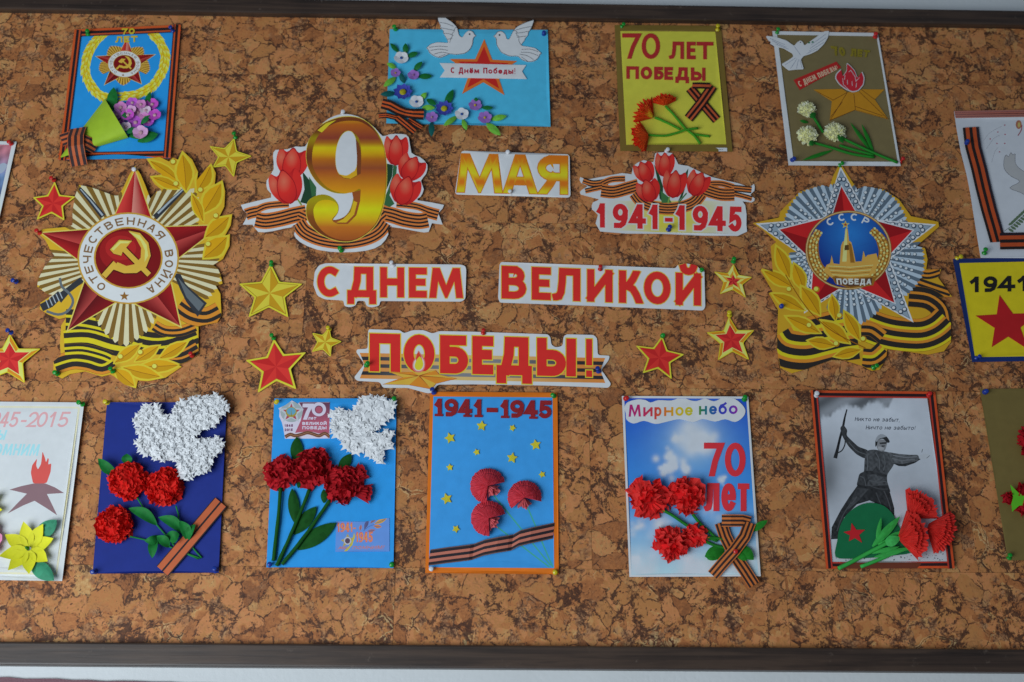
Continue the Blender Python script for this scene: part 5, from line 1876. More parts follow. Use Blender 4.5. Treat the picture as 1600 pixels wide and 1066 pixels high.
def poster_yellow():
    ring = [(172, 125), (880, 130), (957, 968), (210, 962)]
    th = Thing('poster', 'yellow poster reading 70 ЛЕТ ПОБЕДЫ with orange fringed flowers', 'poster', R3.p(580, 965), 'hand-made greeting posters', lift=.002, warp=curl(960, 40, 180, 196, .006, .002, (0, 0, .4, .4)))
    a = Art(); a.poly('olive_border', C(128, 104, 44, 1.1), R3(ring)); a.poly('yellow_paper', C(204, 196, 66, 1.25), R3([(210, 165), (842, 170), (916, 920), (250, 923)]))
    a.build(th, None, .0006, M_PAPER, base_grid=16)
    red = C(182, 46, 44, 1.15)
    def word(t, bx, y0, y1, b0, b1, s):
        x0, x1 = bx[0][0], bx[-1][1]
        cut_letters(th, red, t, R3.p(x0, y0), R3.p(x1, y1), R3.p(x0, b0), R3.p(x1, b1), s / 4.264, boxes=[((p - x0) / (x1 - x0), (q - x0) / (x1 - x0)) for p, q in bx])
    word('70', [(222, 345), (352, 474)], 180, 180, 348, 350, 27)
    word('ЛЕТ', [(538, 634), (652, 712), (718, 830)], 235, 237, 350, 353, 24)
    word('ПОБЕДЫ', [(250, 333), (345, 421), (435, 497), (503, 560), (575, 668), (680, 777)], 399, 409, 482, 496, 22)
    st = [(0, .17, C(40, 22, 22)), (.17, .37, C(206, 92, 50)), (.37, .62, C(40, 22, 22)), (.62, .83, C(206, 92, 50)), (.83, 1, C(40, 22, 22))]
    band(th, 'ribbon', [(*R3.p(672, 545), .002), (*R3.p(760, 650), .003), (*R3.p(852, 757), .002)], 15, st, mat=M_PAPER)
    band(th, 'ribbon_loop', [(*R3.p(690, 528), .004), (*R3.p(750, 528), .006), (*R3.p(806, 530), .005)], 9.5, st[1:4] and [(0, .3, C(40, 22, 22)), (.3, .7, C(206, 92, 50)), (.7, 1, C(40, 22, 22))], mat=M_PAPER)
    band(th, 'ribbon', [(*R3.p(826, 530), .004), (*R3.p(750, 640), .005), (*R3.p(664, 748), .003)], 15.5, st, mat=M_PAPER)
    a = Art(); a.poly('name_label', WHITE, R3([(741, 942), (921, 943), (922, 966), (738, 967)]))
    for k in range(9):
        a.stroke('name_label', C(90, 90, 100), R3([(756 + k * 16, 954), (756 + k * 16 + 11, 954.5)]), .9)
    a.build(th, None, .0004, M_PRINT, .0012)
    g = C(74, 160, 40)
    for p in ([(510, 665, .006), (560, 715, .005), (640, 810, .005), (700, 860, .006), (742, 915, .005)], [(440, 740, .006), (520, 775, .005), (610, 820, .006)], [(398, 858, .006), (500, 862, .005), (580, 845, .006), (650, 822, .009), (728, 812, .007)], [(690, 850, .005), (740, 858, .004), (805, 866, .003)]):
        tube(th, 'stem', smooth3([(*R3.p(x, y), h) for x, y, h in p]), .0023, g, M_CREPE, wob=.12)
    o1, o2, o3 = C(220, 44, 22, 1.3), C(232, 78, 26, 1.3), C(240, 176, 40, 1.3)
    for i, (x, y, r, a0, a1) in enumerate([(508, 664, 20, 28, 168), (435, 742, 31, 98, 196), (402, 858, 27, 122, 258)]):
        fan3d(th, 'fringed_flower', R3.p(x, y), a0, a1, r, o1, .004, .012, 2, seed=200 + i, pleats=30, ragged=.16)
        fan3d(th, 'flower_fringe', R3.p(x, y), a0 + 8, a1 - 8, r * .84, o2, .009, .017, 2, seed=210 + i, pleats=26, ragged=.22)
        fan3d(th, 'flower_fringe', R3.p(x, y), a0 + 18, a1 - 18, r * .62, o3 if i == 1 else o2, .014, .02, 1, seed=220 + i, pleats=20, ragged=.25)


def smooth3(p, n=4):
    a = np.array(p, float)
    uv = smooth_pts(a[:, :2], n)
    h = np.interp(np.linspace(0, len(a) - 1, len(uv)), np.arange(len(a)), a[:, 2])
    return [(u, v, x) for (u, v), x in zip(uv, h)]


def poster_olive_flame():
    ring = [(110, 118), (786, 130), (932, 982), (214, 977)]
    th = Thing('poster', 'olive poster in white frame with orange star, red flame and cream pompom flowers', 'poster', R4.p(575, 978), 'hand-made greeting posters', lift=.002, warp=curl(1207, 50, 190, 208, .004, .0015))
    a = Art(); a.poly('olive_paper', C(128, 112, 74, 1.1), R4(ring)); a.build(th, None, .0006, M_PAPER, base_grid=16)
    inn = [(140, 140), (778, 150), (914, 955), (246, 951)]
    for i in range(4):
        j = (i + 1) % 4
        cut(th, 'white_strip', R4([ring[i], ring[j], inn[j], inn[i]]), WHITE, .0012)
    cut_letters(th, C(150, 132, 30), '70 ЛЕТ', R4.p(484, 212), R4.p(738, 242), R4.p(506, 272), R4.p(726, 284), 3.2, mat=M_FOAM, dh=.0016, thick=.0015)
    a = Art()
    a.poly('red_tag', C(186, 40, 36, 1.15), R4([(246, 430), (520, 313), (550, 350), (286, 494)]))
    put_text(a, 'tag_letter', C(226, 196, 160), 'С ДНЕМ ПОБЕДЫ!', R4.p(270, 442), R4.p(520, 335), R4.p(286, 475), R4.p(536, 362), 1.5, each=True)
    a.build(th, None, .0006, M_PAPER, .0012)
    st = R4([(375, 492), (556, 488), (590, 510), (660, 506), (682, 490), (827, 492), (766, 556), (852, 682), (640, 623), (478, 692), (491, 566)])
    a = Art(); a.poly('orange_star', C(196, 134, 30, 1.15), st)
    br = C(110, 60, 16)
    for q in ([(375, 494), (500, 560), (590, 510)], [(590, 510), (480, 690)], [(632, 520), (642, 622)], [(668, 508), (848, 680)], [(680, 492), (766, 556)], [(478, 690), (640, 623), (850, 681)], [(640, 600), (820, 662)], [(480, 672), (560, 570)]):
        a.stroke('orange_star', br, R4(q), .8)
    a.build(th, None, .0008, M_PAPER, .0014)
    fl = [(586, 318), (612, 340), (640, 372), (656, 418), (686, 374), (702, 416), (696, 462), (662, 502), (625, 510), (580, 492), (535, 457), (511, 420), (515, 393), (549, 358), (560, 408), (586, 368)]
    a = Art(); a.poly('flame', (.7, .68, .68), R4(round_ring(fl, 10, 2)))
    cf = (610, 425)
    a.poly('flame', C(200, 40, 52, 1.15), R4(scale_ring(round_ring(fl, 10, 2), cf, .93)))
    wl = (.68, .66, .66)
    for q in ([(560, 420), (565, 460), (600, 495)], [(600, 380), (612, 368), (640, 410), (645, 440), (668, 415)], [(590, 430), (592, 460)], [(620, 440), (622, 470)], [(650, 450), (645, 480)], [(575, 400), (572, 430)]):
        a.stroke('flame', wl, R4(q), .8)
    a.build(th, None, .0008, M_PAPER, .003)
    dv = [(68, 148), (130, 155), (200, 178), (250, 213), (266, 192), (290, 176), (308, 192), (314, 212), (345, 188), (400, 150), (440, 120), (474, 116), (466, 160), (440, 202), (400, 242), (350, 266), (312, 276), (292, 300), (312, 362), (260, 364), (215, 370), (168, 330), (222, 298), (246, 280), (238, 260), (180, 227), (128, 216), (94, 196), (102, 186), (84, 176)]
    a = Art(); a.poly('dove', WHITE, R4(round_ring(dv, 8, 2)))
    gy = C(150, 156, 172)
    for q in ([(95, 165), (190, 205)], [(110, 180), (200, 222)], [(130, 200), (215, 235)], [(455, 135), (360, 205)], [(455, 160), (350, 230)], [(440, 190), (345, 248)], [(400, 230), (330, 262)], [(258, 290), (190, 335)], [(268, 295), (225, 360)], [(278, 298), (265, 358)], [(286, 300), (300, 355)], [(250, 215), (290, 270)]):
        a.stroke('dove', gy, R4(q), .7)
    a.ellipse('dove', C(30, 30, 40), R4.p(290, 190), .9, .9, 8)
    for c_ in ((345, 192), (368, 188)):
        a.ellipse('dove', C(40, 130, 90), R4.p(*c_), 2.0, 1.3, 10)
    a.build(th, None, .0008, M_PRINT, .003)
    g = C(34, 132, 36)
    for p in ([(370, 662, .008), (400, 710, .006), (436, 768, .004)], [(370, 832, .008), (480, 862, .006), (620, 905, .004), (762, 926, .003)], [(540, 850, .006), (640, 880, .005), (760, 912, .003)], [(560, 805, .01), (680, 862, .007), (800, 915, .004), (912, 960, .003)]):
        tube(th, 'stem', smooth3([(*R4.p(x, y), h) for x, y, h in p]), .0026, g, M_PAPER)
    for b_, t_, w_ in (((495, 882), (300, 946), 6), ((745, 892), (608, 702), 6), ((762, 905), (682, 712), 6), ((340, 705), (285, 690), 5)):
        leaf(th, 'leaf', R4.p(*b_), R4.p(*t_), w_, g, .002, .006, .002)
    for i, (x, y, r) in enumerate([(327, 625, 16), (332, 790, 18), (508, 772, 19)]):
        petals(th, 'pompom_flower', R4.p(x, y), r, C(226, 222, 160, 1.15), .004, 190, dome=.8, ragged=.3, seed=i + 5, width=.26, col2=C(240, 238, 200, 1.15))
    for x, y, x2, y2 in ((352, 672, 388, 640), (345, 845, 380, 825), (530, 775, 565, 835)):
        leaf(th, 'calyx', R4.p(x, y), R4.p(x2, y2), 9, C(28, 118, 34), .014, .012, .003)


# ================================================================== bottom row
def poster_dark_blue():
    ring = [(540, 125), (1145, 125), (1103, 985), (467, 990)]
    th = Thing('poster', 'dark blue poster with fluffy white dove and three red pompom carnations', 'poster', S3.p(785, 985), 'hand-made greeting posters', lift=.002, warp=curl(146, 628, 200, 267, .006, .002, (0, .6, .3, .3)))
    a = Art(); a.poly('blue_paper', C(28, 46, 128, 1.15), S3(ring)); a.build(th, None, .0006, M_PAPER, base_grid=16)
    dv = [(668, 210), (690, 180), (735, 142), (790, 142), (832, 190), (862, 208), (872, 150), (930, 115), (1000, 95), (1100, 82), (1156, 148), (1118, 190), (1095, 230), (1020, 265), (972, 302), (1030, 312), (1110, 300), (1128, 345), (1108, 380), (1072, 402), (1058, 465), (980, 490), (945, 522), (907, 493), (892, 420), (840, 423), (780, 415), (715, 378), (678, 330), (702, 290), (692, 240)]
    tufts(th, 'tufted_dove', S3(dv), (.86, .86, .86), 4.6, .015, 3.0)
    g = C(26, 126, 52)
    for p in ([(688, 600, .008), (740, 680, .004), (840, 800, .003), (905, 870, .003), (1010, 912, .003)], [(888, 648, .008), (900, 690, .004), (908, 735, .003), (960, 840, .003), (1018, 910, .003)], [(655, 802, .008), (735, 820, .003), (850, 852, .003), (1000, 915, .003)]):
        tube(th, 'stem', smooth3([(*S3.p(x, y), h) for x, y, h in p]), .0013, g)
    for b_, t_, w_, bd in (((588, 492), (494, 408), 17, -2), ((640, 438), (640, 384), 17, 0), ((790, 742), (648, 660), 18, 5), ((922, 782), (798, 705), 18, 6), ((945, 818), (905, 722), 17, 4), ((950, 820), (986, 740), 12, -4), ((840, 800), (905, 790), 20, 3), ((785, 800), (768, 912), 15, 2), ((800, 800), (730, 826), 14, -3), ((855, 855), (790, 800), 16, 2)):
        leaf(th, 'leaf', S3.p(*b_), S3.p(*t_), w_, g, .004, .012, .006, bend=bd, fold=-.35)
    for i, (x, y, r) in enumerate([(648, 525, 29.5), (832, 556, 30), (580, 745, 28.5)]):
        petals(th, 'carnation', S3.p(x, y), r, C(216, 30, 26, 1.15), .004, 130, dome=.72, ragged=.16, seed=i + 20, width=.58, col2=C(230, 46, 36, 1.15))
    st = [(0, .06, C(44, 36, 38)), (.06, .43, C(206, 104, 62)), (.43, .55, C(44, 36, 38)), (.55, .92, C(206, 104, 62)), (.92, 1, C(44, 36, 38))]
    band(th, 'ribbon', [(*S3.p(820, 977), .004), (*S3.p(918, 862), .005), (*S3.p(1016, 746), .006), (*S3.p(1114, 630), .004)], 24.5, st, mat=M_PAPER)


def poster_light_blue():
    ring = [(133, 78), (790, 78), (773, 990), (90, 986)]
    th = Thing('poster', 'bright blue poster with white tissue dove and three dark red carnations on green stems', 'poster', S4.p(430, 988), 'hand-made greeting posters', lift=.002, warp=curl(417, 622, 203, 266, .006, .002, (0, 0, .3, .2)))
    a = Art(); a.poly('blue_paper', C(44, 150, 228, 1.2), S4(ring)); a.build(th, None, .0006, M_PAPER, base_grid=16)
    # glued anniversary print
    a = Art()
    pk, dk, wh = C(186, 92, 112, 1.1), C(112, 66, 88, 1.1), C(222, 212, 226, 1.1)
    a.poly('anniversary_print', wh, TB([(415, 145), (540, 215), (570, 180), (1200, 180), (1200, 935), (270, 940), (235, 720), (205, 600), (150, 480), (160, 350), (132, 310), (280, 240)]))
    def gr(u, v):
        x, y = (u - TB.x0) * TB.k, (v - TB.y0) * TB.k
        return mix(dk, pk, (y - 250) / 350)
    a.poly('anniversary_print', gr, TB([(560, 185), (1200, 185), (1190, 830), (960, 830), (860, 800), (740, 790), (480, 820), (600, 560), (650, 330)]), 3)
    put_text(a, 'print_letter', wh, '7', TB.p(640, 210), TB.p(860, 210), TB.p(600, 545), TB.p(820, 545), 6)
    a.ring('print_letter', wh, [TB(ell((975, 330), 150, 145, 24)), TB(ell((975, 335), 85, 85, 20))])
    a.ellipse('print_letter', pk, TB.p(975, 335), 5, 5, 14)
    put_text(a, 'print_letter', wh, 'лет', TB.p(755, 490), TB.p(925, 490), TB.p(745, 545), TB.p(915, 545), 1.1)
    put_text(a, 'print_letter', wh, 'ВЕЛИКОЙ', TB.p(630, 592), TB.p(1138, 592), TB.p(630, 655), TB.p(1138, 655), 1.3)
    put_text(a, 'print_letter', wh, 'ПОБЕДЫ', TB.p(630, 680), TB.p(1135, 680), TB.p(630, 745), TB.p(1135, 745), 1.3)
    put_text(a, 'print_letter', C(130, 70, 110), '1945', TB.p(262, 640), TB.p(438, 640), TB.p(262, 695), TB.p(438, 695), 1.2)
    put_text(a, 'print_letter', C(130, 70, 110), '2015', TB.p(262, 728), TB.p(432, 728), TB.p(262, 785), TB.p(432, 785), 1.2)
    art_band(a, 'print_ribbon', TB(smooth_pts([(275, 905), (380, 850), (480, 880), (620, 850), (740, 815), (860, 845), (980, 880), (1100, 830), (1205, 905)], 3)), 5.5, geo([C(150, 96, 60), C(70, 50, 60), C(190, 130, 80), C(80, 56, 62), C(170, 110, 70)]))
    a.ellipse('small_order', C(176, 186, 186), TB.p(405, 385), 17.5, 16, 20)
    sr, sc = star_pts(TB([(412, 150), (668, 318), (560, 590), (230, 590), (135, 318)]), .46)
    a.poly('small_order', C(206, 210, 214), sr)
    sr, sc = star_pts(TB([(403, 205), (580, 340), (510, 545), (280, 545), (228, 340)]), .42)
    a.poly('small_order', C(190, 70, 90), sr)
    a.ellipse('small_order', C(180, 160, 70), TB.p(400, 385), 8.8, 8, 20); a.ellipse('small_order', C(110, 176, 200), TB.p(400, 370), 7, 5.8, 18); a.poly('small_order', C(150, 140, 60), TB([(390, 470), (400, 320), (415, 470)]))
    a.build(th, None, .0004, M_PRINT, .0009)
    a = Art()
    a.poly('memory_print', C(104, 150, 220, 1.1), TC([(150, 210), (780, 225), (1360, 140), (1360, 900), (130, 910)]))
    rd, yl = C(222, 100, 100, 1.1), C(230, 160, 90, 1.1)
    for t, x0, x1, y0, y1 in (('1941-', 170, 600, 245, 460), ('1945', 595, 985, 455, 690)):
        put_text(a, 'print_letter', rd, t, TC.p(x0, y0), TC.p(x1, y0 - 5), TC.p(x0, y1), TC.p(x1, y1), 3.0, gap=.05)
        put_text(a, 'print_letter', yl, t, TC.p(x0 + 14, y0 + 22), TC.p(x1 - 10, y0 + 17), TC.p(x0 + 14, y1 - 16), TC.p(x1 - 10, y1 - 16), 1.2, gap=.12)
    for b_, t_, w_, c_ in (((790, 400), (885, 155), 75, (96, 96, 140)), ((930, 260), (1085, 95), 70, (170, 120, 110)), ((1020, 270), (1300, 150), 85, (224, 170, 70)), ((1000, 320), (1180, 340), 80, (220, 140, 80)), ((860, 440), (1040, 410), 60, (176, 120, 120)), ((690, 430), (715, 290), 55, (214, 130, 90))):
        leaf_print(a, 'print_sprig', b_, t_, w_, C(*c_, 1.1), C(*c_, 1.1), C(90, 100, 150), TC)
    a.stroke('print_sprig', C(80, 96, 170), TC(smooth_pts([(770, 430), (830, 380), (920, 320), (1020, 290)], 3)), .7)
    r10, c = star_pts(TC([(410, 490), (560, 590), (520, 780), (300, 790), (250, 640)]), .5)
    a.poly('print_order', C(190, 170, 100), r10); a.ellipse('print_order', C(206, 206, 214), TC.p(408, 658), 5.8, 6.2, 18); a.ellipse('print_order', C(96, 76, 96), TC.p(408, 658), 4.0, 4.3, 16)
    a.poly('print_order', C(210, 196, 70), TC([(560, 470), (580, 560), (520, 740), (400, 890), (320, 900), (480, 740)]))
    put_text(a, 'print_letter', C(206, 130, 120), 'помним!', TC.p(520, 780), TC.p(1240, 760), TC.p(510, 850), TC.p(1215, 850), 1.2, slant=.3)
    put_text(a, 'print_letter', C(206, 130, 120), 'Мы', TC.p(215, 780), TC.p(400, 780), TC.p(190, 850), TC.p(380, 850), 1.2, slant=.3)
    a.build(th, None, .0004, M_PRINT, .0009)
    dv = [(432, 165), (480, 130), (545, 147), (570, 110), (610, 72), (700, 67), (782, 97), (773, 130), (758, 185), (700, 207), (690, 245), (652, 262), (700, 272), (740, 238), (763, 262), (763, 348), (720, 360), (713, 408), (690, 423), (642, 398), (625, 360), (545, 373), (502, 343), (490, 295), (447, 268), (442, 220)]
    tufts(th, 'tissue_dove', S4(dv), (.86, .86, .86), 6.4, .013, 4.4, seed=9)
    g = C(32, 92, 34)
    for b_, t_, w_ in (((252, 425), (254, 283), 20), ((480, 470), (548, 374), 17), ((246, 748), (228, 560), 18), ((236, 808), (360, 658), 21), ((258, 888), (466, 746), 25), ((400, 640), (398, 565), 10), ((262, 560), (265, 520), 6)):
        leaf(th, 'leaf', S4.p(*b_), S4.p(*t_), w_, g, .002, .005, .003, mat=M_CREPE)
    for p in ([(165, 560, .007), (158, 680, .006), (142, 830, .005), (128, 950, .005)], [(322, 568, .007), (270, 700, .007), (200, 860, .006), (145, 978, .005)], [(432, 626, .007), (360, 730, .007), (265, 860, .006), (174, 970, .005)]):
        tube(th, 'stem', smooth3([(*S4.p(x, y), h) for x, y, h in p], 6), .0031, g, M_CREPE, wob=.1)
    red = C(180, 30, 38, 1.2)
    for i, (x, y, r, n, lx) in enumerate([(180, 475, 27, 44, 0), (335, 452, 31, 50, 0), (500, 545, 31, 46, .1)]):
        petals(th, 'carnation', S4.p(x, y), r, red, .006, n, dome=.6, ragged=.22, seed=i + 40, width=.95, lean=(lx, 0), core_k=.7)
    fan3d(th, 'carnation_petals', S4.p(500, 565), -28, 12, 46, red, .006, .012, 2, seed=4, pleats=10)
    fan3d(th, 'carnation_petals', S4.p(505, 545), 15, 55, 42, red, .006, .012, 2, seed=5, pleats=10)
    fan3d(th, 'carnation_petals', S4.p(400, 500), -50, 40, 26, red, .010, .02, 2, seed=6, pleats=10)


def foam_star(th, c, r, rot, col, name='foam_star'):
    t = [(c[0] + r * math.cos(rot + math.radians(90 - 72 * i)), c[1] - r * math.sin(rot + math.radians(90 - 72 * i))) for i in range(5)]
    r10, cc = star_pts(t, .46)
    cut(th, name, round_ring(r10, 1.2, 2), col, .0022, .0022, M_FOAM)


def poster_orange_border():
    ring = [(110, 42), (794, 47), (801, 1023), (84, 1016)]
    th = Thing('poster', 'orange-bordered blue poster reading 1941-1945 with small yellow stars', 'poster', S5.p(440, 1018), 'hand-made greeting posters', lift=.002, warp=curl(665, 613, 205, 283, .005, .002, (0, 0, .3, .3)))
    a = Art(); a.poly('orange_border', C(236, 116, 26, 1.15), S5(ring)); a.poly('blue_paper', C(60, 150, 216, 1.25), S5([(128, 68), (768, 73), (776, 990), (104, 985)]))
    lg = C(70, 170, 150, 1.15)
    for p in ([(445, 590), (600, 780), (680, 880), (758, 975)], [(628, 650), (675, 760), (720, 870), (770, 985)], [(465, 765), (525, 810), (640, 900), (752, 985)]):
        a.stroke('drawn_stem', lg, S5(smooth_pts(p, 3)), 2.2)
    a.build(th, None, .0006, M_PAPER, base_grid=16)
    bx = [(135, 181), (187, 259), (263, 335), (347, 394), (413, 473), (490, 537), (540, 614), (617, 687), (693, 764)]
    x0, x1 = 135, 764
    cut_letters(th, C(150, 22, 30, 1.1), '1941-1945', S5.p(x0, 79), S5.p(x1, 90), S5.p(x0, 172), S5.p(x1, 185), 6.4, boxes=[((p - x0) / (x1 - x0), (q - x0) / (x1 - x0)) for p, q in bx], mat=M_FOAM, dh=.002, thick=.002, name='numeral')
    # feet of the slab-serif ones
    for k, (x, y) in enumerate([(156, 168), (370, 173), (512, 178), (310, 172), (664, 182)]):
        cut(th, 'numeral_foot', S5([(x - 22, y - 7), (x + 22, y - 6), (x + 22, y + 5), (x - 22, y + 4)]), C(150, 22, 30, 1.1), .0024, .002, M_FOAM)
    for i, (x, y, r) in enumerate([(217, 290, 32), (387, 225, 30), (553, 236, 20), (677, 327, 31), (360, 366, 20), (551, 397, 31), (216, 448, 21), (712, 486, 20), (199, 617, 33), (249, 779, 23)]):
        foam_star(th, S5.p(x, y), r / 3.439, random.uniform(-.5, .5), C(212, 196, 40, 1.15))
    pink, p2 = C(212, 62, 74, 1.2), C(224, 84, 90, 1.2)
    for i, (x, y, r, a0, a1) in enumerate([(420, 548, 27, 22, 258), (618, 610, 26, -6, 212), (424, 722, 27, 20, 268)]):
        # a ball of folded tissue, cut away on one side where the folds show
        mid = (a0 + a1) / 2 + 180
        fan3d(th, 'tissue_carnation', S5.p(x, y), a0 - 8, a1 + 8, r * 1.02, pink, .003, .020, 2, seed=60 + i, pleats=70, ragged=.03, inner=.0, dome=True, zg=.0007)
        fan3d(th, 'tissue_folds', S5.p(x - 6, y - 6), mid - 46, mid + 36, r * .74, C(230, 100, 104, 1.2), .010, .014, 3, seed=70 + i, pleats=9, ragged=.2, inner=.0)
    st = [(0, .06, C(120, 90, 86)), (.06, .24, C(46, 38, 44)), (.24, .42, C(206, 122, 100)), (.42, .6, C(46, 38, 44)), (.6, .78, C(206, 122, 100)), (.78, .94, C(46, 38, 44)), (.94, 1, C(120, 90, 86))]
    band(th, 'ribbon', [(*S5.p(106, 934), .001), (*S5.p(200, 921), .002), (*S5.p(322, 906), .004), (*S5.p(342, 902), .002), (*S5.p(400, 880), .006), (*S5.p(470, 866), .009), (*S5.p(530, 856), .007), (*S5.p(552, 852), .004), (*S5.p(590, 830), .007), (*S5.p(650, 815), .008), (*S5.p(720, 800), .004), (*S5.p(775, 788), .001)], 25.5, st, mat=M_PAPER, dirs=(-.12, 1))


def poster_sky():
    ring = [(70, 61), (708, 64), (771, 971), (108, 974)]
    th = Thing('poster', 'sky-photo poster reading Мирное небо 70 лет with ragged red carnations', 'poster', S6.p(440, 970), 'hand-made greeting posters', lift=.002, warp=curl(973, 619, 208, 282, .005, .002, (0, 0, .3, .5)))
    rnd = random.Random(12)
    blobs = [(430, 270, 80, 1.0), (345, 270, 30, .5), (300, 370, 42, .95), (330, 430, 40, .9), (290, 430, 32, .9), (390, 410, 36, .6), (470, 300, 60, .8), (575, 485, 24, .8), (480, 590, 50, .5), (140, 720, 36, .6), (130, 880, 30, .6), (700, 880, 90, .6), (450, 930, 130, .55), (200, 940, 90, .5), (600, 940, 80, .6), (250, 700, 60, .35), (540, 640, 50, .3)]
    sub_b = []
    for x, y, r, k in blobs:
        for _ in range(9):
            sub_b.append((x + rnd.gauss(0, r * .55), y + rnd.gauss(0, r * .5), r * rnd.uniform(.25, .55), k * rnd.uniform(.4, .9)))
    def sky(u, v):
        x, y = (u - S6.x0) * S6.k, (v - S6.y0) * S6.k
        t = (y - 70) / 890
        c = mix(C(24, 72, 190, 1.2), C(64, 146, 224, 1.2), t / .55) if t < .55 else mix(C(64, 146, 224, 1.2), C(176, 210, 238, 1.25), (t - .55) / .45)
        d = math.hypot(x - 430, y - 300)
        c = mix(c, C(140, 190, 236, 1.2), .75 * math.exp(-(d / 190) ** 2))
        c = mix(c, (.8, .82, .85), .95 * math.exp(-(math.hypot(x - 432, y - 262) / 85) ** 2))
        w = 0
        for bx, by, r, k in sub_b:
            q = ((x - bx) ** 2 + (y - by) ** 2) / (r * r)
            if q < 6:
                w += k * math.exp(-q)
        return mix(c, (.76, .79, .83), min(.95, w * 1.15))
    a = Art(); a.poly('white_paper', WHITE, S6(ring)); a.poly('sky_photo', sky, S6([(82, 72), (698, 75), (758, 962), (118, 965)]), 3.2)
    a.build(th, None, .0006, M_PRINT, base_grid=30)
    a = Art()
    cl = [(84, 118), (100, 92), (150, 78), (190, 82), (215, 94), (255, 82), (320, 84), (370, 69), (420, 84), (450, 86), (490, 74), (535, 88), (575, 72), (625, 70), (668, 96), (693, 132), (682, 166), (642, 192), (592, 178), (540, 190), (480, 177), (430, 192), (362, 178), (300, 190), (240, 202), (182, 186), (130, 200), (94, 180), (90, 150)]
    a.poly('cloud_banner', WHITE, S6(smooth_pts(cl, 3, True)))
    rb = [(105, (178, 40, 120)), (175, (200, 40, 100)), (240, (214, 70, 60)), (300, (226, 130, 40)), (350, (222, 186, 40)), (425, (200, 190, 50)), (470, (40, 130, 80)), (510, (40, 110, 150)), (560, (50, 70, 180)), (610, (80, 60, 180)), (655, (150, 50, 160))]
    def rain(u, v):
        x = (u - S6.x0) * S6.k
        for (x0, c0), (x1, c1) in zip(rb, rb[1:]):
            if x <= x1:
                return mix(C(*c0, 1.15), C(*c1, 1.15), (x - x0) / (x1 - x0))
        return C(*rb[-1][1], 1.15)
    for t, bx, y0, y1, b0, b1, hs in (('Мирное', [(105, 165), (178, 225), (234, 270), (283, 330), (340, 382), (388, 428)], 118, 116, 166, 160, [1.28, 1, 1, 1, 1, 1]), ('небо', [(459, 500), (510, 550), (558, 600), (610, 654)], 112, 108, 156, 152, [1, 1, 1, 1])):
        x0, x1 = bx[0][0], bx[-1][1]
        for i, (ch, shapes) in enumerate(text_shapes(t, S6.p(x0, y0), S6.p(x1, y1), S6.p(x0, b0), S6.p(x1, b1), 3.5, boxes=[((p - x0) / (x1 - x0), (q - x0) / (x1 - x0)) for p, q in bx], heights=hs)):
            for rr in shapes:
                a.ring(f'rainbow_letter#{i}{t}', rain, rr)
    a.build(th, None, .0006, M_PAPER, .0014)
    red = C(222, 52, 62, 1.15)
    for t, bx, y0, y1, b0, b1 in (('70', [(484, 584), (590, 694)], 297, 297, 466, 468), ('лет', [(488, 562), (572, 646), (655, 713)], 500, 503, 642, 643)):
        x0, x1 = bx[0][0], bx[-1][1]
        cut_letters(th, red, t, S6.p(x0, y0), S6.p(x1, y1), S6.p(x0, b0), S6.p(x1, b1), 9.2, boxes=[((p - x0) / (x1 - x0), (q - x0) / (x1 - x0)) for p, q in bx])
    g = C(40, 130, 44)
    for p in ([(252, 625, .008), (320, 660, .007), (400, 715, .006), (480, 765, .005), (552, 792, .004)], [(428, 658, .008), (470, 710, .006), (510, 745, .005), (556, 790, .004)], [(490, 775, .008), (560, 780, .005), (600, 800, .004)], [(492, 795, .007), (540, 815, .005), (600, 830, .004)]):
        tube(th, 'stem', smooth3([(*S6.p(x, y), h) for x, y, h in p]), .0026, g, M_CREPE)
    for b_, t_, w_ in (((585, 838), (488, 872), 22), ((560, 860), (500, 884), 12), ((720, 745), (806, 688), 11), ((660, 815), (736, 888), 18), ((650, 840), (700, 892), 14)):
        leaf(th, 'leaf', S6.p(*b_), S6.p(*t_), w_, C(46, 146, 46), .003, .009, .004, mat=M_CREPE)
    rc, rc2 = C(220, 30, 32, 1.2), C(236, 56, 50, 1.2)
    for i, (x, y, r, n) in enumerate([(200, 578, 31, 34), (388, 570, 28, 32), (318, 806, 27, 30), (440, 765, 20, 16)]):
        petals(th, 'carnation', S6.p(x, y), r, rc, .005, n, dome=.6, ragged=.42, seed=i + 80, width=1.0, col2=rc2, core_k=.62)
    st = stripes(C(214, 118, 52), C(52, 32, 30), .07)
    band(th, 'ribbon', [(*S6.p(568, 700), .006), (*S6.p(592, 772), .007), (*S6.p(640, 868), .007), (*S6.p(688, 938), .006), (*S6.p(738, 1016), .005)], 19.5, st)
    band(th, 'ribbon_loop', [(*S6.p(574, 690), .007), (*S6.p(620, 690), .011), (*S6.p(680, 690), .011), (*S6.p(716, 700), .009)], 19, st)
    band(th, 'ribbon', [(*S6.p(716, 700), .010), (*S6.p(690, 770), .012), (*S6.p(640, 838), .012), (*S6.p(580, 905), .009), (*S6.p(528, 966), .005)], 19.5, st)


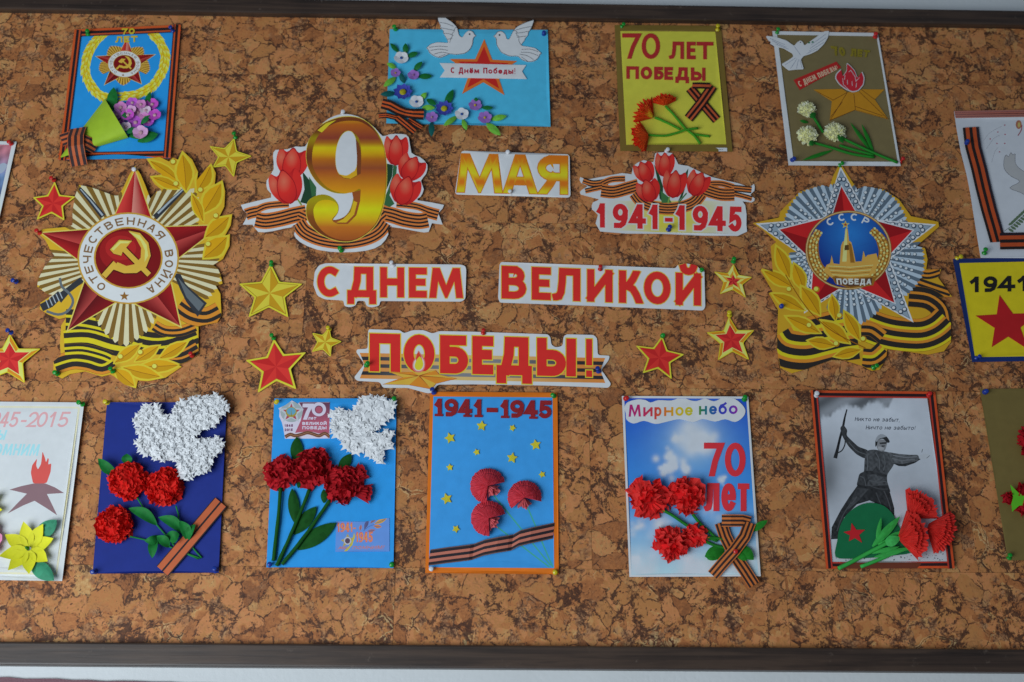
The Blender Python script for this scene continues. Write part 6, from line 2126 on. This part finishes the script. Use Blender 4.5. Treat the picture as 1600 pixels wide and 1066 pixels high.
def poster_soldier():
    ring = [(88, 67), (737, 74), (838, 992), (169, 995)]
    th = Thing('poster', 'ribbon-framed poster with grey photo of a cheering soldier and red fan carnations', 'poster', S7.p(505, 992), 'hand-made greeting posters', lift=.002, warp=curl(1267, 611, 208, 277, .004, .0015))
    a = Art()
    rnd = random.Random(3)
    cl = [(rnd.uniform(150, 700), rnd.uniform(120, 900), rnd.uniform(40, 110), rnd.uniform(-.10, .10)) for _ in range(40)]
    def photo(u, v):
        x, y = (u - S7.x0) * S7.k, (v - S7.y0) * S7.k
        t = .70
        t -= .34 * math.exp(-(((x - 175) / 60) ** 2 + ((y - 480) / 150) ** 2))
        t -= .12 * math.exp(-(((y - 570) / 90) ** 2))
        ed = np.interp(x, [130, 160, 200, 240, 290, 330, 360, 390, 425, 460, 490, 510, 530], [215, 205, 195, 155, 142, 156, 160, 135, 124, 140, 160, 128, 60]) + 6 * math.sin(x * .11) + 4 * math.sin(x * .27)
        t -= .46 * max(0, min(1, .5 - (y - ed) / 16)) * (1 - .25 * math.sin(x * .03 + y * .05))
        t += .10 * math.exp(-(((x - 420) / 200) ** 2 + ((y - 210) / 70) ** 2))
        for bx, by, r, k in cl:
            t += k * .9 * math.exp(-((x - bx) ** 2 + (y - by) ** 2) / r ** 2)
        t = max(.06, t)
        return (t * .95, t * .99, t * 1.06)
    def dark(k, hue=(1, 1.03, 1.08)):
        def f(u, v):
            n_ = math.sin(u * .45 + math.sin(v * .31) * 2.2) * math.sin(v * .38 + u * .21) + .5 * math.sin(u * .9 - v * .7)
            return tuple(max(.004, k * h_ * (1 + .42 * n_)) for h_ in hue)
        return f
    a.poly('ribbon_backing', C(120, 60, 40), S7(ring))
    a.poly('soldier_photo', photo, S7([(125, 97), (694, 102), (815, 962), (192, 962)]), 3.6)
    PH = 'soldier_photo'
    # figure, in the coordinates of the finer view
    k1, k2, k3 = .050, .085, .13
    def TEs(p):
        return TE(round_ring(p, 26, 3))
    a.stroke(PH, dark(.022), TE(smooth_pts([(222, 132), (200, 215), (180, 320), (150, 430), (125, 540), (100, 640)], 3)), [2, 2.2, 2.6, 2.8, 3.4, 3.6, 3.8, 3.8, 3.8, 3.8, 3.8, 4, 4.4, 5, 5.8, 6.0])
    a.stroke(PH, dark(.03), TE(smooth_pts([(205, 440), (200, 500), (170, 560), (125, 585)], 3)), 1.9)
    a.poly(PH, dark(k1), TEs([(150, 320), (185, 290), (230, 350), (215, 400), (270, 455), (340, 520), (440, 555), (455, 600), (410, 648), (320, 600), (240, 520), (195, 450), (165, 390)]))
    a.poly(PH, dark(k2), TEs([(425, 560), (500, 548), (620, 570), (700, 590), (730, 640), (705, 720), (640, 810), (640, 880), (680, 1000), (420, 940), (330, 930), (330, 880), (400, 780), (405, 650)]), 3)
    a.poly(PH, dark(k3), TEs([(650, 575), (760, 595), (880, 605), (965, 603), (980, 655), (930, 690), (830, 725), (760, 722), (690, 690)]), 3)
    a.poly(PH, dark(k1 * .7), TE([(690, 690), (760, 722), (830, 725), (930, 690), (975, 660), (930, 672), (800, 700)]))
    a.poly(PH, dark(k1), TEs([(350, 800), (420, 770), (445, 860), (430, 950), (320, 930)]))
    a.poly(PH, dark(k1 * .8), TE([(400, 775), (520, 770), (640, 815), (635, 840), (520, 810), (410, 810)]))
    a.poly(PH, dark(k1), TE([(490, 770), (530, 720), (570, 790), (540, 830)]))
    a.poly(PH, (.62, .64, .67), TEs([(970, 610), (1040, 590), (1085, 605), (1060, 625), (1095, 635), (1040, 650), (985, 648)]))
    a.stroke(PH, dark(.1), TE([(1000, 580), (1010, 545)]), .9); a.stroke(PH, dark(.12), TE([(1050, 640), (1085, 612)]), .7); a.stroke(PH, dark(.05), TE([(960, 655), (985, 650)]), 2)
    a.poly(PH, (.30, .30, .31), TEs([(528, 470), (545, 440), (640, 450), (640, 490), (620, 560), (580, 575), (540, 550), (530, 510)]))
    a.poly(PH, (.46, .46, .47), TEs([(545, 515), (600, 528), (615, 545), (580, 562), (545, 545)]))
    a.poly(PH, dark(.05), TE([(560, 478), (640, 470), (630, 492), (565, 495)])); a.poly(PH, dark(.06), TE([(580, 508), (620, 505), (612, 522), (585, 522)]))
    a.poly(PH, dark(.03), TE(smooth_pts([(518, 520), (520, 450), (545, 405), (590, 390), (640, 420), (668, 470), (640, 478), (600, 440), (550, 450), (535, 500)], 3, True)))
    a.poly(PH, (.42, .44, .47), TE(smooth_pts([(520, 450), (545, 405), (590, 390), (630, 415), (600, 425), (555, 440), (535, 470)], 3, True)))
    a.poly(PH, dark(.035), S7([(335, 558), (400, 565), (490, 560), (505, 610), (524, 680), (525, 735), (470, 745), (420, 650), (395, 640), (330, 660), (262, 730), (232, 840), (195, 842), (198, 780), (245, 690), (290, 620)]), 4)
    a.poly(PH, dark(.06), S7([(330, 575), (390, 580), (340, 640), (280, 690), (300, 630)]))
    for q, kk in (([(240, 470), (320, 560), (420, 600)], .13), ([(430, 600), (440, 700), (430, 770)], .17), ([(520, 580), (560, 660), (560, 760)], .15), ([(600, 600), (620, 690), (600, 770)], .14), ([(700, 610), (820, 630), (950, 625)], .26), ([(690, 640), (800, 665), (930, 650)], .20), ([(360, 830), (400, 850), (420, 930)], .12), ([(450, 870), (540, 890), (630, 880)], .12), ([(470, 930), (560, 960), (650, 960)], .08)):
        a.stroke(PH, (kk, kk * 1.03, kk * 1.08), TE(smooth_pts(q, 3)), 1.3)
    for q, kk in (([(300, 650), (255, 720), (225, 800)], .09), ([(330, 620), (300, 660)], .10), ([(430, 600), (450, 650), (490, 720)], .08), ([(470, 590), (495, 650), (512, 720)], .09)):
        a.stroke(PH, (kk, kk * 1.03, kk * 1.08), S7(smooth_pts(q, 3)), 1.6)
    # stony ground in white and black
    a.poly(PH, (.66, .68, .70), S7([(195, 845), (235, 850), (600, 880), (806, 900), (815, 962), (192, 962)]))
    for _ in range(70):
        x, y = rnd.uniform(215, 790), rnd.uniform(905, 955)
        a.poly(PH, (.03, .03, .035), S7([(x + rnd.uniform(0, 7) * math.cos(q * 1.26 + rnd.random()) + rnd.uniform(-2, 2), y + rnd.uniform(1, 5) * math.sin(q * 1.26)) for q in range(5)]))
    tx = C(70, 74, 86)
    put_text(a, 'caption_letter', tx, 'Никто не забыт,', S7.p(318, 210), S7.p(552, 215), S7.p(318, 226), S7.p(552, 231), .95, slant=.2, heights=[1.3] + [1] * 14, each=True)
    put_text(a, 'caption_letter', tx, 'Ничто не забыто!', S7.p(375, 254), S7.p(632, 257), S7.p(375, 270), S7.p(632, 273), .95, slant=.2, heights=[1.3] + [1] * 14 + [1.3], each=True)
    a.build(th, None, .0006, M_PRINT)
    strip_frame(th, ring, S7, 10.5, [(0, .34, C(226, 84, 34)), (.34, .78, C(48, 22, 24)), (.78, 1, C(206, 60, 44))])
    cut(th, 'green_helmet', S7(smooth_pts([(219, 932), (228, 850), (240, 780), (275, 715), (335, 668), (400, 652), (470, 668), (522, 720), (555, 790), (600, 880), (612, 912), (500, 928), (400, 938), (300, 942)], 3, True)), C(22, 110, 66, 1.1), .0035, .0012, M_PAPER, grid=14)
    r10, c = star_pts(S7([(302, 757), (372, 792), (356, 859), (288, 852), (260, 804)]), .42)
    cut(th, 'red_star', r10, C(196, 34, 40, 1.15), .0045, .0008)
    g = C(60, 178, 76)
    for p, r in (([(520, 845, .012), (450, 880, .010), (370, 922, .006), (300, 960, .004), (232, 994, .003)], .0034), ([(620, 884, .01), (540, 905, .008), (450, 945, .005), (348, 985, .003)], .003), ([(640, 730, .01), (560, 800, .008), (440, 870, .006)], .002)):
        tube(th, 'stem', smooth3([(*S7.p(x, y), h) for x, y, h in p]), r, g, M_PAPER)
    for b_, t_, w_ in (((432, 850), (456, 728), 7), ((410, 880), (555, 722), 13), ((400, 915), (552, 880), 7), ((420, 935), (610, 885), 9), ((470, 860), (560, 800), 10)):
        leaf(th, 'leaf', S7.p(*b_), S7.p(*t_), w_, g, .006, .012, .003)
    leaf(th, 'calyx', S7.p(480, 862), S7.p(560, 832), 17, C(70, 190, 90), .016, .018, .003, shape=.7)
    red = C(236, 54, 46, 1.15)
    fan3d(th, 'carnation', S7.p(595, 735), 2, 98, 47, red, .006, .022, 3, seed=90, pleats=34)
    fan3d(th, 'carnation', S7.p(688, 770), -72, 32, 47, red, .008, .022, 3, seed=91, pleats=36)
    fan3d(th, 'carnation', S7.p(540, 838), -46, 72, 47, red, .014, .034, 3, seed=92, pleats=36)


# ================================================================== sheets running out of the picture
def poster_flame_drawing():
    th = Thing('poster', 'white drawing of eternal flame on brown star with yellow paper flower', 'poster', (0, 906), 'hand-made greeting posters', lift=.002, warp=curl(-110, 627, 240, 280, .012, .002, (0, .2, .7, 0)))
    a = Art()
    a.poly('white_paper', (.78, .79, .78), [(-80, 627), (131.5, 629), (97, 908), (-114, 905)])
    tan = C(226, 206, 176, 1.3)
    for q in ([(-70, 635), (123.5, 637)], [(123.5, 637), (88, 897)], [(88, 897), (-104, 894)]):
        a.stroke('drawn_border', tan, q, 3)
    pk, tl = C(218, 158, 158, 1.3), C(160, 208, 212, 1.3)
    bx = [(-85, -60), (-50, -2), (2, 50), (55, 105), (118, 150), (155, 212), (208, 266), (276, 316), (328, 388)]
    put_text(a, 'drawn_letter', pk, '1945-2015', T3.p(-85, 85), T3.p(388, 85), T3.p(-95, 172), T3.p(378, 172), 3.4, boxes=[((p + 85) / 473, (q + 85) / 473) for p, q in bx], slant=.18, each=True)
    put_text(a, 'drawn_letter', tl, 'МЫ', T3.p(-65, 188), T3.p(34, 188), T3.p(-70, 245), T3.p(24, 245), 3.0, slant=.15, each=True)
    put_text(a, 'drawn_letter', tl, 'ПОМНИМ', T3.p(-75, 264), T3.p(222, 268), T3.p(-80, 328), T3.p(212, 334), 3.2, slant=.15, each=True)
    fl = [(240, 308), (254, 345), (260, 372), (270, 345), (276, 352), (272, 385), (290, 375), (286, 425), (264, 487), (222, 494), (186, 488), (174, 430), (181, 388), (210, 348), (204, 388), (214, 412), (232, 380)]
    a.poly('flame', C(208, 82, 74, 1.3), T3(round_ring(fl, 8, 2)))
    a.poly('brown_star', C(136, 104, 108, 1.25), T3([(190, 490), (256, 490), (310, 512), (362, 544), (265, 550), (290, 600), (323, 670), (260, 628), (195, 588), (130, 615), (43, 660), (95, 605), (152, 548), (53, 525), (120, 505)]))
    a.build(th, None, .0006, M_PRINT, base_grid=14)
    g = C(70, 160, 120)
    leaf(th, 'leaf', T3.p(200, 800), T3.p(322, 696), 24, g, .004, .012, .004, pleat=.0008)
    leaf(th, 'leaf', T3.p(170, 930), T3.p(306, 1038), 26, g, .004, .012, .004, pleat=.0008)
    blossom(th, 'yellow_flower', T3.p(162, 858), 40, C(232, 214, 40, 1.2), .006, 8, C(60, 150, 60), .22, True, seed=2, petal_parts=True, width=.66, cr=.07, rot=.28)
    blossom(th, 'pink_flower', T3.p(-95, 818), 30, C(222, 130, 160, 1.2), .006, 8, C(220, 200, 60), .22, False, seed=3, petal_parts=True, width=1.0, cr=.15, rot=.2)
    blossom(th, 'yellow_flower', T3.p(-110, 640), 36, C(232, 214, 40, 1.2), .006, 8, C(60, 150, 60), .22, True, seed=4, petal_parts=True, width=.66, cr=.07, rot=0)


def photo_card():
    th = Thing('photo_card', 'white-bordered photo print with pink sky hanging beside a red star', 'photo', (-40, 343), lift=.003, warp=curl(-130, 220, 160, 125, .01, .002, (0, 0, 1, 0)))
    a = Art()
    a.poly('white_border', (.80, .81, .80), [(-150, 217), (26, 221.5), (-2, 345), (-172, 340)])
    def pic(u, v):
        t = (v - 226) / 110
        c = mix(C(206, 130, 142), C(120, 150, 190), (t - .1) / .35) if t < .45 else mix(C(120, 150, 190), C(40, 46, 96), (t - .45) / .4)
        k = 1 + .35 * math.sin(u * .33 + v * .21) * math.sin(v * .17 - u * .1)
        return tuple(x * k for x in c)
    a.poly('photo_print', pic, [(-142, 223), (18.5, 226.5), (-7, 340), (-164, 335)], 3.5)
    a.poly('photo_print', C(180, 190, 206), smooth_pts([(-6, 262), (4, 255), (11, 258), (6, 268), (-4, 272)], 3, True))
    a.build(th, None, .0008, M_PRINT)


def drawing_white_dove():
    th = Thing('poster', 'white drawing with pencilled dove and orange ribbon along its edge', 'poster', T5.p(350, 1035), 'hand-made greeting posters', lift=.003, warp=curl(1490, 173, 260, 230, .006, .003, (0, 0, 0, .8)))
    a = Art()
    sil = [(24, 58), (1050, 40), (1180, 1040), (202, 1036), (176, 880), (150, 720), (132, 600), (108, 480), (70, 330), (42, 180)]
    a.poly('white_paper', (.74, .75, .78), T5(sil))
    sp = C(190, 120, 104)
    a.poly('drawn_stripe', sp, T5([(24, 56), (1050, 38), (1056, 88), (36, 106)]))
    for k in range(3):
        a.stroke('drawn_stripe', C(120, 76, 84), T5([(30, 68 + 14 * k), (1050, 50 + 14 * k)]), .6)
    gy, ol = C(196, 194, 192), C(120, 120, 128)
    dv = smooth_pts([(358, 378), (372, 350), (388, 362), (402, 335), (416, 350), (432, 345), (432, 400), (460, 440), (530, 480), (640, 500), (700, 560), (640, 640), (540, 640), (470, 602), (395, 570), (462, 528), (400, 490), (358, 440)], 3, True)
    a.poly('drawn_dove', gy, T5(dv)); a.ring('drawn_dove', ol, stroke_rings(T5(dv), .7, True))
    for k in range(7):
        b = (398 + 16 * k, 830 - 15 * k)
        for s in (-1, 1):
            a.poly('drawn_olive_twig', C(104, 126, 94), T5(ell((b[0] + 6, b[1] + s * 22), 20, 9, 10, s * .5)))
    a.stroke('drawn_olive_twig', C(84, 100, 80), T5([(362, 856), (420, 815), (520, 725)]), .8)
    a.poly('drawn_numeral', C(190, 120, 90), T5(ell((455, 148), 20, 30, 14))); a.poly('drawn_numeral', C(214, 190, 110), T5(ell((457, 150), 9, 18, 12)))
    a.stroke('drawn_numeral', C(170, 80, 90), T5(smooth_pts([(475, 150), (472, 185), (450, 222)], 3)), 1.6)
    for i, (x, y) in enumerate([(362, 152), (364, 214), (362, 274), (316, 198), (310, 274), (265, 244), (328, 330)]):
        a.ellipse('drawn_spark', C(190, 110, 124), T5.p(x, y), 1.3, 1.1, 8)
    for q in ([(218, 260), (260, 205), (340, 160)], [(240, 310), (290, 240), (330, 220)], [(275, 400), (295, 330), (320, 300)]):
        a.stroke('drawn_spark', C(150, 146, 156), T5(smooth_pts(q, 3)), .4)
    a.build(th, None, .0006, M_PRINT, base_grid=14)
    st = [(0, .17, C(40, 24, 34)), (.17, .40, C(206, 84, 34)), (.40, .60, C(36, 22, 20)), (.60, .83, C(206, 84, 34)), (.83, 1, C(36, 22, 20))]
    p = [(135, 166, .004), (142, 230, .006), (152, 300, .005), (190, 440, .004), (222, 580, .004), (258, 720, .004), (290, 830, .003), (318, 930, .002)]
    band(th, 'ribbon', [(*T5.p(x, y), h) for x, y, h in p], 25, st, dirs=(-1, .06))
    band(th, 'ribbon', [(*T5.p(330, 925), .0035), (*T5.p(500, 922), .003), (*T5.p(800, 916), .003), (*T5.p(1110, 908), .002)], 26, st)


def yellow_date_card():
    th = Thing('poster', 'yellow card in navy border reading 1941 above a red star', 'poster', R8.p(1150, 960), 'hand-made greeting posters', lift=.003, warp=curl(1490, 404, 240, 160, .004, .002, (0, 0, 0, .5)))
    a = Art()
    a.poly('navy_border', C(30, 52, 112), R8([(944, 488), (1780, 470), (1850, 950), (1034, 964)]))
    a.poly('yellow_paper', C(222, 200, 30, 1.15), R8([(974, 507), (1750, 490), (1812, 930), (1046, 942)]))
    a.build(th, None, .0008, M_PAPER, base_grid=16)
    bx = [(1024, 1076), (1086, 1148), (1155, 1232), (1244, 1298), (1318, 1356), (1376, 1428), (1438, 1500), (1507, 1584), (1592, 1656)]
    x0, x1 = 1024, 1656
    cut_letters(th, C(36, 34, 34), '1941-1945', R8.p(x0, 570), R8.p(x1, 556), R8.p(x0, 642), R8.p(x1, 628), 5.6, boxes=[((p - x0) / (x1 - x0), (q - x0) / (x1 - x0)) for p, q in bx], name='numeral')
    r10, c = star_pts(R8([(1160, 655), (1338, 738), (1292, 905), (1124, 895), (1050, 750)]), .42)
    cut(th, 'red_star', r10, C(186, 32, 34, 1.15))


def poster_olive_edge():
    th = Thing('poster', 'plain olive poster with dark red pompom carnation and lime calyx', 'poster', (1650, 874), 'hand-made greeting posters', lift=.002, warp=curl(1532, 608, 210, 266, .004, .0015, (0, 0, 0, .6)))
    a = Art(); a.poly('olive_paper', C(122, 104, 56, 1.1), [(1531, 608), (1738, 605), (1778, 872), (1575, 876)]); a.build(th, None, .0006, M_PAPER, base_grid=16)
    red = C(170, 20, 32, 1.1)
    petals(th, 'carnation', T4.p(330, 345), 30, red, .004, 150, dome=.6, ragged=.35, seed=101, width=.32)
    petals(th, 'carnation', T4.p(270, 670), 27, red, .003, 110, dome=.45, ragged=.35, seed=102, width=.32)
    petals(th, 'carnation_bud', T4.p(165, 660), 10, red, .003, 60, dome=.5, ragged=.35, seed=103, width=.4)
    cut(th, 'calyx', T4([(180, 580), (225, 625), (275, 655), (330, 690), (230, 700), (190, 735), (186, 690), (196, 650)]), C(100, 196, 40), .014, .0008, M_PAPER)
    tube(th, 'stem', smooth3([(*T4.p(330, 690), .008), (*T4.p(420, 760), .005), (*T4.p(500, 900), .003)]), .0026, C(60, 150, 40))


poster_bouquet()
poster_doves()
poster_yellow()
poster_olive_flame()
poster_dark_blue()
poster_light_blue()
poster_orange_border()
poster_sky()
poster_soldier()
poster_flame_drawing()
photo_card()
drawing_white_dove()
yellow_date_card()
poster_olive_edge()

# ------------------------------------------------------------------ push pins
H, I = 'at the upper left corner of', 'at the upper right corner of'
for u, v, c, w in [
    (136, 51, 'green', H + ' the cone bouquet poster'), (269, 46, 'blue', I + ' the cone bouquet poster'),
    (618, 43, 'green', H + ' the two doves card'), (850, 51, 'blue', I + ' the two doves card'),
    (972, 39, 'green', H + ' the yellow 70 ЛЕТ poster'), (1122, 44, 'yellow', I + ' the yellow 70 ЛЕТ poster'),
    (1215, 49, 'green', 'beside the dove on the white-framed olive poster'), (1369, 55, 'red', I + ' the white-framed olive poster'),
    (1239, 248, 'blue', 'at the lower left corner of the white-framed olive poster'), (1408, 251, 'red', 'at the lower right corner of the white-framed olive poster'),
    (1313, 256, 'green', 'at the tip of the diamond star order'), (1222, 477, 'blue', 'under the laurel leaves of the diamond star order'), (1366, 573, 'green', 'in the lower ribbon of the diamond star order'),
    (211, 265, 'white', 'at the tip of the red star order'), (61, 362, 'red', 'at the left arm of the red star order'), (88, 582, 'green', 'at the ribbon end of the red star order'), (175, 579, 'green', 'at the laurel twig of the red star order'), (299, 554, 'red', 'at the ribbon of the red star order'),
    (367, 213, 'green', 'in the gold star by the laurel leaves'), (83, 279, 'red', 'in the small red star by the order'), (16, 518, 'blue', 'in the gold-rimmed star above the flame drawing'), (24, 438, 'blue', 'stuck alone in bare cork'),
    (535, 176, 'white', 'at the top of the golden nine card'), (533, 389, 'green', 'at the bottom of the golden nine card'),
    (796, 238, 'white', 'at the top of the golden-lettered card'), (799, 301, 'white', 'at the bottom of the golden-lettered card'),
    (1042, 234, 'white', 'at the top of the tulip date card'), (1045, 357, 'blue', 'under the dash of the tulip date card'),
    (423, 412, 'green', 'in the large gold star'), (427, 527, 'green', 'in the red star left of the ПОБЕДЫ! card'), (514, 513, 'yellow', 'in the small gold star'),
    (614, 413, 'white', 'at the top of the С ДНЕМ card'), (938, 419, 'red', 'over the letter И of the ВЕЛИКОЙ card'), (1096, 424, 'green', 'over the letter Й of the ВЕЛИКОЙ card'),
    (572, 569, 'green', 'at the ribbon notch left of the letter П'), (755, 519, 'red', 'over the letter Е of the ribbon-striped ПОБЕДЫ! card'), (936, 579, 'blue', 'at the ribbon notch beside the exclamation mark'),
    (1036, 523, 'green', 'in the red star right of the ПОБЕДЫ! card'), (1147, 407, 'green', 'in the small gold star with red middle'), (1141, 491, 'yellow', 'in the red star with wide gold rim'),
    (128, 630, 'green', I + ' the flame drawing'), (167, 628, 'yellow', H + ' the dark blue poster'), (147, 892, 'blue', 'at the lower left corner of the dark blue poster'), (336, 891, 'blue', 'at the lower right corner of the dark blue poster'),
    (431, 627, 'yellow', H + ' the tissue dove poster'), (614, 625, 'green', 'in the wing of the tissue dove'), (421, 882, 'blue', 'at the lower left corner of the tissue dove poster'), (612, 881, 'green', 'at the lower right corner of the tissue dove poster'),
    (678, 612, 'blue', H + ' the orange-bordered poster'), (866, 617, 'green', I + ' the orange-bordered poster'), (674, 890, 'white', 'at the lower left corner of the orange-bordered poster'), (868, 893, 'yellow', 'at the lower right corner of the orange-bordered poster'),
    (978, 621, 'red', H + ' the sky poster'), (1164, 623, 'green', I + ' the sky poster'), (1150, 861, 'red', 'through the crossed ribbon of the sky poster'),
    (1276, 617, 'white', H + ' the soldier poster'), (1453, 616, 'red', I + ' the soldier poster'),
    (1541, 611, 'blue', H + ' the plain olive poster'), (1579, 871, 'green', 'at the lower left corner of the plain olive poster'),
    (1512, 221, 'blue', 'in the ribbon of the pencilled dove drawing'), (1540, 394, 'green', 'at the lower left corner of the pencilled dove drawing'), (1497, 402, 'yellow', H + ' the yellow 1941 card'), (1527, 558, 'blue', 'at the lower left corner of the yellow 1941 card'), (16, 222, 'red', I + ' the pink sky photo'),
]:
    pin(u, v, c, w, .012 if 'crossed' in w else (.010 if 'wing' in w else .004))
